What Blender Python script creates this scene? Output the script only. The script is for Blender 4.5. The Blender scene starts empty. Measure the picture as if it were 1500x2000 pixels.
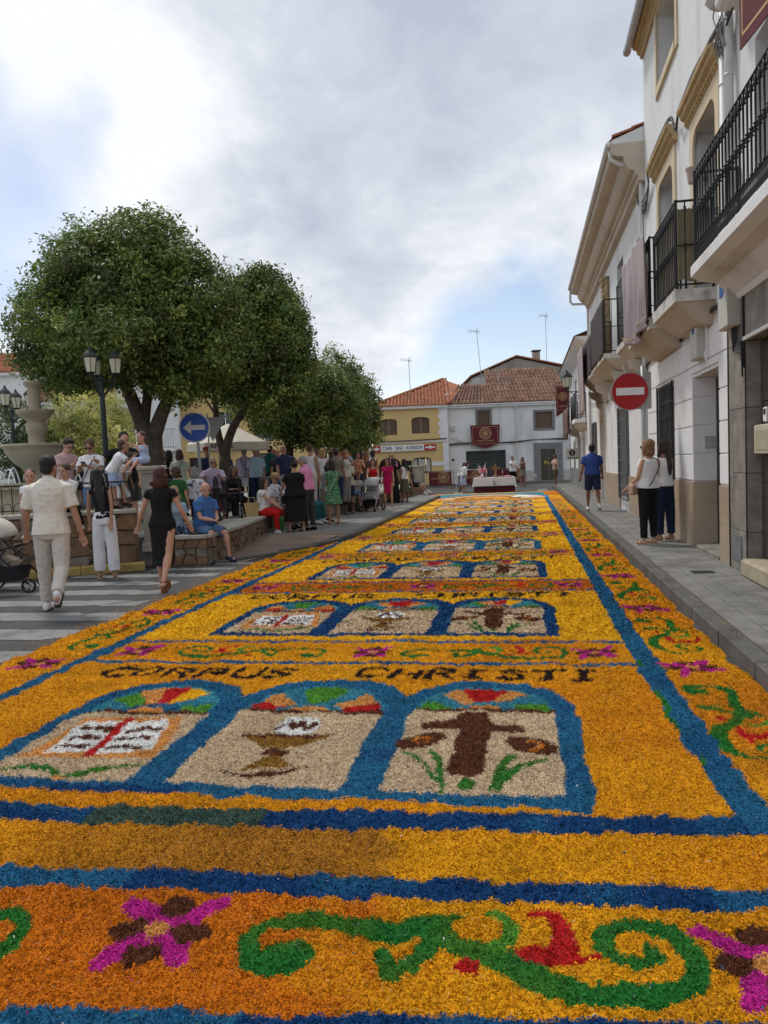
import bpy, bmesh, math, random
import numpy as np
from mathutils import Vector, Matrix, Euler, Quaternion
from math import sin, cos, pi, radians, sqrt, atan2, tan
random.seed(7); RNG = np.random.RandomState(11)
C = bpy.context.scene.collection
SC = bpy.context.scene

# ------------------------------------------------------------------ camera
cd = bpy.data.cameras.new('camera'); cam = bpy.data.objects.new('camera', cd); C.objects.link(cam)
SC.camera = cam
cd.sensor_fit = 'VERTICAL'; cd.sensor_height = 24.0; cd.lens = 24.0 * 1500 / 2000
cd.clip_start = 0.05; cd.clip_end = 3000
R3 = Matrix(((0.98321315, 0.02830525, 0.18025182), (0.17800986, 0.06806259, -0.98167203), (-0.04005488, 0.99727945, 0.06188142)))
cam.matrix_world = Matrix.Translation((0, 0, 1.57)) @ R3.to_4x4()
SC.render.resolution_x = 768; SC.render.resolution_y = 1024

# ------------------------------------------------------------------ light
SUN_EL, SUN_AZ = radians(58), radians(-48)          # azimuth measured from +Y towards +X
wd = bpy.data.worlds.new('World'); SC.world = wd; wd.use_nodes = True
nt = wd.node_tree; N = nt.nodes; L = nt.links; N.clear()
def nd(t, **k):
    n = N.new(t)
    for a, b in k.items(): setattr(n, a, b)
    return n
def mth(op, a, b=None, c=None, clamp=False):
    n = N.new('ShaderNodeMath'); n.operation = op; n.use_clamp = clamp
    for i, v in enumerate((a, b, c)):
        if v is None: continue
        if hasattr(v, 'is_output'): L.new(v, n.inputs[i])
        else: n.inputs[i].default_value = v
    return n.outputs[0]
def vm(op, a, b=None, s=None):
    n = N.new('ShaderNodeVectorMath'); n.operation = op
    for i, v in enumerate((a, b)):
        if v is None: continue
        if hasattr(v, 'is_output'): L.new(v, n.inputs[i])
        else: n.inputs[i].default_value = v
    if s is not None: n.inputs['Scale'].default_value = s
    return n.outputs['Value'] if op in ('DOT_PRODUCT', 'LENGTH', 'DISTANCE') else n.outputs[0]
out = nd('ShaderNodeOutputWorld'); bg = nd('ShaderNodeBackground'); bg.inputs[1].default_value = 0.1
sky = nd('ShaderNodeTexSky', sky_type='NISHITA'); sky.sun_disc = False
sky.sun_elevation = SUN_EL; sky.sun_rotation = SUN_AZ; sky.air_density = 1.0; sky.dust_density = 0.4; sky.ozone_density = 1.5
tc = nd('ShaderNodeTexCoord'); dirv = vm('NORMALIZE', tc.outputs['Generated'])
sp = nd('ShaderNodeSeparateXYZ'); L.new(dirv, sp.inputs[0])
den = mth('ADD', mth('MAXIMUM', sp.outputs[2], 0.0), 0.42)
cb = nd('ShaderNodeCombineXYZ'); L.new(mth('DIVIDE', sp.outputs[0], den), cb.inputs[0]); L.new(mth('DIVIDE', sp.outputs[1], den), cb.inputs[1])
def noise(vec, scale, detail, rough, off=(0, 0, 0), dist=0.0):
    mp = nd('ShaderNodeMapping'); L.new(vec, mp.inputs[0]); mp.inputs['Location'].default_value = off
    n = nd('ShaderNodeTexNoise'); L.new(mp.outputs[0], n.inputs['Vector'])
    n.inputs['Scale'].default_value = scale; n.inputs['Detail'].default_value = detail; n.inputs['Roughness'].default_value = rough
    n.inputs['Distortion'].default_value = dist
    return n.outputs['Fac']
n_shape = noise(cb.outputs[0], 1.5, 8, 0.58, (3.1, 1.7, 0), 0.35)
n_tone = noise(cb.outputs[0], 1.6, 10, 0.56, (7.3, 4.2, 0), 0.5)
n_fine = noise(cb.outputs[0], 5.5, 10, 0.6, (1.3, 9.2, 0), 0.3)
def lobe(d, width):                                  # soft mask round a direction
    d = Vector(d).normalized(); dt = vm('DOT_PRODUCT', dirv, tuple(d))
    mr = nd('ShaderNodeMapRange'); L.new(dt, mr.inputs[0]); mr.inputs[1].default_value = cos(width); mr.inputs[2].default_value = 1.0
    mr.interpolation_type = 'SMOOTHERSTEP'
    return mr.outputs[0]
def pdir(x, y): return R3 @ Vector(((x - 750) / 1500, -(y - 1000) / 1500, -1))
wrp = noise(dirv, 5.0, 6, 0.6); wrpv = nd('ShaderNodeTexNoise'); L.new(dirv, wrpv.inputs['Vector']); wrpv.inputs['Scale'].default_value = 4.0; wrpv.inputs['Detail'].default_value = 6
wo = vm('SCALE', vm('SUBTRACT', wrpv.outputs['Color'], (.5, .5, .5)), None, 0.34); dir0 = dirv; dirv = vm('NORMALIZE', vm('ADD', dir0, wo))
blue1 = lobe(pdir(-200, 400), radians(17)); blue2 = lobe(pdir(1090, 1010), radians(20))
blue3 = mth('SUBTRACT', 1.0, mth('MULTIPLY', mth('MAXIMUM', sp.outputs[2], 0.0), 9.0, None, True), None, True)
bright = lobe(pdir(170, 190), radians(17)); bright2 = lobe(pdir(930, 560), radians(20)); dark = lobe(pdir(700, 60), radians(20)); dark2 = lobe(pdir(1180, 250), radians(20)); dark3 = lobe(pdir(640, 420), radians(13))
cov = mth('ADD', mth('MULTIPLY', mth('SUBTRACT', n_shape, 0.5), 1.4), 1.2)
for b, k in ((blue1, 1.15), (blue2, 2.3), (blue3, 0.3)): cov = mth('SUBTRACT', cov, mth('MULTIPLY', b, k))
cov = mth('MULTIPLY', cov, 1.25, None, True)
tone = mth('MULTIPLY', mth('SUBTRACT', n_tone, 0.5), 1.7)
tone = mth('ADD', tone, mth('MULTIPLY', mth('SUBTRACT', n_fine, 0.5), 1.5))
for b, k in ((bright, 0.48), (bright2, 0.26), (dark, -0.34), (dark2, -0.2), (dark3, -0.1)): tone = mth('ADD', tone, mth('MULTIPLY', b, k))
tone = mth('ADD', tone, 0.60, None, True)
rp = nd('ShaderNodeValToRGB'); L.new(tone, rp.inputs[0]); e = rp.color_ramp.elements
e[0].position = 0.0; e[0].color = (0.36, 0.40, 0.475, 1); e[1].position = 1.0; e[1].color = (0.70, 0.72, 0.745, 1)
m_ = e.new(0.45); m_.color = (0.475, 0.51, 0.57, 1)
cl = vm('SCALE', rp.outputs[0], None, 10.0)
skyb = nd('ShaderNodeMix', data_type='RGBA'); skyb.blend_type = 'MULTIPLY'; skyb.inputs[0].default_value = 1
L.new(sky.outputs[0], skyb.inputs[6]); skyb.inputs[7].default_value = (1.2, 1.05, .97, 1)
mx = nd('ShaderNodeMix', data_type='RGBA'); L.new(cov, mx.inputs[0]); L.new(skyb.outputs[2], mx.inputs[6]); L.new(cl, mx.inputs[7])
L.new(mx.outputs[2], bg.inputs[0]); L.new(bg.outputs[0], out.inputs[0])
sd = bpy.data.lights.new('sun', 'SUN'); sd.energy = 1.5; sd.angle = radians(10); sd.color = (1, 0.95, 0.87)
so = bpy.data.objects.new('sun', sd); C.objects.link(so); so.location = (0, 0, 40)
sdir = Vector((sin(SUN_AZ) * cos(SUN_EL), cos(SUN_AZ) * cos(SUN_EL), sin(SUN_EL)))
so.rotation_euler = sdir.to_track_quat('Z', 'Y').to_euler()
SC.view_settings.view_transform = 'Standard'; SC.view_settings.look = 'None'
SC.view_settings.exposure = 0.50; SC.view_settings.gamma = 1.0; SC.view_settings.use_curve_mapping = False

# ------------------------------------------------------------------ helpers
MATS = {}
def mat(name, rgb=(.5, .5, .5), rough=0.8, var=0.12, scale=4.0, bump=0.0, bscale=60.0, metal=0.0, spec=0.3, streak=0.0, dark=None, dscale=1.0, damt=0.5, attr=False, trans=0.0, zs=1.0, local=False):
    """Principled material with large blotches, fine relief, optional stains and a colour attribute."""
    if name in MATS: return MATS[name]
    m = bpy.data.materials.new(name); m.use_nodes = True; t = m.node_tree; n = t.nodes; l = t.links
    p = n['Principled BSDF']; p.inputs['Roughness'].default_value = rough; p.inputs['Metallic'].default_value = metal
    p.inputs['Specular IOR Level'].default_value = spec
    if trans: p.inputs['Transmission Weight'].default_value = trans
    co = n.new('ShaderNodeTexCoord'); mp = n.new('ShaderNodeMapping'); mp.inputs['Scale'].default_value = (1, 1, zs)
    if local: l.new(co.outputs['Object'], mp.inputs[0])
    else:
        ge = n.new('ShaderNodeNewGeometry'); l.new(ge.outputs['Position'], mp.inputs[0])
    def nz(sc, det=5, off=0, vec=None):
        q = n.new('ShaderNodeTexNoise'); l.new(vec or mp.outputs[0], q.inputs['Vector']); q.inputs['Scale'].default_value = sc
        q.inputs['Detail'].default_value = det; return q.outputs['Fac']
    def ramp(fac, lo, hi, a, b):
        q = n.new('ShaderNodeMapRange'); l.new(fac, q.inputs[0]); q.inputs[1].default_value = lo; q.inputs[2].default_value = hi
        q.inputs[3].default_value = a; q.inputs[4].default_value = b; return q.outputs[0]
    if attr:
        at = n.new('ShaderNodeAttribute'); at.attribute_name = 'Col'; base = at.outputs['Color']
    else:
        rg = n.new('ShaderNodeRGB'); rg.outputs[0].default_value = (*rgb, 1); base = rg.outputs[0]
    def scalecol(c, f):
        q = n.new('ShaderNodeVectorMath'); q.operation = 'SCALE'; l.new(c, q.inputs[0]); l.new(f, q.inputs['Scale']); return q.outputs[0]
    if var:
        base = scalecol(base, ramp(nz(scale), 0.3, 0.7, 1 - var, 1 + var))
        base = scalecol(base, ramp(nz(scale * 9, 3), 0.3, 0.7, 1 - var * 0.5, 1 + var * 0.5))
    if dark:
        mp2 = n.new('ShaderNodeMapping'); mp2.inputs['Scale'].default_value = (1, 1, 0.18 if streak else 1)
        l.new(mp.outputs[0], mp2.inputs[0]); f = ramp(nz(dscale, 7, 0, mp2.outputs[0]), 0.52, 0.72, 0, damt)
        q = n.new('ShaderNodeMix'); q.data_type = 'RGBA'; l.new(f, q.inputs[0]); l.new(base, q.inputs[6]); q.inputs[7].default_value = (*dark, 1); base = q.outputs[2]
    l.new(base, p.inputs['Base Color'])
    if bump:
        b = n.new('ShaderNodeBump'); b.inputs['Strength'].default_value = min(1, bump); b.inputs['Distance'].default_value = 0.02
        l.new(nz(bscale, 4), b.inputs['Height']); l.new(b.outputs[0], p.inputs['Normal'])
    MATS[name] = m; return m

def tag(o, label=None, cat=None, group=None, kind=None):
    for k, v in (('label', label), ('category', cat), ('group', group), ('kind', kind)):
        if v: o[k] = v
    return o
WORLD = {}          # things whose children are written in world coordinates
def empty(name, loc=(0, 0, 0), rz=0.0, label=None, cat=None, group=None, kind=None, parent=None, local=False):
    o = bpy.data.objects.new(name, None); C.objects.link(o); o.location = loc; o.rotation_euler = (0, 0, rz)
    o.empty_display_size = 0.2
    if parent: o.parent = parent
    if not local: WORLD[o.name] = (Matrix.Translation(loc) @ Matrix.Rotation(rz, 4, 'Z')).inverted()
    return tag(o, label, cat, group, kind)
def link(name, me, m=None, parent=None, loc=(0, 0, 0), rot=(0, 0, 0), sc=(1, 1, 1), label=None):
    o = bpy.data.objects.new(name, me); C.objects.link(o); o.location = loc; o.rotation_euler = rot; o.scale = sc
    if m and not me.materials: me.materials.append(m)
    if parent:
        o.parent = parent
        if parent.name in WORLD: o.matrix_parent_inverse = WORLD[parent.name]
    if label: o['label'] = label
    return o
def mesh_np(name, V, F, smooth=False, cols=None):
    """V (n,3), F (m,k) constant k -> mesh, quickly."""
    V = np.asarray(V, dtype=np.float32); F = np.asarray(F, dtype=np.int32); me = bpy.data.meshes.new(name)
    k = F.shape[1]; me.vertices.add(len(V)); me.vertices.foreach_set('co', V.ravel())
    me.loops.add(F.size); me.loops.foreach_set('vertex_index', F.ravel())
    me.polygons.add(len(F)); me.polygons.foreach_set('loop_start', np.arange(0, F.size, k, dtype=np.int32))
    me.polygons.foreach_set('loop_total', np.full(len(F), k, dtype=np.int32))
    if smooth: me.polygons.foreach_set('use_smooth', np.ones(len(F), dtype=bool))
    if cols is not None:
        a = me.color_attributes.new('Col', 'FLOAT_COLOR', 'POINT')
        c = np.ones((len(V), 4), dtype=np.float32); c[:, :3] = cols; a.data.foreach_set('color', c.ravel())
    me.update(calc_edges=True); return me
def frames(P):
    """stable perpendicular frames along a polyline"""
    P = [Vector(p) for p in P]; T = []
    for i in range(len(P)):
        a = P[max(i - 1, 0)]; b = P[min(i + 1, len(P) - 1)]; t = b - a
        T.append(t.normalized() if t.length > 1e-9 else Vector((0, 0, 1)))
    ref = Vector((1, 0, 0)) if abs(T[0].x) < 0.8 else Vector((0, 1, 0))
    u = (ref - T[0] * ref.dot(T[0])).normalized(); out = []
    for t in T:
        u = (u - t * u.dot(t)); u = u.normalized() if u.length > 1e-6 else t.orthogonal().normalized()
        out.append((u.copy(), t.cross(u)))
    return P, T, out
class MB:
    def __init__(s): s.v = []; s.f = []
    def add(s, vs, fs):
        b = len(s.v); s.v += [tuple(v) for v in vs]; s.f += [tuple(b + i for i in f) for f in fs]; return s
    def quad(s, a, b, c, d): return s.add((a, b, c, d), ((0, 1, 2, 3),))
    def box(s, x0, x1, y0, y1, z0, z1, m=None, ch=0.0):
        if ch:
            c = ch; vs = []
            for z, e in ((z0, c), (z0 + c, 0), (z1 - c, 0), (z1, c)):
                vs += [(x0 + e, y0 + e, z), (x1 - e, y0 + e, z), (x1 - e, y1 - e, z), (x0 + e, y1 - e, z)]
            fs = [(3, 2, 1, 0), (12, 13, 14, 15)]
            for k in range(3):
                for i in range(4):
                    j = (i + 1) % 4; fs.append((4 * k + i, 4 * k + j, 4 * k + 4 + j, 4 * k + 4 + i))
        else:
            vs = [(x, y, z) for z in (z0, z1) for x, y in ((x0, y0), (x1, y0), (x1, y1), (x0, y1))]
            fs = [(3, 2, 1, 0), (4, 5, 6, 7), (0, 1, 5, 4), (1, 2, 6, 5), (2, 3, 7, 6), (3, 0, 4, 7)]
        if m is not None: vs = [m @ Vector(v) for v in vs]
        return s.add(vs, fs)
    def tube(s, P, r, n=8, cap=True, sq=1.0):
        P, T, fr = frames(P); k = len(P); rs = r if hasattr(r, '__len__') else [r] * k; vs = []; fs = []
        for i in range(k):
            u, w = fr[i]
            for j in range(n):
                a = 2 * pi * j / n; vs.append(P[i] + u * (cos(a) * rs[i]) + w * (sin(a) * rs[i] * sq))
        for i in range(k - 1):
            for j in range(n):
                q = (j + 1) % n; fs.append((i * n + j, i * n + q, i * n + n + q, i * n + n + j))
        if cap: fs.append(tuple(range(n - 1, -1, -1))); fs.append(tuple((k - 1) * n + j for j in range(n)))
        return s.add(vs, fs)
    def lathe(s, prof, n=20, c=(0, 0, 0), cap=True):
        vs = []; fs = []; k = len(prof)
        for r, z in prof:
            for j in range(n):
                a = 2 * pi * j / n; vs.append((c[0] + r * cos(a), c[1] + r * sin(a), c[2] + z))
        for i in range(k - 1):
            for j in range(n):
                q = (j + 1) % n; fs.append((i * n + j, i * n + q, i * n + n + q, i * n + n + j))
        if cap: fs.append(tuple(range(n - 1, -1, -1))); fs.append(tuple((k - 1) * n + j for j in range(n)))
        return s.add(vs, fs)
    def prism(s, pts, d0, d1, fn):
        """polygon pts (2D) extruded between d0 and d1; fn(u,v,d)->xyz"""
        n = len(pts); vs = [fn(u, v, d0) for u, v in pts] + [fn(u, v, d1) for u, v in pts]
        fs = [tuple(range(n - 1, -1, -1)), tuple(range(n, 2 * n))] + [(i, (i + 1) % n, n + (i + 1) % n, n + i) for i in range(n)]
        return s.add(vs, fs)
    def ell(s, c, r, n=10, m=7, rot=None):
        c = Vector(c); rot = rot or Matrix.Identity(3); vs = []; fs = []
        for i in range(m + 1):
            t = pi * i / m; 
            for j in range(n):
                a = 2 * pi * j / n; vs.append(c + rot @ Vector((r[0] * sin(t) * cos(a), r[1] * sin(t) * sin(a), -r[2] * cos(t))))
        for i in range(m):
            for j in range(n):
                q = (j + 1) % n; fs.append((i * n + j, i * n + q, i * n + n + q, i * n + n + j))
        return s.add(vs, fs)
    def mesh(s, name, smooth=False, fix=True):
        me = bpy.data.meshes.new(name); me.from_pydata(s.v, [], s.f)
        if fix:
            b = bmesh.new(); b.from_mesh(me); bmesh.ops.remove_doubles(b, verts=b.verts, dist=1e-5); bmesh.ops.recalc_face_normals(b, faces=b.faces); b.to_mesh(me); b.free()
        if smooth:
            for p in me.polygons: p.use_smooth = True
        me.update(); return me
    def build(s, name, m, parent=None, smooth=False, loc=(0, 0, 0), label=None, fix=True):
        return link(name, s.mesh(name, smooth, fix), m, parent, loc, label=label)
def box(name, m, parent, x0, x1, y0, y1, z0, z1, ch=0.0, label=None):
    b = MB(); b.box(x0, x1, y0, y1, z0, z1, ch=ch); return b.build(name, m, parent, label=label)
def copies(src, parent, locs, rots=None, label=None):
    out = []
    for i, p in enumerate(locs):
        c = src.copy(); C.objects.link(c); c.parent = parent; c.location = p
        if rots is not None: c.rotation_euler = rots[i]
        out.append(c)
    return out
def copy_tree(o, parent=None):
    c = o.copy(); C.objects.link(c); c.parent = parent
    for ch in list(o.children): copy_tree(ch, c)
    return c
def text_mesh(s, size, ext=0.002, name='lettering', spacing=1.0, xs=1.0):
    cu = bpy.data.curves.new('t', 'FONT'); cu.body = s; cu.size = size; cu.extrude = ext; cu.align_x = 'CENTER'; cu.align_y = 'CENTER'; cu.space_character = spacing
    o = bpy.data.objects.new('t', cu); C.objects.link(o); dg = bpy.context.evaluated_depsgraph_get()
    me = bpy.data.meshes.new_from_object(o.evaluated_get(dg)); bpy.data.objects.remove(o); bpy.data.curves.remove(cu); me.name = name
    for v in me.vertices: v.co.x *= xs
    me.materials.clear(); return me
# ------------------------------------------------------------------ ground
m_asph = mat('asphalt', (.072, .070, .068), .9, .22, 1.2, .5, 180, dark=(.035, .034, .033), dscale=.8, damt=.6)
m_walk = mat('grey_paving', (.205, .20, .185), .9, .24, 2.6, .6, 120, dark=(.10, .095, .085), dscale=2.2, damt=.8)
m_kerb = mat('kerb_granite', (.105, .105, .10), .85, .2, 3.0, .5, 150, dark=(.05, .05, .05), dscale=2, damt=.6)
m_red = mat('reddish_paving', (.19, .135, .105), .9, .18, 1.6, .5, 90, dark=(.10, .08, .07), dscale=1.2, damt=.6)
m_joint = mat('joint_mortar', (.12, .115, .105), .95, .15, 6, .4, 90)
def flat(name, pts, z, m, kind='structure'):
    b = MB(); b.add([(x, y, z) for x, y in pts], [tuple(range(len(pts)))]); o = b.build(name, m); o['kind'] = kind; return o
def slab(name, pts, z0, z1, m, kind='structure'):
    b = MB(); b.prism(pts, z0, z1, lambda u, v, d: (u, v, d)); o = b.build(name, m); o['kind'] = kind; return o
flat('ground', [(-400, -30), (400, -30), (400, 600), (-400, 600)], -.012, mat('earth', (.16, .14, .11), .95, .2, .2))
flat('road', [(-30, -4), (1.6, -4), (1.6, 43.5), (14, 44), (14, 60), (-40, 60), (-40, 30)], 0.0, m_asph)
# right pavement: bedding, individual slabs near the camera, joined slabs further off, kerb stones
wr = slab('right_pavement', [(1.66, -4), (2.72, -4), (2.72, 42.0), (1.72, 42.0)], 0, .112, m_joint)
sl_me = MB().box(-.196, .196, -.096, .096, -.02, .018, ch=.003).mesh('paving_slab'); sl_me.materials.append(m_walk)
rr = random.Random(3); ix = 0
for i in range(36):
    for j in range(5):
        y = 4.3 + i * .4 + (.2 if j % 2 else 0); x = 1.762 + j * .2
        o = link('paving_slab', sl_me, None, wr, (x, y, .112 + rr.uniform(-.0012, .0012)), (rr.uniform(-.003, .003), rr.uniform(-.003, .003), pi / 2))
b = MB()
for i in range(61):
    for j in range(5):
        y = 18.7 + i * .4 + (.2 if j % 2 else 0); x = 1.762 + j * .2; b.box(x - .096, x + .096, y - .196, y + .196, .10, .13)
link('paving_slabs', b.mesh('paving_slabs', fix=False), m_walk, wr)['kind'] = 'stuff'
kr = empty('right_kerb', (1.6, 0, 0)); kr['kind'] = 'structure'
kb = MB().box(-.075, .075, -.492, .492, -.1, .13, ch=.012).mesh('kerb_stone'); kb.materials.append(m_kerb)
for i in range(46): link('kerb_stone', kb, None, kr, (1.585 + rr.uniform(-.003, .003), -3 + i, rr.uniform(-.004, .003)), (0, 0, rr.uniform(-.004, .004)))
# left pavement with its kerb, dropped corner and crossing
lp = slab('left_pavement', [(-3.72, 16.2), (-3.72, 33.5), (-4.6, 34.6), (-9.5, 34.6), (-9.5, 16.6), (-5.6, 16.2)], 0, .125, m_walk)
m_ramp = m_red
b = MB(); b.add([(-4.75, 12.35, .004), (-5.35, 12.3, .012), (-6.45, 11.9, .02), (-6.2, 13.4, .06), (-5.9, 16.2, .125), (-3.75, 16.2, .125), (-4.2, 14.2, .07)], [(0, 6, 5, 4, 3, 2, 1)])
o = b.build('dropped_kerb_ramp', m_ramp); o['kind'] = 'structure'
kl = empty('left_kerb', (-3.7, 25, 0)); kl['kind'] = 'structure'
kb2 = MB().box(-.075, .075, -.492, .492, -.1, .13, ch=.012).mesh('kerb_stone'); kb2.materials.append(m_kerb)
for i in range(17): link('kerb_stone', kb2, None, kl, (-3.66, 16.7 + i, rr.uniform(-.004, .004)))
kp = [(-3.66, 16.2), (-3.76, 15.3), (-4.0, 14.4), (-4.4, 13.4), (-4.95, 12.5), (-5.7, 12.0)]
for i in range(5):
    (xa, ya), (xb, yb) = kp[i], kp[i + 1]; h = .13 - .022 * i; b = MB(); l_ = sqrt((xb - xa) ** 2 + (yb - ya) ** 2) / 2 - .008
    b.box(-.07, .07, -l_, l_, -.1, h - .0, ch=.01); link('kerb_stone', b.mesh('kerb_stone'), m_kerb, kl, ((xa + xb) / 2, (ya + yb) / 2, 0), (0, 0, atan2(yb - ya, xb - xa) - pi / 2))
# worn zebra bars: each bar a thin skin of paint with bites taken out of it
m_paint = mat('worn_road_paint', (.205, .21, .205), .85, .16, 4, .4, 120, dark=(.085, .083, .08), dscale=3.2, damt=1.0)
zb = empty('zebra_crossing', (-7, 9, 0), 0, 'worn white zebra crossing bars on the asphalt left of the carpet', 'road marking')
bars = [(5.75, 6.2), (6.65, 7.1), (7.55, 8.0), (8.4, 8.78), (9.2, 9.58), (9.98, 10.32), (10.75, 11.1), (11.45, 11.75), (12.1, 12.35)]
for i, (y0, y1) in enumerate(bars):
    x1 = (-4.3, -4.35, -4.35, -4.6, -4.45, -4.9, -4.6, -4.62, -4.5)[i]; x0 = (-9.5, -9.5, -9.5, -9.5, -9.5, -8.9, -7.0, -6.0, -5.3)[i]; n = 34; top = []; bot = []
    for k in range(n + 1):
        x = x0 + (x1 - x0) * k / n; e = .035 if k % 3 else .0
        top.append((x, y1 + rr.uniform(-.02, .012) - (rr.random() < .12) * .09)); bot.append((x, y0 + rr.uniform(-.012, .02) + (rr.random() < .1) * .07))
    b = MB(); b.add([(x, y, .004) for x, y in bot + top[::-1]], [tuple(range(2 * n + 2))]); b.build('painted_bar', m_paint, zb)
b = MB()
for i, (x, y) in enumerate(((-.6, 38.6), (-3.2, 38.6), (.9, 38.6), (2.2, 38.6), (-5.6, 38.6))): b.box(x - .25, x + .25, y - 1.2, y + 1.2, .002, .005)
o = b.build('crossing_marking', m_paint); tag(o, 'far zebra crossing blocks on the road behind the altar table', 'road marking')
# cracks and a tar seam
b = MB(); m_tar = mat('tar', (.02, .02, .02), .7)
pts = [(-9.5, 7.2), (-7.6, 8.35), (-6.4, 9.35), (-5.6, 10.4), (-5.1, 11.4)]
pts = smooth_path(pts, 6) if 'smooth_path' in globals() else pts
for (xa, ya), (xb, yb) in zip(pts[:-1], pts[1:]): b.add([(xa, ya - .012, .008), (xb, yb - .012, .008), (xb, yb + .012, .008), (xa, ya + .012, .008)], [(0, 1, 2, 3)])
o = b.build('tar_seam', m_tar); o['kind'] = 'structure'
# ------------------------------------------------------------------ sawdust carpet: design rasterised in carpet coordinates
RES = 0.006; GX0, GX1, GY0, GY1 = -4.75, 1.75, 0.9, 37.2
NX = int((GX1 - GX0) / RES); NY = int((GY1 - GY0) / RES); A = np.zeros((NY, NX), dtype=np.uint8)
PAL = np.array([(.72, .31, .008), (.82, .45, .012), (.60, .155, .008), (.008, .055, .175), (.020, .135, .265), (.60, .45, .29),
                (.82, .82, .80), (.105, .034, .016), (.020, .17, .028), (.085, .28, .03), (.50, .016, .016), (.52, .020, .26),
                (.022, .010, .010), (.68, .30, .08), (.26, .13, .022), (.045, .24, .33), (.38, .155, .018), (.05, .09, .07)], dtype=np.float32)
AMB, YEL, ORA, NAVY, BLUE, BEI, WHI, BRO, GRE, LGR, RED, MAG, BLK, PAL_, TAN, TEAL, UMB, MURK = range(18)
def grid(x0, x1, y0, y1):
    i0 = max(0, int((y0 - GY0) / RES)); i1 = min(NY, int((y1 - GY0) / RES) + 2); j0 = max(0, int((x0 - GX0) / RES)); j1 = min(NX, int((x1 - GX0) / RES) + 2)
    ys = (np.arange(i0, i1) + .5) * RES + GY0; xs = (np.arange(j0, j1) + .5) * RES + GX0
    return slice(i0, i1), slice(j0, j1), xs[None, :], ys[:, None]
def put(sl, sj, mask, c): v = A[sl, sj]; v[np.broadcast_to(mask, v.shape)] = c
def rect(x0, x1, y0, y1, c, shear=0.0):
    sl, sj, X, Y = grid(x0, x1, y0 - abs(shear) * 5, y1 + abs(shear) * 5); Y = Y - shear * X
    put(sl, sj, (X >= x0) & (X <= x1) & (Y >= y0) & (Y <= y1), c)
def ell(cx, cy, rx, ry, c, ang=0.0, ymin=-9):
    r = max(rx, ry); sl, sj, X, Y = grid(cx - r, cx + r, cy - r, cy + r); a, b = cos(ang), sin(ang)
    dx, dy = X - cx, Y - cy; put(sl, sj, (((dx * a + dy * b) / rx) ** 2 + ((dy * a - dx * b) / ry) ** 2 <= 1) & (Y >= ymin), c)
def poly(pts, c):
    xs = [p[0] for p in pts]; ys = [p[1] for p in pts]; sl, sj, X, Y = grid(min(xs), max(xs), min(ys), max(ys))
    ins = np.zeros((Y.shape[0], X.shape[1]), bool); n = len(pts)
    for i in range(n):
        (xa, ya), (xb, yb) = pts[i], pts[(i + 1) % n]
        if ya == yb: continue
        ins ^= ((ya > Y) != (yb > Y)) & (X < (xb - xa) * (Y - ya) / (yb - ya) + xa)
    put(sl, sj, ins, c)
def smooth_path(pts, k=4):
    out = []; n = len(pts)
    for i in range(n - 1):
        p0, p1, p2, p3 = pts[max(i - 1, 0)], pts[i], pts[i + 1], pts[min(i + 2, n - 1)]
        for s in range(k):
            t = s / k; out.append(tuple(0.5 * (2 * b + (c - a) * t + (2 * a - 5 * b + 4 * c - d) * t * t + (3 * b - a - 3 * c + d) * t ** 3) for a, b, c, d in zip(p0, p1, p2, p3)))
    return out + [pts[-1]]
def stroke(pts, w, c, sm=True):
    if sm and len(pts) > 2: pts = smooth_path(pts)
    n = len(pts); ws = [w] * n if not hasattr(w, '__len__') else list(np.interp(np.linspace(0, 1, n), np.linspace(0, 1, len(w)), w))
    for i in range(n - 1):
        (xa, ya), (xb, yb) = pts[i], pts[i + 1]; r = max(ws[i], ws[i + 1]) / 2
        sl, sj, X, Y = grid(min(xa, xb) - r, max(xa, xb) + r, min(ya, yb) - r, max(ya, yb) + r)
        dx, dy = xb - xa, yb - ya; q = dx * dx + dy * dy + 1e-12; t = np.clip(((X - xa) * dx + (Y - ya) * dy) / q, 0, 1)
        rr = (ws[i] * (1 - t) + ws[i + 1] * t) / 2; put(sl, sj, (X - xa - t * dx) ** 2 + (Y - ya - t * dy) ** 2 <= rr * rr, c)
def vnoise(X, Y, s, seed=0):
    """smooth value noise, vectorised"""
    r = np.random.RandomState(seed).rand(256, 256).astype(np.float32); x = X / s; y = Y / s
    xi = np.floor(x).astype(int); yi = np.floor(y).astype(int); fx = x - xi; fy = y - yi; fx = fx * fx * (3 - 2 * fx); fy = fy * fy * (3 - 2 * fy)
    g = lambda a, b: r[(a) & 255, (b) & 255]
    return (g(xi, yi) * (1 - fx) + g(xi + 1, yi) * fx) * (1 - fy) + (g(xi, yi + 1) * (1 - fx) + g(xi + 1, yi + 1) * fx) * fy
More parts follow.
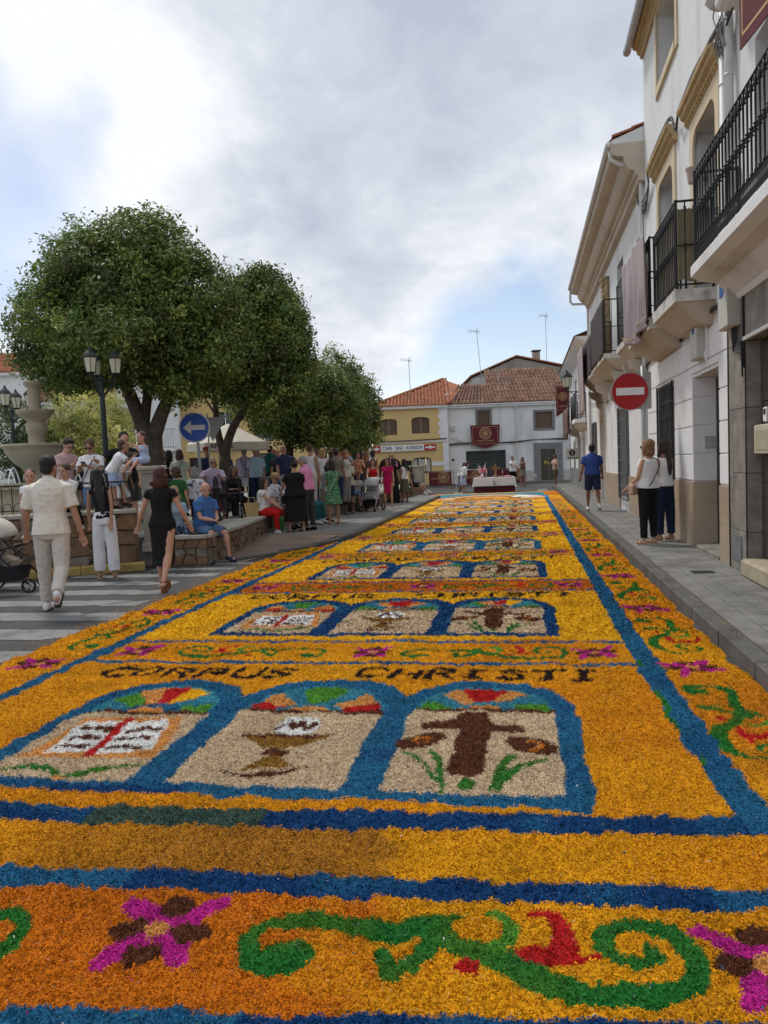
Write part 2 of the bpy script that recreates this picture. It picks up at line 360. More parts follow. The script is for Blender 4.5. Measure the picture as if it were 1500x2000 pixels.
# motifs traced in metres, then placed by a map T
SCR = dict(top=[(-.831, 2.205), (-.914, 2.259), (-.947, 2.349), (-.917, 2.431), (-.831, 2.479), (-.693, 2.479), (-.563, 2.465), (-.455, 2.449), (-.356, 2.489), (-.239, 2.546)],
    hook=[(-.266, 2.456), (-.326, 2.381), (-.391, 2.308), (-.461, 2.238), (-.48, 2.298), (-.497, 2.347)],
    mid=[(-.352, 2.46), (-.28, 2.427), (-.202, 2.383), (-.111, 2.33), (-.002, 2.259), (.145, 2.22), (.289, 2.222), (.402, 2.263), (.47, 2.351), (.476, 2.45), (.43, 2.537), (.345, 2.563), (.26, 2.532), (.218, 2.445), (.273, 2.382), (.343, 2.39), (.366, 2.437)],
    ring=[(-.169, 2.554), (-.108, 2.532), (-.089, 2.463), (-.137, 2.403)], red1=[(-.031, 2.6), (.038, 2.593), (.086, 2.511), (.081, 2.416), (.031, 2.347)], red2=[(-.048, 2.362), (.047, 2.367), (.182, 2.39)])
def scroll(T, k=1.0):
    for key, w, c in (('top', [.05, .085, .06, .05, .06, .07, .09, .09, .07, .04], GRE), ('hook', [.09, .07, .06, .05], GRE), ('mid', [.09, .10, .10, .07, .06, .06, .055, .05], GRE),
                      ('ring', .045, LGR), ('red1', [.03, .06, .08, .05], RED), ('red2', [.04, .07, .02], RED)):
        stroke([T(x, y) for x, y in SCR[key]], [a * k for a in w] if hasattr(w, '__len__') else w * k, c)
    x, y = T(-.80, 2.285); ell(x, y, .085 * k, .075 * k, GRE); x, y = T(-.22, 2.292); ell(x, y, .035 * k, .03 * k, RED)
def flower(cx, cy, s=1.0, ang=0.0, sx=1.0):
    def P(x, y): a, b = cos(ang), sin(ang); x *= s * sx; y *= s; return (cx + x * a - y * b, cy + x * b + y * a)
    for pts in (((-.03, .05), (-.18, .13)), ((.05, .05), (.15, .20)), ((-.05, -.06), (-.12, -.19)), ((.08, -.06), (.14, -.16))):
        stroke([P(*pts[0]), P(*pts[1])], [.115 * s, .07 * s], MAG, False)
    for x, y in ((0, .14), (-.11, -.01), (.12, .01), (.01, -.13)): ell(*P(x, y), .068 * s, .058 * s, BRO)
    ell(cx, cy, .05 * s, .05 * s, PAL_)
def letters(word, x0, x1, y0, h, c=BLK, w=.05):
    G = {'C': [[(1, .85), (.6, 1), (.15, .8), (0, .45), (.15, .1), (.6, 0), (1, .15)]], 'O': [[(.5, 1), (.1, .8), (0, .4), (.2, .05), (.5, 0), (.85, .1), (1, .5), (.85, .9), (.5, 1)]],
         'R': [[(.05, 0), (.05, 1), (.7, 1), (.95, .75), (.7, .5), (.1, .5)], [(.5, .5), (1, 0)]], 'P': [[(.05, 0), (.05, 1), (.75, 1), (1, .75), (.75, .5), (.1, .5)]],
         'U': [[(0, 1), (0, .3), (.3, 0), (.7, 0), (1, .3), (1, 1)]], 'S': [[(1, .85), (.6, 1), (.1, .85), (.2, .55), (.8, .45), (.95, .15), (.5, 0), (0, .15)]],
         'H': [[(0, 0), (0, 1)], [(1, 0), (1, 1)], [(0, .5), (1, .5)]], 'I': [[(.5, 0), (.5, 1)], [(.25, 0), (.75, 0)], [(.25, 1), (.75, 1)]],
         'T': [[(.5, 0), (.5, 1)], [(0, 1), (1, 1)], [(.3, 0), (.7, 0)]]}
    n = len(word); st = (x1 - x0) / n
    for i, ch in enumerate(word):
        a = x0 + i * st + random.uniform(-.015, .015); yy = y0 + random.uniform(-.02, .02); lw = st * .72
        for g in G[ch]: stroke([(a + lw * p + .02 * (q - .5), yy + h * q) for p, q in g], w * random.uniform(.85, 1.2), c, False)
def arch(x0, x1, yb, ys, yt, c):
    rect(x0, x1, yb, ys, c); ell((x0 + x1) / 2, ys, (x1 - x0) / 2, yt - ys, c, ymin=ys)
def lunette(x0, x1, ys, yt, cols):
    cx = (x0 + x1) / 2; r = (x1 - x0) / 2; ell(cx, ys, r, yt - ys, TEAL, ymin=ys); n = len(cols)
    for i, c in enumerate(cols):
        if c is None: continue
        a0 = pi * (1 - i / n); a1 = pi * (1 - (i + 1) / n); k0, k1 = (.3, .97)
        poly([(cx + r * .97 * cos(a) * k, ys + (yt - ys) * sin(a) * k * .97) for a, k in ((a0, k1), ((a0 + a1) / 2, k1 * 1.0), (a1, k1), (a1, k0), (a0, k0))], c)
    ell(cx, ys, r * .5, (yt - ys) * .34, BLUE if cols[0] is None else TEAL, ymin=ys)
    ell(cx - .02, ys, r * .34, (yt - ys) * .22, PAL_, ymin=ys)
    rect(x0 - .0, x1 + .0, ys - .02, ys + .035, BRO)
def panel(y, h, seed):
    """one picture field: y is the front edge, h its depth (3.3 m in the nearest)"""
    k = h / 2.4; rs = random.Random(seed); Y = lambda v: y + (v - 3.47) * k
    base = YEL if seed else AMB; BLUE = 4 if seed in (0, 3, 5, 8) else 3
    rect(-3.68, .78, y - .18, Y(5.82), base)
    arch(-3.04, -1.9, Y(3.42), Y(4.72), Y(5.40), BLUE); arch(-1.99, -.74, Y(3.46), Y(4.74), Y(5.47), BLUE); arch(-.88, .28, Y(3.50), Y(4.80), Y(5.45), BLUE)
    rect(-3.03, .27, Y(3.42), Y(3.53), BLUE); rect(-3.03, -1.7, Y(3.42), Y(3.50), NAVY)
    for x0, x1, ys, yt in ((-2.93, -2.05, 4.62, 5.24), (-1.86, -.93, 4.70, 5.30), (-.74, .15, 4.80, 5.30)):
        rect(x0, x1, Y(3.55), Y(ys), BEI)
    c6 = [[None, LGR, PAL_, RED, YEL, None, LGR], [RED, PAL_, None, LGR, LGR, None, PAL_, RED], [LGR, None, PAL_, RED, RED, PAL_, None, LGR]]
    if seed: rs.shuffle(c6)
    for (x0, x1, ys, yt), cs in zip(((-2.93, -2.05, 4.62, 5.24), (-1.86, -.93, 4.70, 5.30), (-.74, .15, 4.80, 5.30)), c6): lunette(x0, x1, Y(ys), Y(yt), cs)
    # open book
    poly([(-2.86, Y(3.80)), (-2.05, Y(3.86)), (-2.19, Y(4.55)), (-2.82, Y(4.48))], PAL_)
    poly([(-2.76, Y(3.88)), (-2.14, Y(3.94)), (-2.24, Y(4.47)), (-2.80, Y(4.40))], WHI)
    stroke([(-2.47, Y(3.86)), (-2.53, Y(4.48))], .055, RED, False)
    for q in range(3):
        yy = Y(3.98 + q * .15)
        stroke([(-2.72 + .0 * q, yy), (-2.64, yy + .02), (-2.56, yy)], .056, BRO); stroke([(-2.42, yy + .01), (-2.30, yy + .03), (-2.22 - .01 * q, yy + .01)], .056, BRO)
    stroke([(-2.85, Y(3.62)), (-2.72, Y(3.69)), (-2.58, Y(3.66)), (-2.46, Y(3.60)), (-2.33, Y(3.68)), (-2.2, Y(3.73)), (-2.09, Y(3.77))], [.02, .06, .05, .06, .05, .06, .03], GRE)
    ell(-2.46, Y(3.585), .05, .025, PAL_)
    # host and chalice
    ell(-1.40, Y(4.42), .15, .16 * k, WHI)
    stroke([(-1.52, Y(4.36)), (-1.46, Y(4.48)), (-1.40, Y(4.38)), (-1.38, Y(4.48)), (-1.32, Y(4.37)), (-1.28, Y(4.45))], .045, BRO, False)
    poly([(-1.68, Y(4.27)), (-1.13, Y(4.30)), (-1.22, Y(4.13)), (-1.32, Y(4.08)), (-1.46, Y(4.06)), (-1.56, Y(4.12))], TAN)
    stroke([(-1.66, Y(4.25)), (-1.15, Y(4.28))], .04, BRO, False)
    ell(-1.40, Y(4.0), .09, .055 * k, BRO); poly([(-1.42, Y(3.95)), (-1.36, Y(3.95)), (-1.24, Y(3.78)), (-1.54, Y(3.76))], TAN)
    stroke([(-1.60, Y(3.71)), (-1.38, Y(3.70)), (-1.16, Y(3.76))], [.03, .07, .03], BRO)
    # cross with two ears of wheat
    poly([(-.43, Y(4.75)), (-.25, Y(4.75)), (-.23, Y(4.56)), (-.03, Y(4.52)), (-.03, Y(4.42)), (-.24, Y(4.41)), (-.245, Y(3.80)), (-.33, Y(3.75)), (-.415, Y(3.82)), (-.42, Y(4.42)), (-.64, Y(4.46)), (-.66, Y(4.56)), (-.44, Y(4.58))], BRO)
    for s_, (cx, cy), an in ((-1, (-.62, Y(4.23)), -.9), (1, (.0, Y(4.22)), 1.0)):
        ell(cx, cy, .105, .16, BRO, an)
        for q in range(9): ell(cx + rs.uniform(-.07, .07), cy + rs.uniform(-.06, .06), .016, .018, ORA if rs.random() < .7 else PAL_)
    stroke([(-.43, Y(3.58)), (-.45, Y(3.8)), (-.52, Y(4.08))], .035, GRE); stroke([(-.47, Y(3.72)), (-.57, Y(3.92)), (-.70, Y(4.03))], .028, GRE)
    stroke([(-.18, Y(3.60)), (-.16, Y(3.82)), (-.10, Y(4.04))], .055, GRE); stroke([(-.15, Y(3.72)), (-.06, Y(3.90)), (.07, Y(3.98))], .04, GRE); ell(-.32, Y(3.66), .045, .07, GRE)
    jx = rs.uniform(-.04, .04); letters('CORPUS', -3.32 + jx, -1.72 + jx, Y(5.49), .25 * k, w=.058); letters('CHRISTI', -1.27, .56, Y(5.52), .25 * k, w=.058)
    # blue rule, scroll strip, blue rule
def strip(y0, y1, seed):
    s = (y1 - y0) / .62; base = (ORA if seed % 3 == 1 else AMB)
    rect(-3.70, .80, y0 - .07, y1 + .07, BLUE); rect(-3.66, .78, y0, y1, base)
    cy = (y0 + y1) / 2
    for x in (-3.42, -1.30, .52): flower(x, cy, .8 * s)
    scroll(lambda x, y: (-.36 + (x + .23) * .92, cy + (y - 2.40) * s * .95), .8); scroll(lambda x, y: (-2.36 - (x + .23) * .92, cy + (y - 2.40) * s * .95), .8)
def paint():
    A[:] = AMB
    ys = [(3.47, 2.35), (6.88, 2.28), (10.28, 2.25), (13.55, 2.2), (16.8, 2.15), (19.95, 2.1), (22.9, 2.0), (25.8, 1.9), (28.5, 1.8)]
    # nearest strips, slightly out of square as on the street
    sh = .05
    rect(-4.7, 1.7, 0.9, 2.04, AMB); rect(-4.7, 1.7, 1.93, 2.10, NAVY, .1); rect(-4.7, -.85, 1.93, 2.10, BLUE, .1)
    rect(-4.7, 1.7, 2.13, 2.68, AMB, sh)
    rect(-4.7, 1.7, 2.665, 2.81, NAVY, sh); rect(-4.7, -1.55, 2.665, 2.81, BLUE, sh); rect(.62, 1.7, 2.665, 2.81, BLUE, sh)
    rect(-4.7, 1.7, 2.81, 3.19, AMB, sh)
    scroll(lambda x, y: (x, y), 1.2); scroll(lambda x, y: (-2.6 - (x + .02) * .9, y - .09), 1.2)
    flower(-1.28, 2.36, .98); flower(.70, 2.42, .98)
    for i, (y, h) in enumerate(ys):
        panel(y, h, i)
        top = y + h; nxt = ys[i + 1][0] if i + 1 < len(ys) else 31.2; strip(top + .10, nxt - .30, i)
    rect(-4.7, 1.7, 3.19, 3.36, NAVY, sh); rect(-2.05, -1.2, 3.19, 3.36, MURK, sh)
    # rails
    for y0, y1, x in ((3.25, 31.4, .0),):
        sl, sj, X, Y = grid(-4.0, 1.2, y0, y1); cx = .865 + .10 * np.exp(-(Y - 3.2) * .9)
        put(sl, sj, np.abs(X - cx) < .085, BLUE); put(sl, sj, np.abs(X + 3.76) < .06, BLUE)
    sl, sj, X, Y = grid(.6, 1.3, 4.0, 6.0); cx = .80 + .10 * np.exp(-(Y - 3.2) * .9)
    put(sl, sj, (np.abs(X - cx) < .018) & (vnoise(X, Y, .3, 5) > .45), GRE)
    # side borders, motifs turned along the street
    y = 5.83; i = 0
    while y < 31:
        flower(1.17, y, .95, pi / 2 + .2, 1); scroll(lambda a, b: (1.20 + (b - 2.40) * 1.0, y - 1.10 - (a + .23) * .92), .85)
        flower(-4.10, y - .05, .95, pi / 2, 1); scroll(lambda a, b: (-4.10 - (b - 2.40) * .95, y + 1.12 + (a + .23) * .92), .8)
        y += 2.22; i += 1
    # farthest picture: pale blue ground with a fan of rays
    rect(-3.9, 1.0, 31.3, 36.6, TEAL); ell(-1.5, 32.0, 2.3, 3.2, PAL_, 0, 31.3); ell(-1.5, 32.0, 1.9, 2.6, BEI, 0, 31.3); ell(-1.5, 32.0, 1.4, 2.1, UMB, 0, 31.3); ell(-1.5, 32.0, .9, 1.5, PAL_, 0, 31.3)
    poly([(-3.3, 31.4), (-.4, 31.4), (-1.8, 31.9)], BRO); poly([(-.2, 34.5), (.9, 32.2), (-.6, 32.6)], WHI); poly([(-3.2, 33.8), (-2.0, 35.4), (-3.7, 32.5)], BRO)
    rect(.86, 1.6, 33.4, 36.6, ORA)
paint()
EDGE_L = -4.42; END_Y = 36.5
def design(X, Y):
    """colour at carpet points (warped so that every border is ragged)"""
    X = X * 1.022; Y = Y * 1.022
    wx = (vnoise(X, Y, .14, 1) - .5) * .034 + (vnoise(X, Y, .03, 2) - .5) * .014; wy = (vnoise(X, Y, .15, 3) - .5) * .034 + (vnoise(X, Y, .03, 4) - .5) * .014
    j = np.clip(((X + wx - GX0) / RES).astype(int), 0, NX - 1); i = np.clip(((Y + wy - GY0) / RES).astype(int), 0, NY - 1)
    k = A[i, j]; c = PAL[k].copy()
    # dye lots: broad drifts between amber, yellow and orange in the plain fields
    d = vnoise(X, Y, 1.3, 8) * .6 + vnoise(X, Y, .5, 9) * .4
    for a, lo, hi in ((AMB, ORA, YEL), (YEL, AMB, YEL), (ORA, UMB, AMB), (UMB, UMB, AMB)):
        m = k == a; w = d[m][:, None]; c[m] = PAL[a] * (1 - np.abs(w - .5) * 1.1) + np.where(w < .5, PAL[lo], PAL[hi]) * (np.abs(w - .5) * 1.1)
    m = (k == BLUE); w = np.clip((vnoise(X[m], Y[m], .25, 12) - .45) * 2, 0, .8)[:, None]; c[m] = PAL[BLUE] * (1 - w) + PAL[NAVY] * .6 * w + PAL[BLUE] * .4 * w
    m = (k == NAVY); w = np.clip((vnoise(X[m], Y[m], .25, 13) - .6) * 2, 0, .8)[:, None]; c[m] = PAL[NAVY] * (1 - w) + PAL[BLUE] * w
    m = (k == GRE); w = np.clip((vnoise(X[m], Y[m], .22, 14) - .4) * 2, 0, 1)[:, None]; c[m] = PAL[GRE] * (1 - w) + PAL[LGR] * .62 * w
    sm = lambda a, b, t: np.clip((t - a) / (b - a), 0, 1); nz_ = (vnoise(X, Y, .12, 31) - .5) * .35
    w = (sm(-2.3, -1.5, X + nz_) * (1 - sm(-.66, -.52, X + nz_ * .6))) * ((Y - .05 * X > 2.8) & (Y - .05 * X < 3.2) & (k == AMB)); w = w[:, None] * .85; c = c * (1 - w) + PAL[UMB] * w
    w = (1 - sm(-.78, -.35, X + nz_ * 1.4)) * ((Y - .05 * X < 2.72) & (k == AMB)); w = w[:, None] * .92; c = c * (1 - w) + PAL[ORA] * w
    w = sm(.95, 1.5, X + nz_) * (1 - sm(4.6, 5.6, Y + nz_ * 2)) * ((Y > 3.0) & ((k == AMB) | (k == YEL))); w = w[:, None] * .8; c = c * (1 - w) + PAL[UMB] * w
    w = sm(.15, .9, X + nz_ * 2) * sm(3.4, 4.4, Y) * (1 - sm(5.0, 6.0, Y)) * ((k == AMB)); w = w[:, None] * .45; c = c * (1 - w) + PAL[ORA] * w
    r_ = ((X + .2) ** 2 + (Y - 2.5) ** 2 * 1.3 < .0072) & (Y < 3); c[r_] = PAL[AMB] * .95
    return c
def hgt(X, Y):
    """depth of the sawdust: bedded lumps, thin near the rims"""
    edge = np.minimum(np.minimum(X - EDGE_L + (vnoise(X, Y, .2, 21) - .5) * .12, 1.50 - X + (vnoise(X, Y, .2, 22) - .5) * .10 - np.maximum(0, 0)), END_Y - Y)
    e = np.clip(edge / .09, 0, 1); e = e * e * (3 - 2 * e)
    return e, (.030 + .018 * (vnoise(X, Y, .16, 23) - .5) + .014 * (vnoise(X, Y, .06, 24) - .5) + .020 * (vnoise(X, Y, .026, 25) - .5))
m_saw = mat('sawdust', rough=.95, var=.14, scale=3.0, bump=.9, bscale=150, spec=.12, attr=True)
carpet = empty('sawdust_carpet', (0, 18, 0), 0, 'amber dyed sawdust carpet along the street with blue framed book, chalice and cross pictures', 'carpet')
def base_piece(y0, y1, dx, dy, xa=EDGE_L - .05, xb=1.53):
    xs = np.arange(xa, xb + dx, dx); ys = np.linspace(y0, y1, max(2, int((y1 - y0) / dy)) + 1)
    X, Y = np.meshgrid(xs, ys); sh = X.shape; X = X.ravel(); Y = Y.ravel()
    jit = dy * .0; e, h = hgt(X, Y); Z = e * h + .003 * (1 - e) - .006 * (e < .02)
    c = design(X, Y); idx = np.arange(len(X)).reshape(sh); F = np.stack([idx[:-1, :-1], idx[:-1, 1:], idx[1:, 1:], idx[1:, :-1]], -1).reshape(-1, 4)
    keep = e[F].max(1) > .03; F = F[keep]
    return mesh_np('sawdust_bed', np.stack([X, Y, Z], 1), F, True, c)
def chips(y0, y1, dens, lo, hi, xa, xb, seed):
    r = np.random.RandomState(seed); n = int((y1 - y0) * (xb - xa) * dens)
    X = r.uniform(xa, xb, n); Y = r.uniform(y0, y1, n); e, h = hgt(X, Y); k = (e > .02) & (r.rand(n) < .25 + .75 * e); X, Y, e, h = X[k], Y[k], e[k], h[k]; n = len(X)
    Z = e * h + .004 + r.uniform(0, .006, n) * (hi / .012) ** .5
    a = r.uniform(0, 2 * pi, n); tl = r.normal(0, .5, n); t2 = r.normal(0, .6, n); ln = r.uniform(lo, hi, n) * .5; wd = ln * r.uniform(.35, .7, n)
    u = np.stack([np.cos(a) * np.cos(tl), np.sin(a) * np.cos(tl), np.sin(tl)], 1) * ln[:, None]
    w = np.stack([-np.sin(a) * np.cos(t2), np.cos(a) * np.cos(t2), np.sin(t2)], 1) * wd[:, None]
    P = np.stack([X, Y, Z], 1); V = np.stack([P - u - w * .6, P + u * .8 - w, P + u + w * .7, P - u * .7 + w], 1).reshape(-1, 3)
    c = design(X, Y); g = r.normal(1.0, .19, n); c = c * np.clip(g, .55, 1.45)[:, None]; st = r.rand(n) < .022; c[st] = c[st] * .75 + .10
    st = r.rand(n) < .002; c[st] = PAL[r.randint(0, 12, st.sum())]
    return mesh_np('sawdust_chips', V, np.arange(n * 4).reshape(-1, 4), False, np.repeat(c, 4, 0))
PIECES = [('border_strip', 1.2, 2.74, .012, .012, EDGE_L - .05, 1.53, 'nearest strip with green scroll, red bud and magenta flowers', [(1.85, 2.74, 20000, .007, .0128, -2.5, 1.2)]),
          ('plain_strip', 2.74, 3.28, .013, .013, EDGE_L - .05, 1.53, 'plain amber strip between two dark blue lines', [(2.74, 3.28, 18000, .007, .0128, -3.0, 1.4)]),
          ('picture_panel', 3.28, 6.78, .016, .018, EDGE_L - .05, 1.53, 'nearest picture panel with open book, chalice and cross under blue arches', [(3.28, 4.3, 16000, .007, .0125, -3.9, 1.53), (4.3, 5.4, 11500, .008, .014, -4.1, 1.53), (5.4, 6.78, 8000, .009, .016, -4.5, 1.53)])]
yy = 6.78
for i, (y2, q) in enumerate(((10.18, 4000), (13.45, 2200), (16.7, 1100), (19.85, 600), (22.8, 400), (25.7, 0), (28.4, 0), (31.3, 0), (36.6, 0))):
    PIECES.append(('picture_panel', yy, y2, .02 + .0015 * i, .03 + .008 * i, EDGE_L - .05, 1.53, None, [(yy, y2, q, .014 + .003 * i, .026 + .005 * i, EDGE_L, 1.53)] if q else [])); yy = y2
for i, (nm, y0, y1, dx, dy, xa, xb, lb, ch) in enumerate(PIECES):
    p = link(nm, base_piece(y0, y1, dx, dy, xa, xb), m_saw, carpet, label=lb)
    for j, (a, b, q, lo, hi, x0, x1) in enumerate(ch):
        o = link('sawdust_chips', chips(a, b, q, lo, hi, x0, x1, 100 + i * 7 + j), m_saw, p); o['kind'] = 'stuff'
r_ = np.random.RandomState(77); n_ = 5200; X = np.where(r_.rand(n_) < .7, EDGE_L - np.abs(r_.normal(0, .16, n_)), 1.54 + np.abs(r_.normal(0, .10, n_))); Y = r_.uniform(3.2, 15, n_)
Z = np.where(X > 1.51, .136, .007); a_ = r_.uniform(0, 6.28, n_); l_ = r_.uniform(.004, .009, n_)[:, None]; P_ = np.stack([X, Y, Z], 1); u_ = np.stack([np.cos(a_), np.sin(a_), r_.normal(0, .2, n_)], 1) * l_; w_ = np.stack([-np.sin(a_), np.cos(a_), r_.normal(0, .2, n_)], 1) * l_ * .5
o = link('loose_sawdust', mesh_np('loose_sawdust', np.stack([P_ - u_, P_ + w_, P_ + u_, P_ - w_], 1).reshape(-1, 3), np.arange(n_ * 4).reshape(-1, 4), False, np.repeat(PAL[r_.choice([0, 0, 0, 1, 2, 8, 3], n_)] * r_.uniform(.7, 1.2, n_)[:, None], 4, 0)), m_saw, carpet); o['kind'] = 'stuff'
del A
# ------------------------------------------------------------------ shared building kit
m_white = mat('white_render', (.70, .71, .71), .85, .05, 1.2, .35, 40, dark=(.38, .37, .33), dscale=1.5, streak=1, damt=.55)
m_white2 = mat('white_paint', (.74, .75, .76), .8, .04, 2, .25, 60)
m_cream = mat('cream_trim', (.62, .52, .36), .8, .08, 3, .3, 60)
m_ochre = mat('ochre_moulding', (.46, .34, .18), .8, .14, 5, .4, 60)
m_soff = mat('beige_soffit', (.50, .44, .36), .85, .08, 2, .2, 40, dark=(.30, .26, .21), dscale=1.2, damt=.4)
m_old = mat('stained_white_concrete', (.58, .57, .53), .9, .12, 6, .6, 60, dark=(.10, .095, .085), dscale=5, damt=.85)
m_marble = mat('beige_marble', (.40, .32, .235), .35, .14, 2.2, .12, 30, spec=.5, dark=(.26, .19, .13), dscale=1.1, streak=1, damt=.5)
m_stone = mat('grey_weathered_stone', (.235, .215, .185), .7, .28, 5, .5, 70, dark=(.10, .095, .088), dscale=2.4, streak=1, damt=.8, spec=.4)
m_gran = mat('dark_granite', (.060, .056, .048), .35, .45, 30, .1, 100, spec=.5)
m_iron = mat('black_iron', (.012, .013, .016), .5, .1, 8, .2, 80, metal=.3, spec=.5)
m_glass = mat('dark_window_glass', (.03, .035, .04), .08, .1, 1, spec=.8)
m_shut = mat('brown_roller_shutter', (.135, .085, .06), .6, .1, 3)
m_woodd = mat('dark_wood', (.045, .028, .02), .6, .15, 4, .3, 60)
m_pipe = mat('white_plastic_pipe', (.60, .61, .61), .5, .06, 3, spec=.4)
m_meter = mat('grey_plastic_box', (.47, .47, .43), .5, .05, 5, spec=.4)
m_zinc = mat('zinc_gutter', (.42, .44, .45), .5, .12, 4, metal=.3)
m_cable = mat('black_cable', (.02, .02, .021), .7)
m_greycable = mat('grey_cable', (.22, .21, .20), .7)
m_tile = mat('clay_roof_tile', (.34, .13, .07), .9, .3, 3, .4, 60, dark=(.16, .085, .055), dscale=2, damt=.6)
m_tileold = mat('old_clay_roof_tile', (.21, .115, .08), .95, .45, 2.2, .5, 60, dark=(.13, .10, .075), dscale=1.9, damt=.9)
m_maroon = mat('maroon_cloth', (.115, .020, .028), .85, .08, 5, .3, 200)
m_gold = mat('gold_print', (.50, .34, .17), .7, .05)
m_mauve = mat('mauve_satin', (.30, .24, .25), .5, .12, 3, .3, 100, spec=.5, dark=(.42, .36, .28), dscale=3.5, streak=1, damt=.7)
m_dcloth = mat('dark_brown_cloth', (.060, .045, .045), .85, .15, 3, .3, 100)
m_khaki = mat('khaki_tarpaulin', (.20, .18, .115), .8, .12, 2, .4, 12)
m_lampg = mat('frosted_lamp_glass', (.55, .55, .42), .35, .05)
def wall(fn, u0, u1, z0, z1, holes, th, m, name='wall', parent=None, label=None):
    """thick wall, front at d=0 and back at d=-th, pierced by rectangular openings with real reveals"""
    us = sorted({u0, u1, *[h[0] for h in holes], *[h[1] for h in holes]}); zs = sorted({z0, z1, *[h[2] for h in holes], *[h[3] for h in holes]})
    us = [u for u in us if u0 <= u <= u1]; zs = [z for z in zs if z0 <= z <= z1]; b = MB()
    solid = lambda i, j: 0 <= i < len(us) - 1 and 0 <= j < len(zs) - 1 and not any(h[0] < (us[i] + us[i + 1]) / 2 < h[1] and h[2] < (zs[j] + zs[j + 1]) / 2 < h[3] for h in holes)
    for i in range(len(us) - 1):
        for j in range(len(zs) - 1):
            if not solid(i, j): continue
            a, c, e, g = us[i], us[i + 1], zs[j], zs[j + 1]
            b.quad(fn(a, e, 0), fn(c, e, 0), fn(c, g, 0), fn(a, g, 0)); b.quad(fn(a, e, -th), fn(a, g, -th), fn(c, g, -th), fn(c, e, -th))
            if not solid(i - 1, j): b.quad(fn(a, e, 0), fn(a, g, 0), fn(a, g, -th), fn(a, e, -th))
            if not solid(i + 1, j): b.quad(fn(c, e, 0), fn(c, e, -th), fn(c, g, -th), fn(c, g, 0))
            if not solid(i, j - 1): b.quad(fn(a, e, 0), fn(a, e, -th), fn(c, e, -th), fn(c, e, 0))
            if not solid(i, j + 1): b.quad(fn(a, g, 0), fn(c, g, 0), fn(c, g, -th), fn(a, g, -th))
    return b.build(name, m, parent, label=label)
def fbox(b, fn, u0, u1, z0, z1, d0, d1):
    vs = [fn(u, z, d) for d in (d0, d1) for u, z in ((u0, z0), (u1, z0), (u1, z1), (u0, z1))]
    return b.add(vs, [(3, 2, 1, 0), (4, 5, 6, 7), (0, 1, 5, 4), (1, 2, 6, 5), (2, 3, 7, 6), (3, 0, 4, 7)])
def window(fn, u0, u1, z0, z1, parent, dep=.18, fr=.06, m_fr=None, m_pn=None, mull=1, name='window', shutter=None):
    """frame and panes set back in the reveal; a shutter is a curtain of slats"""
    m_fr = m_fr or m_woodd; b = MB(); d = -dep
    for a in (fbox(b, fn, u0, u0 + fr, z0, z1, d - .05, d), fbox(b, fn, u1 - fr, u1, z0, z1, d - .05, d), fbox(b, fn, u0 + fr, u1 - fr, z0, z0 + fr, d - .05, d), fbox(b, fn, u0 + fr, u1 - fr, z1 - fr, z1, d - .05, d)): pass
    for k in range(mull):
        u = u0 + (u1 - u0) * (k + 1) / (mull + 1); fbox(b, fn, u - fr / 2, u + fr / 2, z0 + fr, z1 - fr, d - .045, d - .005)
    w = b.build(name, m_fr, parent)
    for k in range(mull + 1):
        a = u0 + (u1 - u0) * k / (mull + 1) + fr; c = u0 + (u1 - u0) * (k + 1) / (mull + 1) - fr * .5
        if c - a > .02:
            q = MB(); fbox(q, fn, a, c, z0 + fr, z1 - fr, d - .035, d - .02); q.build('pane', m_pn or m_glass, w)
    if shutter:
        q = MB(); n = int((z1 - z0) / .055)
        for k in range(n): fbox(q, fn, u0 + .01, u1 - .01, z0 + k * (z1 - z0) / n, z0 + (k + .88) * (z1 - z0) / n, d + .01, d + .025)
        o = q.build('roller_shutter', shutter, w); o['kind'] = 'stuff'
    return w
FR = lambda X: (lambda u, z, d: (X - d, u, z))        # right-hand fronts: u runs along the street, d out of the wall
def surround(fn, u0, u1, z0, z1, w, d, parent, m, name='window_surround', bottom=True):
    b = MB(); fbox(b, fn, u0 - w, u0, z0 - (w if bottom else 0), z1 + w, 0, d); fbox(b, fn, u1, u1 + w, z0 - (w if bottom else 0), z1 + w, 0, d); fbox(b, fn, u0, u1, z1, z1 + w, 0, d)
    if bottom: fbox(b, fn, u0, u1, z0 - w, z0, 0, d + .02)
    return b.build(name, m, parent)
def baluster(h, fancy=True, r=.008):
    p = [(r, 0), (r, h * .06)]
    if fancy:
        p = [(r * 1.6, 0), (r * 1.6, .02), (r, .03)]
        for c in (.42, .455, .49): p += [(r, h * (c - .018)), (r * 2.3, h * c), (r, h * (c + .016))]
        p += [(r, h * .86), (r * 2.6, h * .885), (r * 1.5, h * .90), (r * 2.6, h * .93), (r, h * .95), (r * 1.4, h)]
    else: p += [(r, h)]
    return MB().lathe(p, 8)
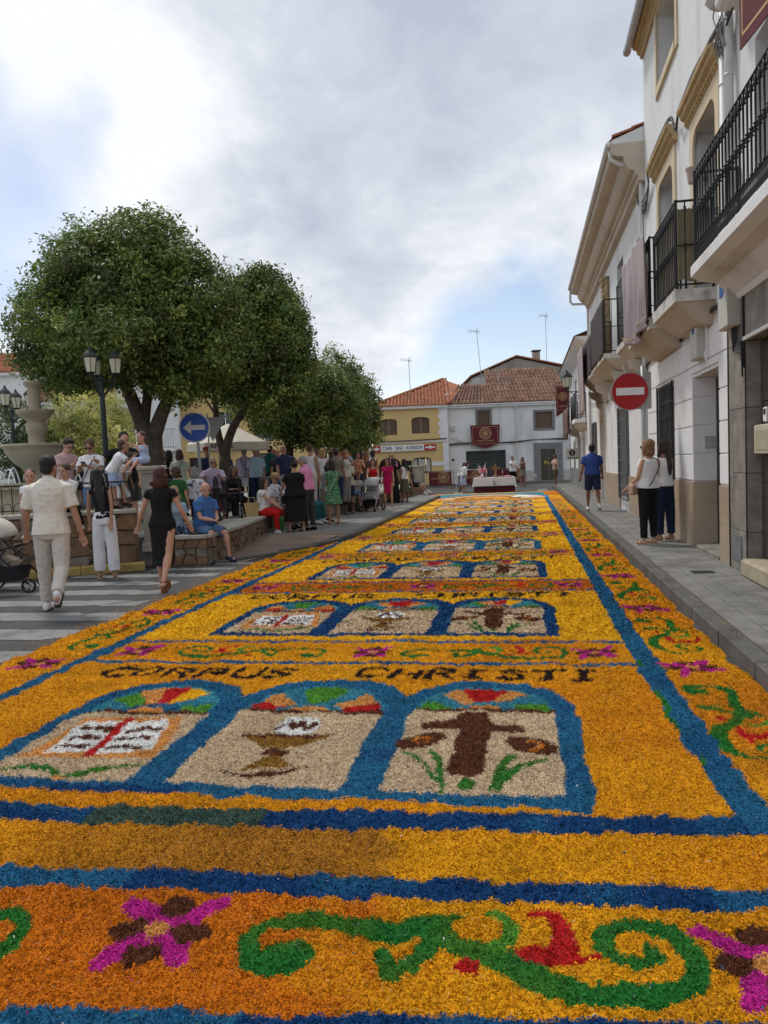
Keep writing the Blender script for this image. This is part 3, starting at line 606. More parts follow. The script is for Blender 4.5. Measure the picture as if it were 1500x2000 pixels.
def railing(path, z0, z1, parent, step=.13, fancy=True, r=.008, mid=False, band=0.0, m=None, rail=.018, name='railing', foot=.06):
    """rails along a path of (x,y) corners; every upright is a piece of its own"""
    m = m or m_iron; b = MB()
    for (xa, ya), (xb, yb) in zip(path[:-1], path[1:]):
        for z, t in [(z1, rail * .9), (z0 + foot, rail * .7)] + ([(z0 + foot + band, rail * .6)] if band else []) + ([(z0 + (z1 - z0) * .5, rail * .6)] if mid else []):
            b.tube([(xa, ya, z), (xb, yb, z)], t, 4)
        if band:
            n = max(1, int(sqrt((xb - xa) ** 2 + (yb - ya) ** 2) / .045))
            for k in range(n):
                t = (k + .5) / n; x, y = xa + (xb - xa) * t, ya + (yb - ya) * t; ca = .02
                dx, dy = (xb - xa) / n * .45, (yb - ya) / n * .45
                b.tube([(x - dx, y - dy, z0 + foot), (x, y, z0 + foot + band * .5), (x - dx, y - dy, z0 + foot + band)], .004, 4); b.tube([(x + dx, y + dy, z0 + foot), (x, y, z0 + foot + band * .5), (x + dx, y + dy, z0 + foot + band)], .004, 4)
    for x, y in path: b.tube([(x, y, z0), (x, y, z1 + .02)], rail, 6)
    ra = b.build(name, m, parent)
    me = baluster(z1 - z0 - foot - band, fancy, r).mesh('baluster', smooth=True); me.materials.append(m)
    for (xa, ya), (xb, yb) in zip(path[:-1], path[1:]):
        n = max(1, int(round(sqrt((xb - xa) ** 2 + (yb - ya) ** 2) / step)))
        for k in range(1, n): link('baluster', me, None, ra, (xa + (xb - xa) * k / n, ya + (yb - ya) * k / n, z0 + foot + band))
    return ra
def drape(name, fn, u0, u1, z0, z1, m, parent, amp=.03, folds=5, point=0.0, nu=28, nz=24, th=.006, seed=0, label=None, lean=0.0):
    """hanging cloth with folds; point > 0 gives the lower edge a middle tongue"""
    r = random.Random(seed); ph = r.random() * 6; V = []; F = []
    for s in (0, 1):
        for j in range(nz + 1):
            for i in range(nu + 1):
                a = i / nu; t = j / nz; bot = z0 + point * abs(2 * a - 1) ; z = z1 + (bot - z1) * t
                d = amp * (sin(a * folds * 2 * pi + ph + .6 * sin(t * 4)) * (.25 + .75 * t) + .5 * sin(a * folds * 3.3 + t * 3 + ph)) + lean * t
                V.append(fn(u0 + (u1 - u0) * a, z, d + s * th))
    n1 = (nu + 1) * (nz + 1); g = lambda i, j, s: s * n1 + j * (nu + 1) + i
    for j in range(nz):
        for i in range(nu): F.append((g(i, j, 0), g(i + 1, j, 0), g(i + 1, j + 1, 0), g(i, j + 1, 0))); F.append((g(i, j, 1), g(i, j + 1, 1), g(i + 1, j + 1, 1), g(i + 1, j, 1)))
    for i in range(nu): F.append((g(i, nz, 0), g(i + 1, nz, 0), g(i + 1, nz, 1), g(i, nz, 1))); F.append((g(i, 0, 0), g(i, 0, 1), g(i + 1, 0, 1), g(i + 1, 0, 0)))
    for j in range(nz): F.append((g(0, j, 0), g(0, j + 1, 0), g(0, j + 1, 1), g(0, j, 1))); F.append((g(nu, j, 0), g(nu, j, 1), g(nu, j + 1, 1), g(nu, j + 1, 0)))
    b = MB(); b.v = V; b.f = F; return b.build(name, m, parent, smooth=True, label=label)
def profile_y(b, prof, y0, y1):
    n = len(prof); b.add([(x, y0, z) for x, z in prof] + [(x, y1, z) for x, z in prof], [tuple(range(n)), tuple(range(2 * n - 1, n - 1, -1))] + [(i, n + i, n + (i + 1) % n, (i + 1) % n) for i in range(n)])
    return b
def tile_rows(b, fn, u0, u1, v0, v1, pu=.2, pv=.36, r=.07, jit=.01, rs=None, seg=4):
    """barrel tiles: fn(u, v, h) on the slope, v runs up it"""
    rs = rs or random.Random(5); nu = max(1, int((u1 - u0) / pu)); nv = max(1, int((v1 - v0) / pv))
    for i in range(nu):
        for j in range(nv):
            c = u0 + (i + .5) * (u1 - u0) / nu + rs.uniform(-jit, jit); a = v0 + j * (v1 - v0) / nv - .03 + rs.uniform(-jit, jit); e = a + (v1 - v0) / nv + .06; vs = []
            ra = r * rs.uniform(.95, 1.08); h0 = .02 + rs.uniform(0, jit)
            for v, k, hh in ((a, 1.0, h0 + .025), (e, .82, h0)):
                for s in range(seg + 1):
                    t = pi * s / seg; vs.append(fn(c + ra * k * cos(t), v, hh + ra * k * sin(t)))
            fs = [(s, s + 1, seg + 2 + s, seg + 1 + s) for s in range(seg)] + [tuple(range(seg, -1, -1))]
            b.add(vs, fs)
    return b
# ------------------------------------------------------------------ nearest house on the right: granite front, big balcony
h1 = empty('granite_fronted_house', (2.6, 7.5, 0), 0, 'nearest house on the right, weathered stone pillar, dark granite front and ornate iron balcony', 'house')
fn = FR(2.55)
wall(fn, 3.0, 10.13, 3.35, 10.6, [(7.4, 9.06, 3.9, 5.92), (3.6, 5.4, 3.9, 5.92)], .3, m_white, parent=h1)
b = MB(); b.box(2.55, 6, 9.98, 10.13, 0, 10.6); b.build('party_wall', m_white, h1)
for u0, u1 in ((7.4, 9.06), (3.6, 5.4)): window(fn, u0, u1, 3.92, 5.9, h1, .2, .07)
pl = MB(); zs = [.13, .62, 1.3, 2.05, 2.8, 3.35]
for k in range(5):
    box('pillar_stone', m_stone, h1, 2.50, 2.86, 9.37, 10.12, zs[k] + .003, zs[k + 1] - .003, ch=.004)
box('edge_strip', m_iron, h1, 2.492, 2.50, 10.08, 10.125, .13, 3.3); box('edge_strip', m_iron, h1, 2.492, 2.50, 9.36, 9.38, .13, 3.1)
k = 0
for y0, y1 in ((8.35, 9.36), (7.3, 8.34), (6.2, 7.29), (5.0, 6.19)):
    for z0, z1 in ((.34, 1.2), (1.205, 2.1), (2.105, 2.78)):
        box('granite_panel', m_gran, h1, 2.66, 2.80, y0 + .003, y1 - .003, z0 + .003, z1 - .003)
box('lintel', m_stone, h1, 2.50, 2.9, 5, 9.36, 2.80, 3.35, ch=.01); box('lintel_drip', m_white2, h1, 2.47, 2.52, 5, 9.36, 2.80, 2.84)
box('doorstep', mat('worn_beige_stone', (.36, .31, .22), .8, .15, 6, .4, 60), h1, 2.42, 2.9, 5, 9.34, .12, .33, ch=.03)
q = box('service_hatch', mat('grey_metal_hatch', (.16, .17, .175), .6, .15, 6), h1, 2.488, 2.50, 9.58, 10.0, .25, .56, ch=.002)
mbx = box('letterbox', mat('beige_painted_metal', (.50, .47, .35), .5, .05, 5), h1, 2.56, 2.66, 8.5, 9.28, 1.52, 1.84, ch=.01)
box('flap', mat('beige_flap', (.38, .36, .26), .5), mbx, 2.553, 2.562, 8.56, 9.2, 1.56, 1.78, ch=.002)
it = box('intercom', m_white2, h1, 2.61, 2.66, 9.0, 9.12, 1.87, 2.03, ch=.01); box('camera_eye', m_iron, it, 2.604, 2.612, 9.03, 9.09, 1.95, 2.01)
mt = box('meter_box', m_meter, h1, 2.36, 2.50, 9.55, 9.98, 3.0, 3.62, ch=.02)
box('blue_label', mat('blue_print', (.03, .10, .33), .6), mt, 2.353, 2.361, 9.72, 9.88, 3.38, 3.52)
b = MB()
for k in range(4): b.tube([(2.46, 9.6 + .05 * k, 3.0), (2.46, 9.55 + .05 * k, 2.82 - .03 * k), (2.47, 9.4, 2.8 - .05 * k), (2.47, 9.38, 2.4)], .011, 6)
b.tube([(2.49, 9.39, 2.5), (2.49, 9.39, 3.3)], .014, 6); b.build('meter_cables', m_cable, h1)
# balcony slab with moulded edge, swept back under
pr = [(2.55, 3.36), (2.44, 3.37), (2.35, 3.46), (2.29, 3.53), (2.12, 3.56), (2.04, 3.60), (2.00, 3.62), (2.00, 3.73), (2.02, 3.76), (2.55, 3.76)]
b = MB(); profile_y(b, pr, 5.2, 9.72); bal = b.build('balcony', m_old if False else m_white, h1)
b = MB(); profile_y(b, [(2.54, 3.30), (2.48, 3.30), (2.44, 3.365), (2.54, 3.365)], 5.2, 9.70); b.build('moulding', m_white2, bal)
railing([(2.52, 9.66), (2.05, 9.66), (2.05, 5.3)], 3.76, 4.80, h1, .125, True, .0105, band=.15, rail=.02)
fp = MB(); fp.lathe([(.055, 0), (.075, .14), (.08, .15), (.085, .17), (.07, .17), (.06, .02)], 14, (0, 0, 0)); o = fp.build('flower_pot', mat('pale_pink_plastic', (.42, .34, .30), .6), None, loc=(2.06, 9.80, 4.73)); tag(o, 'small pale pink plastic pot hooked on the corner of the ornate iron balcony', 'flower pot')
# storey above: rounded slab, its banner
b = MB(); profile_y(b, [(2.55, 6.5), (2.30, 6.5), (2.22, 6.53), (2.16, 6.6), (2.16, 6.75), (2.22, 6.8), (2.55, 6.8)], 5.2, 9.55); b.build('upper_balcony', m_white, h1)
b = MB(); b.tube([(2.28, 9.3, 6.46), (2.28, 6.4, 6.46)], .075, 12); b.build('awning_roller', m_white2, h1)
bn = empty('balcony_banner', (2.1, 7.2, 5), 0, 'flat maroon banner with a gold border line at the top right corner of the photo', 'banner')
f2 = FR(2.0)
b = MB(); b.prism([(5.4, 5.6), (6.45, 4.93), (7.52, 5.10 + .0), (7.52, 6.9), (5.4, 6.9)], 0, .012, lambda u, v, d: f2(u, v, d)); b.build('cloth', m_maroon, bn)
b = MB(); P_ = [(7.43, 6.9), (7.43, 5.19), (6.45, 5.03), (5.4, 5.7)]
for (ua, va), (ub, vb) in zip(P_[:-1], P_[1:]):
    dx, dy = ub - ua, vb - va; l_ = sqrt(dx * dx + dy * dy); nx, ny = -dy / l_ * .012, dx / l_ * .012
    b.prism([(ua - nx, va - ny), (ub - nx, vb - ny), (ub + nx, vb + ny), (ua + nx, va + ny)], .012, .015, lambda u, v, d: f2(u, v, d))
b.build('gold_border', m_gold, bn)
# two fat downpipes with an elbow, and the tangle of telephone wires
b = MB(); b.tube([(2.47, 10.05, 6.9), (2.47, 10.05, 3.15), (2.47, 10.0, 3.05), (2.51, 9.9, 3.0)], .05, 14); b.tube([(2.47, 10.05, 3.34), (2.47, 10.05, 3.42)], .056, 14)
b.tube([(2.47, 9.80, 8.9), (2.47, 9.80, 3.72)], .05, 14)
for z in (4.4, 5.9): b.tube([(2.47, 10.05, z), (2.47, 10.05, z + .03)], .055, 14); b.tube([(2.47, 9.80, z), (2.47, 9.80, z + .03)], .055, 14)
b.build('downpipe', m_pipe, h1, smooth=True)
# ------------------------------------------------------------------ tall white house with two french doors
h2 = empty('tall_white_house', (2.6, 13.3, 0), 0, 'tall white three storey house with cream framed french doors and a beige marble base', 'house')
H2 = [(10.72, 12.3, .12, 2.68), (13.78, 15.32, .62, 2.80), (10.66, 12.0, 3.72, 6.12), (13.48, 14.88, 3.72, 6.32), (13.12, 14.85, 8.0, 9.3)]
wall(fn, 10.15, 16.45, 0, 9.75, H2, .42, m_white, parent=h2)
b = MB(); b.box(2.56, 7, 16.25, 16.45, 0, 9.75); b.build('gable_wall', m_white, h2)
b = MB(); b.box(2.97, 7, 10.15, 10.3, 3, 9.75); b.build('side_wall', m_white, h2)
# blocks of the ground floor, grooves between
zc = [1.13, 1.53, 1.95, 2.37, 2.83, 3.25]
def course(y0, y1, zlo=1.13, zhi=3.25, m=m_white2, nm='wall_block', X=2.55, L_=.9):
    for a, c in zip(zc[:-1], zc[1:]):
        a2, c2 = max(a, zlo), min(c, zhi)
        if c2 - a2 < .08: continue
        n = max(1, int(round((y1 - y0) / L_))); 
        for k in range(n): box(nm, m, h2, X - .022, X + .01, y0 + (y1 - y0) * k / n + .004, y0 + (y1 - y0) * (k + 1) / n - .004, a2 + .012, c2 - .006, ch=.006)
course(10.155, 10.70); course(12.31, 13.70); course(15.40, 16.44); course(10.705, 12.30, 2.72); course(13.705, 15.395, 2.84)
def dado(y0, y1, z1=1.12, X=2.55, par=h2, L_=.62, z0=.12, m=None, nm='stone_panel'):
    n = max(1, int(round((y1 - y0) / L_)))
    for k in range(n):
        for za, zb_ in ((z0, .62), (.62, z1)): box(nm, m or m_marble, par, X - .035, X + .01, y0 + (y1 - y0) * k / n + .002, y0 + (y1 - y0) * (k + 1) / n - .002, za + .002, zb_ - .002, ch=.003)
dado(10.155, 10.70); dado(12.31, 13.76); dado(13.765, 15.33, .60 + .02); dado(15.35, 16.44)
for z0, z1, mm in ((.14, .62, m_marble), (.622, 1.12, m_marble), (1.14, 1.55, m_meter), (1.56, 1.97, m_meter), (1.98, 2.39, m_meter), (2.40, 2.67, m_meter)):
    o = box('reveal_block', m_marble if mm is m_marble else m_white2, h2, 2.53, 2.96, 12.285, 12.31, z0, z1)
box('door_step', m_stone, h2, 2.5, 3.0, 10.7, 12.28, .11, .19, ch=.01)
dr = box('door', mat('black_painted_door', (.016, .018, .024), .35, .05, 5), h2, 2.86, 2.92, 10.73, 12.28, .19, 2.66)
for y0 in (10.82, 11.56):
    for z0, z1 in ((.35, .95), (1.05, 1.6), (1.7, 2.5)): box('door_panel', m_iron, dr, 2.845, 2.862, y0, y0 + .62, z0, z1, ch=.01)
box('door_handle', m_zinc, dr, 2.82, 2.845, 11.48, 11.52, 1.1, 1.3)
box('letterbox', m_zinc, h2, 2.69, 2.90, 12.255, 12.284, 1.62, 1.80, ch=.008)
# window with a full height grille
w_ = window(fn, 13.8, 15.3, .64, 2.78, h2, .2, .06)
box('window_sill', m_marble, h2, 2.44, 2.60, 13.72, 15.38, .56, .62, ch=.008)
gr = MB()
for z in (.70, 1.15, 1.68, 1.76, 2.2, 2.45, 2.74): gr.box(2.505, 2.520, 13.80, 15.30, z, z + .022)
for y in (13.80, 15.28): gr.box(2.500, 2.524, y, y + .022, .66, 2.8)
grl = gr.build('window_grille', m_iron, h2)
me = MB().box(-.007, .007, -.007, .007, .66, 2.78).mesh('grille_bar'); me.materials.append(m_iron)
for k in range(12): link('grille_bar', me, None, grl, (2.512, 13.92 + k * .115, 0))
# french doors: cream surrounds with rounded heads, ochre mouldings
def french(y0, y1, z1, n):
    window(fn, y0 + .02, y1 - .02, 3.74, z1 - .02, h2, .38, .07, mull=1, name='french_door')
    b = MB(); s = .18; k = 5; P1 = [(y0, 3.72)]; 
    arc = lambda cx, cz, a0, a1, r: [(cx + r * cos(a0 + (a1 - a0) * i / k), cz + r * sin(a0 + (a1 - a0) * i / k)) for i in range(k + 1)]
    inner = [(y0 + .02, 3.72)] + arc(y0 + .27, z1 - .25, pi, pi / 2, .25) + arc(y1 - .27, z1 - .25, pi / 2, 0, .25) + [(y1 - .02, 3.72)]
    outer = [(y0 - s, 3.72), (y0 - s, z1 - .25)] + [(y0 - s, z1 + .2)] + [(y0 - s + (y1 - y0 + 2 * s) * t, z1 + .2) for t in (.1, .2, .35, .45, .55, .65, .8, .9)] + [(y1 + s, z1 + .2), (y1 + s, z1 - .25), (y1 + s, 3.72)]
    m_ = min(len(inner), len(outer)); inner = inner[:m_ - 1] + [inner[-1]]; outer = outer[:m_ - 1] + [outer[-1]]
    for i in range(m_ - 1):
        q = [inner[i], inner[i + 1], outer[i + 1], outer[i]]
        b.prism(q, 0, .035, lambda u, v, d: fn(u, v, d))
    b.build('window_surround', m_cream, h2)
    b = MB(); profile_y(b, [(2.55, z1 + .20), (2.50, z1 + .20), (2.47, z1 + .25), (2.48, z1 + .29), (2.42, z1 + .33), (2.41, z1 + .38), (2.37, z1 + .40), (2.36, z1 + .45), (2.55, z1 + .46)], y0 - .30, y1 + .30); mo = b.build('cornice_moulding', m_ochre, h2)
    b = MB()
    for i in range(14): y = y0 - .2 + i * (y1 - y0 + .4) / 13; b.ell((2.47, y, z1 + .24), (.02, .045, .025), 6, 4)
    b.build('carved_beads', m_ochre, mo)
french(10.66, 12.0, 6.12, 0); french(13.48, 14.88, 6.32, 1)
surround(fn, 13.14, 14.83, 8.02, 9.3, .13, .03, h2, m_cream); window(fn, 13.2, 14.8, 8.05, 9.3, h2, .3, .06)
# eaves: ochre stepped cornice, zinc gutter, tile rim
b = MB(); profile_y(b, [(2.55, 9.35), (2.50, 9.35), (2.48, 9.42), (2.44, 9.44), (2.42, 9.52), (2.36, 9.54), (2.34, 9.62), (2.55, 9.62)], 10.15, 16.42); b.build('eaves_cornice', m_ochre, h2)
b = MB(); b.tube([(2.26, 16.55, 9.57), (2.26, 10.2, 9.57)], .075, 10); b.tube([(2.26, 16.50, 9.57), (2.26, 16.42, 9.57)], .08, 10)
b.build('gutter', m_zinc, h2, smooth=True)
b = MB(); b.add([(2.3, 16.42, 9.64), (2.3, 10.1, 9.64), (7, 10.1, 11.6), (7, 16.5, 11.6)], [(0, 1, 2, 3)]); sl_ = b.build('roof', m_tile, h2)
b = MB(); tile_rows(b, lambda u, v, h: (2.40 + v, u, 9.70 + v * .41 + h), 10.2, 16.45, 0, 2.0); b.build('roof_tiles', m_tile, sl_)['kind'] = 'stuff'
# its first balcony, khaki tarpaulin lashed inside the rails
def balcony(parent, X, y0, y1, z0, z1, m=m_old, lip=.16, under=True, name='balcony', ribs=0):
    pr = [(2.55, z0 - lip - .25), (X + .28, z0 - lip - .22), (X + .14, z0 - lip - .06), (X + .05, z0 - lip), (X, z0 - lip), (X, z0), (2.55, z0)] if under else [(X, z0 - lip), (X, z0), (2.55, z0), (2.55, z0 - lip)]
    b = MB(); profile_y(b, [(X, z0 - lip), (X, z0), (2.56, z0), (2.56, z0 - lip)], y0, y1); o = b.build(name, m, parent)
    if under:
        q = MB(); n = 5; w0 = (X + .03, y0 + .03, y1 - .03, z0 - lip - .003)
        q.add([(X + .03, y0 + .03, z0 - lip), (2.56, y0 + .03, z0 - lip), (2.56, y1 - .03, z0 - lip), (X + .03, y1 - .03, z0 - lip),
               (2.36, y0 + .22, z0 - lip - .26), (2.56, y0 + .22, z0 - lip - .30), (2.56, y1 - .22, z0 - lip - .30), (2.36, y1 - .22, z0 - lip - .26)], [(0, 1, 2, 3), (0, 4, 5, 1), (2, 6, 7, 3), (0, 3, 7, 4), (4, 7, 6, 5)])
        q.build('soffit', m_soff, o)
    return o
bl = balcony(h2, 2.03, 10.84, 12.60, 3.72, 4.85); railing([(2.52, 10.87), (2.06, 10.87), (2.06, 12.57), (2.52, 12.57)], 3.72, 4.86, h2, .12, True, .008, mid=True)
b = MB()
for i in range(10):
    for (pa, pb) in (((2.09 + .046 * i, 10.91), (2.09 + .046 * (i + 1), 10.91)),): 
        za, zb_ = 3.84 + .02 * sin(i * 1.3), 3.84 + .02 * sin(i * 1.3 + 1.3); oa, ob = .012 * sin(i * 1.9), .012 * sin(i * 1.9 + 1.9)
        b.add([(pa[0], pa[1] + oa, za), (pb[0], pb[1] + ob, zb_), (pb[0], pb[1] + ob, 4.76), (pa[0], pa[1] + oa, 4.78)], [(0, 1, 2, 3)])
for i in range(14):
    ya, yb = 10.92 + i * .115, 10.92 + (i + 1) * .115; oa, ob = .012 * sin(i * 1.9), .012 * sin(i * 1.9 + 1.9)
    b.add([(2.10 + oa, ya, 3.84), (2.10 + ob, yb, 3.84), (2.10 + ob, yb, 4.76), (2.10 + oa, ya, 4.76)], [(0, 1, 2, 3)])
o = b.build('balcony_screen', m_khaki, None); tag(o, 'khaki tarpaulin lashed inside the railing of the stained corner balcony', 'tarpaulin')
mo = o.modifiers.new('thickness', 'SOLIDIFY'); mo.thickness = .004
lm = empty('wall_lamp', (2.4, 12.7, 5.0), 0, 'small flat white outdoor light on the white wall between the french doors', 'lamp')
b = MB(); b.lathe([(.16, 0), (.17, .02), (.10, .05), (.03, .06)], 12, (2.38, 12.75, 5.05)); b.build('shade', m_meter, lm); b = MB(); b.tube([(2.38, 12.75, 5.05), (2.42, 12.75, 4.95), (2.55, 12.75, 4.95)], .015, 6); b.build('bracket', m_meter, lm)
# second balcony, mauve satin banner over it
bl = balcony(h2, 2.03, 12.95, 15.40, 3.72, 4.85); railing([(2.52, 12.98), (2.06, 12.98), (2.06, 15.37), (2.52, 15.37)], 3.72, 4.98, h2, .12, True, .008, mid=True)
bn = empty('balcony_banner', (2.0, 14.1, 4), 0, 'long pale mauve satin banner with gold rim hanging beside the no entry sign', 'banner')
f2 = FR(1.98); drape('cloth', f2, 12.75, 15.45, 3.45, 5.12, m_mauve, bn, .05, 4, .22, 60, 40, seed=3)
b = MB()
for k in range(26):
    a, c = k / 26, (k + 1) / 26; zz = lambda t: 3.55 + .22 * abs(2 * t - 1)
    dd = lambda t: .045 * (sin(t * 4 * 2 * pi + 3) * .9) + .05
    b.add([f2(12.85 + 2.5 * a, zz(a), dd(a)), f2(12.85 + 2.5 * c, zz(c), dd(c)), f2(12.85 + 2.5 * c, zz(c) + .02, dd(c)), f2(12.85 + 2.5 * a, zz(a) + .02, dd(a))], [(0, 1, 2, 3)])
o = b.build('gold_rim', m_gold, bn)
# wires along the front
def cable(name, pts, r, m, parent, k=6):
    P = smooth_path(pts, k); b = MB(); b.tube(P, r, 5, cap=False); return b.build(name, m, parent)
rr = random.Random(9)
wires = empty('wall_wiring', (2.5, 12, 4), 0, 'tangle of grey and black telephone wires strung over the white house fronts', 'cables')
for k in range(7):
    j = lambda s=.05: rr.uniform(-s, s)
    cable('wire', [(2.46 + j(.02), 9.3, 6.6 + j()), (2.44, 9.9, 6.55 + j(.12)), (2.45, 10.4, 6.62 + j(.09)), (2.42, 11.4, 6.72 + j(.04)), (2.42, 12.4, 6.66 + j(.04)), (2.45, 12.8, 6.55 + j(.08)), (2.42, 13.2, 6.84 + j(.03)), (2.42, 15.2, 6.86 + j(.04)), (2.48, 15.6, 6.6 + j(.07)), (2.5, 16.3, 6.45 + j(.15)), (2.5, 17.2, 6.9 + j(.1))], .008 + .004 * (k % 3), m_greycable if k % 2 else m_cable, wires)
for k in range(9): cable('wire', [(2.42 + rr.uniform(-.05, .03), 9.75 + rr.uniform(0, .4), 6.5 + rr.uniform(-.3, .25)) for _ in range(5)], .008, m_greycable, wires)
for k in range(3): cable('wire', [(2.50, 10.2, 3.44 - .03 * k), (2.50, 11.5, 3.45 - .03 * k + .02), (2.52, 13.0, 3.40 - .03 * k), (2.52, 16.0, 3.42 - .02 * k), (2.53, 18.5, 3.2 - .02 * k), (2.53, 23.0, 3.15), (2.53, 30, 3.5)], .012, m_cable if k else m_greycable, wires)
mt = box('meter_box', m_meter, h2, 2.40, 2.55, 11.35, 11.78, 2.86, 3.50, ch=.02); box('blue_label', MATS['blue_print'], mt, 2.393, 2.401, 11.5, 11.62, 3.22, 3.36)
b = MB(); b.tube([(2.5, 11.34, 2.95), (2.5, 11.25, 2.8), (2.5, 11.2, 3.0), (2.5, 11.22, 3.4)], .012, 6); b.build('meter_conduit', m_white2, h2)
b = MB(); b.add([], []); 
for k in range(16): b.ell((2.54, 11.95 + rr.uniform(-.14, .14), 3.05 + rr.uniform(-.2, .2)), (.015, rr.uniform(.03, .09), rr.uniform(.03, .08)), 7, 4)
b.build('flaked_plaster', m_soff, h2)
mh = tag(box('drain_cover', m_iron, None, 1.95, 2.2, 9.55, 9.76, .126, .134), 'small dark drain cover set in the grey pavement by the marble base', 'drain cover')
# ------------------------------------------------------------------ low white house with the deep cove eaves
h3 = empty('low_white_house', (2.6, 23, 0), 0, 'low white house with deep curved beige eaves and white gutter on the right', 'house')
fn3 = FR(2.57)
H3 = [(19.75, 21.5, .45, 2.76), (25.45, 26.5, .12, 2.70), (28.0, 29.2, .9, 2.75), (20.15, 21.4, 4.1, 6.5), (25.0, 26.1, 4.1, 6.3), (17.0, 17.9, 4.1, 6.2)]
wall(fn3, 16.45, 30.2, 0, 7.45, H3, .3, m_white, parent=h3)
for k, (y0, y1, z0, z1) in enumerate(H3):
    if k == 1: box('door', m_shut, h3, 2.76, 2.80, y0, y1, z0, z1); continue
    window(fn3, y0 + .02, y1 - .02, z0 + .02, z1 - .02, h3, .18, .06)
surround(fn3, 25.45, 26.5, .12, 2.7, .2, .025, h3, m_soff, 'door_surround', False)
m_gril = mat('grey_painted_iron', (.10, .115, .12), .5, .1, 5, spec=.5)
for y0, y1, z0, z1 in ((19.75, 21.5, .42, 2.8), (28.0, 29.2, .9, 2.75)):
    g_ = MB(); n = int((y1 - y0) / .16)
    for z in [z0 + (z1 - z0) * k / 7 for k in range(8)]: g_.box(2.50, 2.515, y0, y1, z - .012, z + .012)
    for k in range(n + 1): y = y0 + (y1 - y0) * k / n; g_.box(2.503, 2.512, y - .008, y + .008, z0, z1)
    for y in (y0, y1): g_.box(2.50, 2.57, y - .012, y + .012, z0, z1)
    g_.build('window_grille', m_gril, h3)
for a, c in ((16.46, 19.72), (21.52, 25.2), (26.75, 27.98), (27.99, 30.18)): dado(a, c, 1.05 if c < 29 or a > 26 else 1.05, 2.57, h3, .9)
prof = [(2.57, 7.02), (2.44, 7.04), (2.42, 7.14), (2.36, 7.17), (2.36, 7.24), (2.27, 7.27), (2.21, 7.34), (2.16, 7.44), (2.14, 7.54), (2.03, 7.56), (1.93, 7.60), (1.90, 7.66), (1.90, 7.80), (2.57, 7.80)]
b = MB(); profile_y(b, prof, 16.455, 29.8); b.build('cove_eaves', m_soff, h3)
b = MB(); b.tube([(1.86, 16.45, 7.80), (1.86, 29.85, 7.80)], .06, 10)
b.tube([(1.90, 16.62, 7.74), (1.92, 16.62, 7.56), (2.10, 16.62, 7.44), (2.44, 16.62, 7.42), (2.50, 16.62, 7.3), (2.50, 16.62, 3.0), (2.50, 16.62, .2)], .045, 10)
b.tube([(1.88, 29.7, 7.74), (1.88, 29.7, 7.3), (1.95, 29.7, 7.2), (2.40, 29.7, 7.18), (2.5, 29.7, 7.0), (2.5, 29.7, .2)], .045, 10); b.build('gutter_and_downpipe', m_pipe, h3, smooth=True)
b = MB(); b.add([(1.84, 16.46, 7.86), (1.84, 30.1, 7.86), (7, 30.1, 9.7), (7, 16.46, 9.7)], [(0, 1, 2, 3)]); rf = b.build('roof', m_tile, h3)
b = MB(); b.add([(1.92, 16.462, 7.79), (2.2, 16.462, 7.79), (7, 16.462, 7.79), (7, 16.462, 9.69), (1.92, 16.462, 7.87)], [(0, 1, 2, 3, 4)]); b.build('gable_end', m_white, h3)
b = MB(); tile_rows(b, lambda u, v, h: (1.96 + v, u, 7.88 + v * .355 + h), 16.40, 30.0, 0, 1.5); b.build('roof_tiles', m_tile, rf)['kind'] = 'stuff'
# balconies with brackets
def bal3(y0, y1, X, z0, z1, screen=None, seed=0, par=None):
    par = par or h3; bl = balcony(par, X, y0, y1, z0, z1, m_old, .13); b = MB()
    for y in (y0 + .35, y1 - .35): b = MB(); b.prism([(2.57, z0 - .42), (2.57, z0 - 1.0), (2.46, z0 - .92), (2.42, z0 - .7), (2.26, z0 - .6), (2.2, z0 - .42)], y - .1, y + .1, lambda u, v, d: (u, d, v)); b.build('bracket', m_soff, bl)
    railing([(2.54, y0 + .04), (X + .04, y0 + .04), (X + .04, y1 - .04), (2.54, y1 - .04)], z0, z1, par, .16, False, .007, mid=True)
    if screen:
        o = drape('balcony_cloth', FR(X - .01), y0 + .05, y1 - .05, z0 - .05, z1, screen, None, .012, 3, 0, 20, 12, seed=seed); return o
bal3(16.5, 18.1, 2.12, 3.95, 5.3, None)
b = MB()
o = bal3(19.6, 22.9, 2.0, 4.05, 5.35, m_dcloth, 5); tag(o, 'dark brown cloth covering the front of the bracketed balcony under the cove eaves', 'cloth')
o = bal3(23.9, 27.0, 2.08, 4.1, 5.2, m_dcloth, 6); tag(o, 'dark cloth on the second bracketed balcony beyond the carved figure', 'cloth')
# carved corner figure on the wall, a relief stack of lumps
st = empty('carved_wall_ornament', (2.5, 23.4, 5), 0, 'weathered ochre carved figure fixed upright on the white wall', 'ornament')
b = MB(); rr = random.Random(4)
for k in range(16): z = 4.5 + k * .14; b.ell((2.42 + rr.uniform(-.04, .03), 23.4 + rr.uniform(-.1, .1), z), (.09, rr.uniform(.12, .26), .12), 8, 5)
b.box(2.44, 2.57, 23.2, 23.6, 4.45, 6.7); b.build('relief', mat('aged_ochre_stone', (.34, .26, .15), .9, .3, 8, .6, 60), st, smooth=True)
bn = empty('street_banner', (1.95, 25.5, 4), 0, 'narrow pale mauve cloth hanging down from the second bracketed balcony', 'banner')
drape('cloth', FR(1.96), 25.3, 27.6, 2.9, 5.1, m_mauve, bn, .03, 4, .15, 20, 20, seed=8)
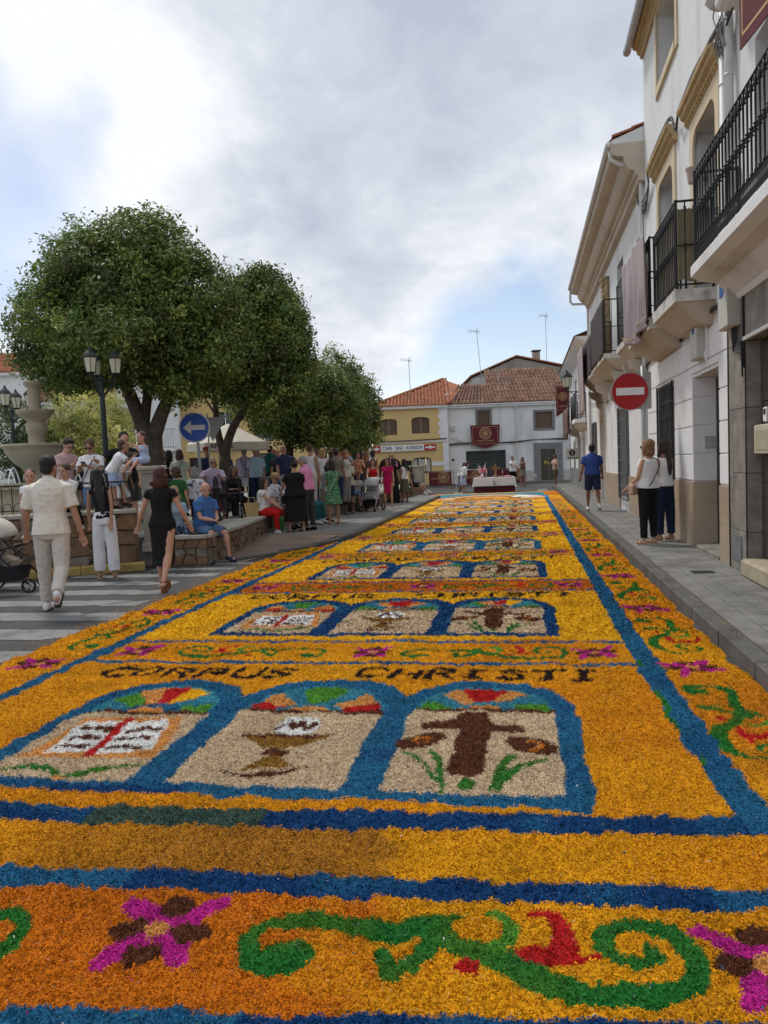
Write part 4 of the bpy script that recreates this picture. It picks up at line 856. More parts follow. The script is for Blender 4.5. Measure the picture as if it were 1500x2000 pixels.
# houses further along on the right
h4 = empty('grey_based_house', (2.6, 36, 0), 0, 'far white house with a grey base and black balcony at the right street end', 'house')
fn4 = FR(2.57)
H4 = [(33.2, 34.2, .12, 2.35), (35.9, 37.2, .12, 2.4), (39.4, 40.6, .12, 2.3), (32.6, 33.8, 3.3, 5.2), (37.6, 38.8, 3.3, 5.2)]
wall(fn4, 30.2, 43.4, 0, 6.1, H4, .3, m_white, parent=h4)
for k, (y0, y1, z0, z1) in enumerate(H4):
    if k < 3: box('door', m_woodd, h4, 2.80, 2.86, y0, y1, z0, z1); surround(fn4, y0, y1, z0, z1, .14, .02, h4, m_soff, 'door_surround', False)
    else: window(fn4, y0, y1, z0, z1, h4)
m_greyst = mat('grey_limestone', (.20, .205, .21), .8, .1, 3, .3, 60)
for a, c in ((30.22, 33.05), (34.35, 35.75), (37.35, 39.25), (40.75, 43.4)): dado(a, c, 1.0, 2.57, h4, 1.2, m=m_greyst)
bl = balcony(h4, 2.1, 32.2, 35.2, 3.1, 4.2, m_white, .15); railing([(2.54, 32.24), (2.14, 32.24), (2.14, 35.16), (2.54, 35.16)], 3.1, 4.15, h4, .12, False, .009, band=.1)
bl = balcony(h4, 2.1, 36.8, 39.6, 3.0, 4.2, m_white, .15); railing([(2.54, 36.84), (2.14, 36.84), (2.14, 39.56), (2.54, 39.56)], 3.0, 4.1, h4, .14, False, .009)
b = MB(); profile_y(b, [(2.57, 5.8), (2.3, 5.95), (2.05, 6.1), (2.57, 6.1)], 30.2, 43.4); b.build('eaves', m_white, h4)
b = MB(); b.add([(2.0, 30.2, 6.12), (2.0, 43.5, 6.12), (7, 43.5, 7.9), (7, 30.2, 7.9)], [(0, 1, 2, 3)]); b.build('roof', m_tile, h4)
b = MB(); b.add([(2.57, 43.4, 0), (9, 43.4, 0), (9, 43.4, 7.9), (2.57, 43.4, 6.12)], [(0, 1, 2, 3)]); b.build('end_wall', m_white, h4)
# wall lantern on a scrolled bracket
def lantern(parent, c, s=1.0, up=True):
    x, y, z = c; b = MB(); b.lathe([(.11 * s, 0), (.165 * s, .34 * s)], 6, (x, y, z), cap=True); gl = b.build('glass', m_lampg, parent)
    b = MB(); b.lathe([(.19 * s, .34 * s), (.20 * s, .36 * s), (.14 * s, .44 * s), (.05 * s, .52 * s), (.02 * s, .60 * s)], 6, (x, y, z)); b.lathe([(.05 * s, -.07 * s), (.12 * s, 0)], 6, (x, y, z))
    for k in range(6): a = k * pi / 3; b.tube([(x + .113 * s * cos(a), y + .113 * s * sin(a), z), (x + .168 * s * cos(a), y + .168 * s * sin(a), z + .34 * s)], .009 * s, 4)
    return b.build('lantern_frame', m_lamp, parent)
m_lamp = mat('dark_green_iron', (.014, .020, .020), .45, .1, 5, metal=.3, spec=.5)
wl = empty('wall_lantern', (2.5, 34.9, 4.4), 0, 'black lantern on an iron arm at the far end of the right houses', 'lamp')
lantern(wl, (1.98, 34.9, 4.62), 1.25); b = MB(); b.tube([(2.57, 34.9, 4.42), (1.98, 34.9, 4.42), (1.98, 34.9, 4.6)], .022, 6); b.tube([(2.57, 34.9, 4.0), (2.4, 34.9, 4.25), (2.1, 34.9, 4.4)], .016, 6); b.build('bracket', m_lamp, wl)
sg = empty('projecting_sign', (2.3, 36.1, 1.7), 0, 'small grey square sign with a round black emblem at the far right corner', 'sign')
box('plate', m_meter, sg, 1.94, 2.52, 36.06, 36.09, 1.45, 1.95); b = MB(); b.tube([(2.2, 36.055, 1.75), (2.2, 36.06, 1.75)], .14, 16); b.build('emblem', m_iron, sg); box('emblem_mark', m_meter, sg, 2.18, 2.22, 36.05, 36.056, 1.66, 1.84); box('text_line', m_iron, sg, 2.0, 2.46, 36.05, 36.058, 1.50, 1.54)
# maroon banner across the street end
def printed(parent, fn, u0, u1, z0, z1, word='CORPUS CHRISTI', d=.012, emb=.3):
    """gold print: frame lines, rosette, lettering"""
    b = MB(); w, h = u1 - u0, z1 - z0; t = .012 * max(1, w / 1.2)
    for a in (.05,):
        x0, x1, y0, y1 = u0 + w * a, u1 - w * a, z0 + h * .1, z1 - h * a
        for q in ((x0, x1, y1 - t, y1), (x0, x0 + t, y0, y1), (x1 - t, x1, y0, y1), (x0, x1, y0, y0 + t)): fbox(b, fn, q[0], q[1], q[2], q[3], d, d + .003)
    cx, cz, r = (u0 + u1) / 2, z0 + h * .62, min(w, h) * emb
    for rr_, n in ((r, 20), (r * .72, 16), (r * .4, 10)):
        for k in range(n):
            a0, a1 = 2 * pi * k / n, 2 * pi * (k + .8) / n
            b.prism([(cx + rr_ * cos(a0), cz + rr_ * sin(a0)), (cx + rr_ * cos(a1), cz + rr_ * sin(a1)), (cx + rr_ * .86 * cos(a1), cz + rr_ * .86 * sin(a1)), (cx + rr_ * .86 * cos(a0), cz + rr_ * .86 * sin(a0))], d, d + .003, lambda u, v, q: fn(u, v, q))
    for k in range(8):
        a = pi * k / 4; b.prism([(cx + r * .1 * cos(a + 1.5), cz + r * .1 * sin(a + 1.5)), (cx + r * .7 * cos(a), cz + r * .7 * sin(a)), (cx + r * .1 * cos(a - 1.5), cz + r * .1 * sin(a - 1.5))], d, d + .003, lambda u, v, q: fn(u, v, q))
    b.build('gold_print', m_gold, parent)
    for wd_, zz, sc in ((word, z0 + h * .24, w / len(word) * 1.15),):
        me = text_mesh(wd_, sc, .001); me.materials.append(m_gold)
        for v in me.vertices: v.co = Vector(fn(cx + v.co.x, zz + v.co.y, d + .003 + v.co.z))
        link('lettering', me, None, parent)
bn = empty('end_banner', (1.9, 38, 4), 0, 'maroon banner with a gold rosette hanging across the far right street end', 'banner')
fb = lambda u, z, d: (u, 38 - d, z)
b = MB(); b.prism([(1.62, 4.97), (2.26, 4.95), (2.26, 3.9), (1.96, 3.72), (1.62, 3.5)], 0, .012, lambda u, v, d: fb(u, v, d)); b.build('cloth', m_maroon, bn); printed(bn, fb, 1.64, 2.24, 3.7, 4.95, 'CORPUS', emb=.34)
bn2 = empty('end_banner', (2.1, 37, 3), 0, 'folded brownish striped banner hanging below the maroon one at the far right', 'banner')
drape('cloth', FR(1.95), 34.2, 38.2, 2.35, 3.7, mat('faded_maroon_cloth', (.16, .10, .09), .8, .15, 5), bn2, .06, 7, .3, 36, 12, seed=2)
# no entry sign and its post
def disc(b, c, r, d0, d1, fn, n=40): b.prism([(c[0] + r * cos(2 * pi * k / n), c[1] + r * sin(2 * pi * k / n)) for k in range(n)], d0, d1, fn)
ns = empty('no_entry_sign', (2.02, 13.6, .13), 0, 'round red no entry sign with white bar on a grey post by the right wall', 'road sign')
m_post = mat('galvanised_post', (.36, .37, .37), .5, .08, 4, metal=.4, spec=.5)
b = MB(); b.tube([(2.02, 13.66, .12), (2.02, 13.66, 3.05)], .035, 12); b.build('post', m_post, ns, smooth=True)
an = radians(10); fs = lambda u, v, d: (1.80 + u * cos(an) + d * sin(an), 13.58 + u * sin(an) - d * cos(an), 2.63 + v)
b = MB(); disc(b, (0, 0), .305, 0, .012, fs); b.build('red_disc', mat('red_reflective_sheet', (.36, .012, .016), .35, .04, 8, spec=.5), ns)
b = MB(); disc(b, (0, 0), .318, -.012, .004, fs); b.build('sign_rim', m_post, ns)
b = MB(); fbox(b, fs, -.235, .235, -.062, .062, .012, .015); b.build('white_bar', mat('white_reflective_sheet', (.72, .72, .71), .35, .03, 8, spec=.5), ns)
b = MB(); fbox(b, fs, .0, .37, -.30, .32, -.05, -.03); b.build('backing_plate', m_post, ns)
# ------------------------------------------------------------------ far side of the crossing
FWD = Vector((-.18040, .98359, 0)); RGT = Vector((.98359, .18040, 0)); FRZ = atan2(.18040, .98359)
def far(name, D, label, cat='house'): return empty(name, FWD * D, FRZ, label, cat, local=True)
ff = lambda u, z, d: (u, -d, z)
m_yel = mat('yellow_render', (.64, .47, .215), .85, .05, 1.0, .2, 40)
m_roofm = m_tile
fw_ = far('white_shop_house', 50, 'white two storey house with an old tile roof behind the altar table')
HW = [(6.28, 7.08, 3.2, 4.76), (10.02, 11.15, 3.5, 4.55), (5.45, 8.05, .28, 2.2), (10.3, 11.3, .12, 2.14)]
wall(ff, 4.3, 12.2, 0, 5.1, HW, .3, m_white, parent=fw_)
b = MB(); b.box(4.3, 4.5, .3, 7, 0, 6); b.build('side_wall', m_white, fw_)
window(ff, 6.28, 7.08, 3.2, 4.76, fw_, .12, .05, shutter=m_shut); window(ff, 10.02, 11.15, 3.5, 4.55, fw_, .12, .05, shutter=m_shut)
surround(ff, 6.28, 7.08, 3.3, 4.76, .14, .02, fw_, m_greyst); surround(ff, 10.02, 11.15, 3.5, 4.55, .14, .02, fw_, m_greyst)
b = MB(); fbox(b, ff, 9.86, 10.28, .1, 2.55, 0, .03); fbox(b, ff, 11.32, 11.74, .1, 2.55, 0, .03); fbox(b, ff, 10.28, 11.32, 2.16, 2.55, 0, .03); b.build('door_surround', m_greyst, fw_)
dr = window(ff, 10.3, 11.3, .12, 2.14, fw_, .12, .06, mat('brown_bronze_metal', (.12, .085, .04), .5, .1), mull=1, name='door')
b = MB()
for k in range(9): fbox(b, ff, 10.4 + k * .1, 10.415 + k * .1, .3, 2.0, -.12, -.105)
for z in (.6, 1.2, 1.5): fbox(b, ff, 10.36, 11.24, z, z + .03, -.12, -.10)
b.build('door_bars', MATS['brown_bronze_metal'], dr)
b = MB()
for r_ in range(3):
    for k in range(4):
        fbox(b, ff, 8.4 + k * .36 + (.18 if r_ % 2 else 0), 8.4 + k * .36 + .34 + (.18 if r_ % 2 else 0), .1 + r_ * .24, .1 + r_ * .24 + .225, 0, .035)
for r_ in range(3): fbox(b, ff, 11.76, 12.18, .1 + r_ * .24, .325 + r_ * .24, 0, .035)
o = b.build('base_stones', m_meter, fw_); o['kind'] = 'stuff'
# scissor gate of the shop
b = MB(); nn = 26
for k in range(nn): u = 5.5 + k * 2.5 / (nn - 1); fbox(b, ff, u - .012, u + .012, .3, 2.18, -.14, -.12)
for k in range(nn - 1):
    u = 5.5 + k * 2.5 / (nn - 1); v = u + 2.5 / (nn - 1)
    for j in range(5): z = .4 + j * .36; b.tube([(u, .115, z), (v, .115, z + .18), (u, .115, z + .36)], .009, 4)
b.build('folding_gate', mat('grey_green_gate', (.13, .16, .155), .5, .1), fw_)
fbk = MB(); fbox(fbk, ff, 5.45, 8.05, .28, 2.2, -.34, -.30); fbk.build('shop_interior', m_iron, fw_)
b = MB(); b.tube([(8.74, -.06, 0), (8.74, -.06, 4.9)], .04, 8); b.tube([(4.36, -.05, 0), (4.36, -.05, 5)], .035, 8); b.lathe([(.09, 0), (.11, .08), (.11, .25)], 10, (8.74, -.08, 4.86)); b.build('downpipe', m_pipe, fw_)
b = MB(); b.box(4.3, 12.2, -.22, .3, 5.0, 5.14); b.box(4.3, 12.2, -.34, -.1, 5.14, 5.2); b.build('eaves', m_white2, fw_)
for k in range(3): cable('wire', [(4.4, -.08, 2.62 + .05 * k), (5.6, -.10, 2.66 + .05 * k), (8.4, -.08, 2.70 - .03 * k), (10, -.08, 2.78), (12.1, -.08, 2.72 + .04 * k)], .02, m_cable, fw_)
box('fuse_box', m_meter, fw_, 4.52, 4.8, -.12, 0, 3.55, 3.85); b = MB(); [b.ell((4.9 + rr.uniform(-.25, .25), -.02, 3.0 + rr.uniform(-.2, .2)), (.1, .02, .08), 7, 4) for _ in range(9)]; b.build('peeling_paint', m_old, fw_)
box('house_number', m_iron, fw_, 4.55, 4.68, -.03, 0, 1.6, 1.75)
sl1 = lambda u, v, h: (u, -.32 + v, 5.2 + v * .58 + h * .9)
b = MB(); b.add([(4.2, -.32, 5.2), (12.3, -.32, 5.2), (12.3, 4.2, 7.82), (7.4, 4.2, 7.82), (7.2, 2.2, 6.66), (5.3, 2.2, 6.66)], [(0, 1, 2, 3, 4, 5)]); rf = b.build('roof', m_tileold, fw_)
b = MB(); rs = random.Random(8)
for u0, u1, v0, v1, sk in ((4.25, 7.3, 0, 2.5, 1), (7.3, 12.3, 0, 4.5, 0)): 
    tile_rows(b, lambda u, v, h, s=sk: sl1(u + (.42 * v * max(0, (7.3 - u) / 3.05) if s else 0), v, h + .02), u0, u1, v0, v1, .235, .42, .085, .018, rs)
b.build('roof_tiles', m_tileold, rf, fix=False)['kind'] = 'stuff'
# banner over the shop, its rods
bn = far('shop_banner', 49.75, 'maroon pointed banner with gold rosette and lettering over the folding shop gate', 'banner')
b = MB(); b.prism([(5.78, 3.84), (7.66, 3.84), (7.60, 2.62), (6.70, 2.33), (5.84, 2.62)], 0, .02, lambda u, v, d: ff(u, v, d)); b.build('cloth', m_maroon, bn)
fq = lambda u, z, d: (u, -d - .01, z); printed(bn, fq, 5.82, 7.62, 2.50, 3.80, 'CORPUS CHRISTI', .012, .30)
b = MB(); b.tube([(5.75, .0, 2.6), (5.75, .0, 4.0)], .02, 5); b.tube([(7.70, .0, 2.6), (7.70, .0, 4.2), (7.68, .0, 7.2)], .02, 5); b.build('rod', m_zinc, bn)
# gabled house behind
fg = far('gabled_grey_house', 56, 'taller unpainted gable with a chimney rising behind the old tile roof')
m_gab = mat('raw_cement_render', (.30, .27, .235), .9, .15, 1.2, .3, 40, dark=(.16, .14, .12), dscale=1.4, streak=1, damt=.6)
b = MB(); b.prism([(6.74, 0), (6.74, 7.55), (9.97, 8.85), (14.1, 7.85), (14.1, 0)], 0, -8, lambda u, v, d: ff(u, v, d)); b.build('wall', m_gab, fg)
b = MB()
for (ua, za), (ub, zb_) in (((6.6, 7.62), (9.97, 8.95)), ((9.97, 8.95), (14.3, 7.92))): b.add([(ua, -.15, za), (ub, -.15, zb_), (ub, 8, zb_), (ua, 8, za), (ua, -.15, za + .1), (ub, -.15, zb_ + .1), (ub, 8, zb_ + .1), (ua, 8, za + .1)], [(0, 1, 2, 3), (4, 5, 6, 7), (0, 1, 5, 4), (1, 2, 6, 5), (2, 3, 7, 6), (3, 0, 4, 7)])
rf = b.build('roof', m_tile, fg)
b = MB(); b.box(11.33, 11.82, .6, 1.1, 8.2, 9.3); ch = b.build('chimney', m_gab, fg); box('chimney_cap', m_iron, ch, 11.26, 11.90, .53, 1.17, 9.36, 9.44); box('chimney_vent', m_iron, ch, 11.38, 11.77, .65, 1.05, 9.3, 9.36)
b = MB(); b.add([(6.7, -.05, 6.0), (8.0, -.05, 6.0), (8.4, -.05, 7.7), (6.75, -.05, 7.5)], [(0, 1, 2, 3)]); b.build('pale_wall_patch', m_old, fg)
b = MB()
for k in range(9): b.tube([(8.1 + k * .15, -.45, 6.75), (8.1 + k * .15, -.06, 7.65)], .06, 6)
b.build('lean_to_tiles', m_tileold, fg)['kind'] = 'stuff'
# yellow cafe house
fy = far('yellow_bar_house', 49.5, 'yellow two storey corner house with a bar sign and arched openings')
HY = [(-.08, 1.04, 3.42, 4.45), (1.98, 3.12, 3.45, 4.5), (-.25, 1.25, .0, 2.0), (1.97, 3.16, .9, 1.92)]
wall(ff, -.55, 4.28, 0, 5.15, HY, .3, m_yel, parent=fy)
def archfill(u0, u1, z1, rise, m, par, th=.3):
    b = MB(); n = 12; P1 = [(u0 + (u1 - u0) * k / n, z1 - rise + rise * sqrt(max(0, 1 - (2 * k / n - 1) ** 2))) for k in range(n + 1)]
    for (ua, va), (ub, vb) in zip(P1[:-1], P1[1:]): b.prism([(ua, va), (ub, vb), (ub, z1 + .002), (ua, z1 + .002)], -.002, -th, lambda u, v, d: ff(u, v, d))
    b.build('arch_head', m, par)
archfill(-.08, 1.04, 4.45, .14, m_yel, fy); archfill(1.98, 3.12, 4.5, .14, m_yel, fy); archfill(-.25, 1.25, 2.0, .65, m_yel, fy); archfill(1.97, 3.16, 1.92, .15, m_yel, fy)
for u0, u1, z0, z1 in HY[:2]: window(ff, u0, u1, z0, z1, fy, .14, .05, m_woodd, shutter=m_shut)
window(ff, 1.97, 3.16, .9, 1.92, fy, .14, .07, m_woodd, mull=2)
b = MB(); fbox(b, ff, 2.35, 2.75, .95, 1.8, -.12, -.11); fbox(b, ff, 2.85, 3.1, .95, 1.8, -.12, -.11); fbox(b, ff, 2.0, 2.25, .95, 1.8, -.12, -.11); b.build('window_notices', m_meter, fy)
b = MB(); fbox(b, ff, -.3, 1.3, 0, 2.1, -1.3, -1.2); fbox(b, ff, .55, 1.1, 0, 1.9, -1.19, -1.15); b.build('porch_back', m_woodd, fy)
b = MB(); fbox(b, ff, 1.3, 1.9, 1.1, 1.75, 0, .04); b.build('menu_board', m_iron, fy)
b = MB(); fbox(b, ff, -.55, 4.28, 2.88, 2.98, 0, .06); fbox(b, ff, 3.2, 4.28, 1.35, 1.6, 0, .03); b.build('white_cordon', m_white2, fy)
for k in range(2): cable('wire', [(-.5, -.08, 3.0 + .05 * k), (1.5, -.1, 2.98 + .05 * k), (4.2, -.08, 3.05 + .04 * k)], .018, m_cable, fy)
b = MB(); b.box(3.95, 4.3, -.02, 0, 0, 5.1); 
for k in range(8): b.box(3.78 - (.1 if k % 2 else 0), 3.96, -.02, 0, 3.1 + k * .26, 3.33 + k * .26)
b.build('quoins', m_white2, fy)
b = MB(); b.box(-.6, 4.3, -.2, .3, 5.05, 5.2); b.build('eaves', m_white2, fy)
b = MB(); b.add([(-.75, -.25, 5.2), (4.35, -.25, 5.2), (4.55, 3.6, 7.15), (4.4, 3.7, 7.15), (-.75, 3.6, 5.4), (5.6, 2.6, 6.6), (6.2, 2.6, 6.5)], [(0, 1, 2, 3), (0, 3, 4), (1, 5, 2)]); rf = b.build('roof', m_tile, fy)
b = MB(); rs = random.Random(3); vmax = 3.8
for i in range(22):
    u = -.62 + i * .226; top = min(1, max(.06, (u + .75) / 5.1)) * 3.85; n = max(1, int(top / .36))
    tile_rows(b, lambda a, v, h: (a + .05 * v, -.28 + v, 5.2 + v * .507 + h), u - .11, u + .11, 0, n * .36 + .1, .22, .36, .08, .01, rs)
b.build('roof_tiles', m_tile, rf, fix=False)['kind'] = 'stuff'
b = MB(); b.tube([(-.75, -.25, 5.27), (4.4, 3.7, 7.25)], .1, 6); b.tube([(4.35, -.25, 5.3), (4.55, 3.6, 7.25)], .1, 6); b.build('ridge_tiles', m_tile, rf)
sg = far('bar_sign', 49.42, 'long white sign reading CAFE BAR AVE NIDA with red panels at both ends', 'sign')
b = MB(); fbox(b, ff, -.05, 2.72, 2.36, 2.76, 0, .04); b.build('sign_board', m_white2, sg)
m_redp = mat('red_print', (.42, .05, .05), .5, .2, 6)
for u0, u1 in ((-.58, -.06), (2.73, 3.5)):
    b = MB(); fbox(b, ff, u0, u1, 2.36, 2.74, 0, .04); p_ = b.build('red_panel', m_redp, sg)
    b = MB(); fbox(b, ff, u0 + .08, u1 - .08, 2.5, 2.6, .04, .045); disc(b, ((u0 + u1) / 2, 2.55), .11, .04, .046, lambda u, v, d: ff(u, v, d), 12); b.build('white_emblem', m_white2, p_)
for wd_, u in (('CAFE', .36), ('BAR', 1.13), ('AVE', 1.78), ('NIDA', 2.32)):
    me = text_mesh(wd_, .30, .004, xs=.85); me.materials.append(m_iron)
    for v in me.vertices: v.co = Vector((u + v.co.x, -.045 - v.co.z, 2.56 + v.co.y))
    link('lettering', me, None, sg)
# aerials
def aerial(loc, h, label, s=1.0, rz=0.0, lean=0.0):
    a = empty('tv_aerial', loc, FRZ, label, 'aerial', local=True); b = MB(); b.tube([(0, 0, 0), (lean, 0, h)], .022, 5); b.build('mast', m_zinc, a)
    b = MB(); b.tube([(lean - .5 * s, 0, h - .02), (lean + .25 * s, 0, h - .1)], .012, 4)
    for k in range(7): x = lean - .5 * s + k * .11 * s; b.tube([(x, -.2, h - .03 - .01 * k), (x, .2, h - .03 - .01 * k)], .008, 4); b.tube([(x, 0, h + .1), (x, 0, h - .18)], .008, 4)
    b.tube([(lean + .12 * s, 0, h + .2), (lean, 0, h - .05), (lean + .15 * s, 0, h - .25)], .012, 4); b.build('antenna_bars', m_zinc, a)
P50 = lambda s, D, z: tuple(FWD * D + RGT * s + Vector((0, 0, z)))
aerial(P50(2.05, 51, 5.9), 2.5, 'television aerial on a mast above the yellow bar house', 1, 0, -.05)
aerial(P50(7.2, 54, 6.6), 4.0, 'tallest leaning television aerial above the middle roofs', 1.1, 0, -.3)
aerial(P50(12.6, 58, 7.6), 4.6, 'thin mast with a short horizontal aerial right of the chimney', .9, 0, 0)
# pavement and kerb under the far houses, hills of roofs further left
b = MB(); b.box(-8, 16, -1.1, .2, 0, .12); o = b.build('far_pavement', m_walk); o.location = FWD * 50; o.rotation_euler = (0, 0, FRZ); o['kind'] = 'structure'
fb_ = far('terracotta_house', 50.5, 'terracotta walled house with pale trim left of the yellow bar house')
m_terra = mat('terracotta_render', (.34, .15, .08), .85, .1, 2)
wall(ff, -7.5, -.62, 0, 3.9, [(-2.0, -1.3, 1.4, 2.6), (-4, -3.2, 1.3, 2.5)], .3, m_terra, parent=fb_); window(ff, -2.0, -1.3, 1.4, 2.6, fb_); window(ff, -4.0, -3.2, 1.3, 2.5, fb_)
b = MB(); b.box(-7.5, -.6, -.1, .3, 3.9, 4.05); b.box(-.85, -.6, -.05, 0, 0, 5.0); b.box(-7.5, -.6, -.04, 0, 2.7, 2.85); b.build('white_trim', m_white2, fb_)
b = MB(); b.add([(-7.7, -.3, 4.05), (-.6, -.3, 4.05), (-.6, 4, 5.6), (-7.7, 4, 5.6)], [(0, 1, 2, 3)]); b.build('roof', m_tile, fb_)
# ------------------------------------------------------------------ left side: buildings beyond the square
def lhouse(name, D, s0, s1, ze, m, label, holes, roof=(1.6, 3.5), base=.4, balc=None, rm=None):
    h = far(name, D, label); wall(ff, s0, s1, 0, ze, holes, .3, m, parent=h)
    for (u0, u1, z0, z1) in holes: window(ff, u0, u1, z0, z1, h, .15, .06)
    b = MB(); b.box(s0 - .1, s1 + .1, -.3, .3, ze, ze + .12); b.build('eaves', m_white2, h)
    b = MB(); b.add([(s0 - .1, -.35, ze + .13), (s1 + .1, -.35, ze + .13), (s1 + .1, roof[1], ze + roof[0]), (s0 - .1, roof[1], ze + roof[0])], [(0, 1, 2, 3)]); rf = b.build('roof', rm or m_tile, h)
    b = MB(); k = (roof[0] - .13) / (roof[1] + .35); tile_rows(b, lambda u, v, hh: (u, -.38 + v, ze + .14 + v * k + hh), s0, s1, 0, roof[1] + .3, .25, .45, .09, .015, random.Random(D)); b.build('roof_tiles', rm or m_tile, rf, fix=False)['kind'] = 'stuff'
    if balc:
        for u0, u1, z in balc:
            b = MB(); b.box(u0, u1, -.55, 0, z - .12, z); q = b.build('balcony', m_white2, h); b = MB()
            for zz in (z + .08, z + .95): b.tube([(u0, -.02, zz), (u0, -.52, zz), (u1, -.52, zz), (u1, -.02, zz)], .015, 4)
            n = int((u1 - u0) / .12)
            for k in range(n + 1): u = u0 + (u1 - u0) * k / n; b.tube([(u, -.52, z), (u, -.52, z + .95)], .008, 4)
            b.build('balcony_rail', m_gril, q)
    return h
# s (sideways) values at each distance were measured from the photograph
lhouse('white_balcony_house', 38, -12.9, -9.9, 6.05, m_white, 'white house with an iron balcony seen between the trunks of the big tree', [(-12.5, -11.8, 2.9, 4.6), (-11.0, -10.3, .9, 2.2), (-12.4, -11.8, .6, 2.2)], balc=[(-12.7, -10.1, 2.75)])
lhouse('yellow_square_house', 40, -10.4, -3.4, 5.9, m_yel, 'yellow house with pale window trim behind the cream parasol', [(-10.0, -9.2, 1.1, 2.3), (-8.6, -7.6, 3.0, 4.6), (-6.6, -5.6, 3.0, 4.6), (-6.6, -5.4, .7, 2.4)], balc=[(-8.9, -7.3, 2.9)])
lhouse('red_roofed_house', 46, -24.6, -19.4, 7.7, m_white, 'distant white house with a red tile roof at the far left edge', [(-24.4, -23.6, 5.2, 6.6), (-22.4, -21.6, 4.9, 6.3)], (1.9, 4))
lhouse('brown_roofed_house', 42, -19.2, -14.3, 5.5, m_white, 'lower white house with a brown tile roof left of the yellow flowering tree', [(-18.6, -17.8, 2.7, 4.0), (-16.6, -15.8, 2.7, 4.0), (-17.8, -15.4, .4, 2.2)], (1.9, 4.5), rm=m_tileold)
kk = far('white_kiosk', 30, 'white curved kiosk wall with a dark shop awning behind the fountain', 'kiosk')
b = MB(); b.tube([(-14.6, 1.0, .5), (-14.6, 1.0, 2.9)], .9, 24); b.build('round_wall', m_white, kk, smooth=True)
b = MB(); b.box(-13.6, -10.2, .6, 3, .5, 2.2); b.build('shop_front', m_iron, kk); b = MB(); b.box(-13.7, -10.1, -.2, 3, 2.2, 2.45); b.build('awning', m_woodd, kk)
b = MB(); b.box(-16.4, -15.6, .5, 3, .5, 2.5); b.build('terracotta_pier', m_terra, kk)
# ------------------------------------------------------------------ the raised square: stone walls, floor, railing
m_cap = mat('pale_stone_cap', (.36, .34, .29), .85, .12, 3, .4, 70, dark=(.18, .17, .14), dscale=2.5, damt=.5)
m_plaza = mat('square_paving', (.27, .26, .235), .85, .14, 2, .3, 60, dark=(.15, .14, .125), dscale=1.3, damt=.5)
m_mort = mat('wall_mortar', (.22, .18, .135), .95, .15, 6, .5, 60)
ST = [mat('stone_' + n_, c, .85, .25, 5, .7, 40, dark=d_, dscale=4, damt=.6) for n_, c, d_ in (('brown', (.165, .105, .065), (.07, .045, .03)), ('rust', (.20, .118, .066), (.08, .05, .03)), ('olive', (.17, .135, .085), (.07, .06, .04)), ('grey', (.19, .165, .135), (.08, .07, .06)))]
PL = [(-11.5, 9.2), (-9.6, 9.95), (-6.30, 12.0), (-5.42, 12.15), (-5.62, 13.9), (-6.05, 16.7), (-6.2, 17.6), (-5.75, 22), (-5.5, 23.2), (-5.2, 38), (-7, 41), (-34, 46), (-34, 9)]
b = MB(); b.prism(PL[::-1], 0, .50, lambda u, v, d: (u, v, d)); pz = b.build('square_floor', m_plaza); pz['kind'] = 'structure'
b = MB(); rs = random.Random(12)
for i in range(16):
    for j in range(16):
        x, y = -6.1 - i * .42, 12.6 + j * .42 + (.05 * i)
        if x < -5.7 - (y - 12) * .07 and x > -12: b.box(x - .2, x + .2, y - .2, y + .2, .49, .503 + rs.uniform(0, .002))
o = link('floor_tiles', b.mesh('floor_tiles', fix=False), mat('square_tile', (.31, .295, .26), .8, .2, 1.5, .3, 60), pz); o['kind'] = 'stuff'
def stone_wall(parent, p0, p1, z0, z1, cw, ch, seed, th=.06):
    r = random.Random(seed); p0, p1 = Vector((*p0, 0)), Vector((*p1, 0)); Lw = (p1 - p0).length; t = (p1 - p0).normalized(); n = Vector((t.y, -t.x, 0))
    nx = max(2, int(Lw / cw)); nz = max(1, int(round((z1 - z0) / ch))); G = {}
    for j in range(nz + 1):
        for i in range(nx + 1):
            ju = 0 if i in (0, nx) else r.uniform(-.33, .33) * cw; jz = 0 if j in (0, nz) else r.uniform(-.3, .3) * ch
            G[i, j] = (i * Lw / nx + ju + (0 if i in (0, nx) else (.3 * cw if j % 2 else -.1 * cw)), z0 + j * (z1 - z0) / nz + jz)
    for j in range(nz):
        for i in range(nx):
            q = [G[i, j], G[i + 1, j], G[i + 1, j + 1], G[i, j + 1]]; c = (sum(a for a, _ in q) / 4, sum(z for _, z in q) / 4); P = []
            for k in range(4):
                (ua, va), (ub, vb) = q[k], q[(k + 1) % 4]; P.append((ua, va)); P.append(((ua + ub) / 2 + r.uniform(-.05, .05) * cw, (va + vb) / 2 + r.uniform(-.06, .06) * ch))
            I = lambda s, P=P, c=c: [(c[0] + (u - c[0]) * s, c[1] + (v - c[1]) * s) for u, v in P]
            g = .955 - .006 / cw; rings = [(I(g), .0), (I(g * .985), th * r.uniform(.45, .8)), (I(g * .86), th * r.uniform(.8, 1.1))]; b = MB(); vs = []
            for ring, d in rings:
                for u, v in ring: w = p0 + t * u + n * (d if d == 0 else d + r.uniform(-.008, .008)); vs.append((w.x, w.y, v))
            m = 8; fs = [tuple(range(2 * m, 3 * m))] + [(k * m + i_, k * m + (i_ + 1) % m, (k + 1) * m + (i_ + 1) % m, (k + 1) * m + i_) for k in range(2) for i_ in range(m)]
            b.add(vs, fs); b.build('stone', ST[r.choice([0, 0, 1, 1, 2, 3])], parent)
fwl = empty('stone_terrace_wall', (-8, 10.9, 0), 0, 'tall rubble stone wall with a pale cap holding up the square on the left', 'wall')
A0, A1 = (-10.6, 9.42), (-6.30, 11.72)
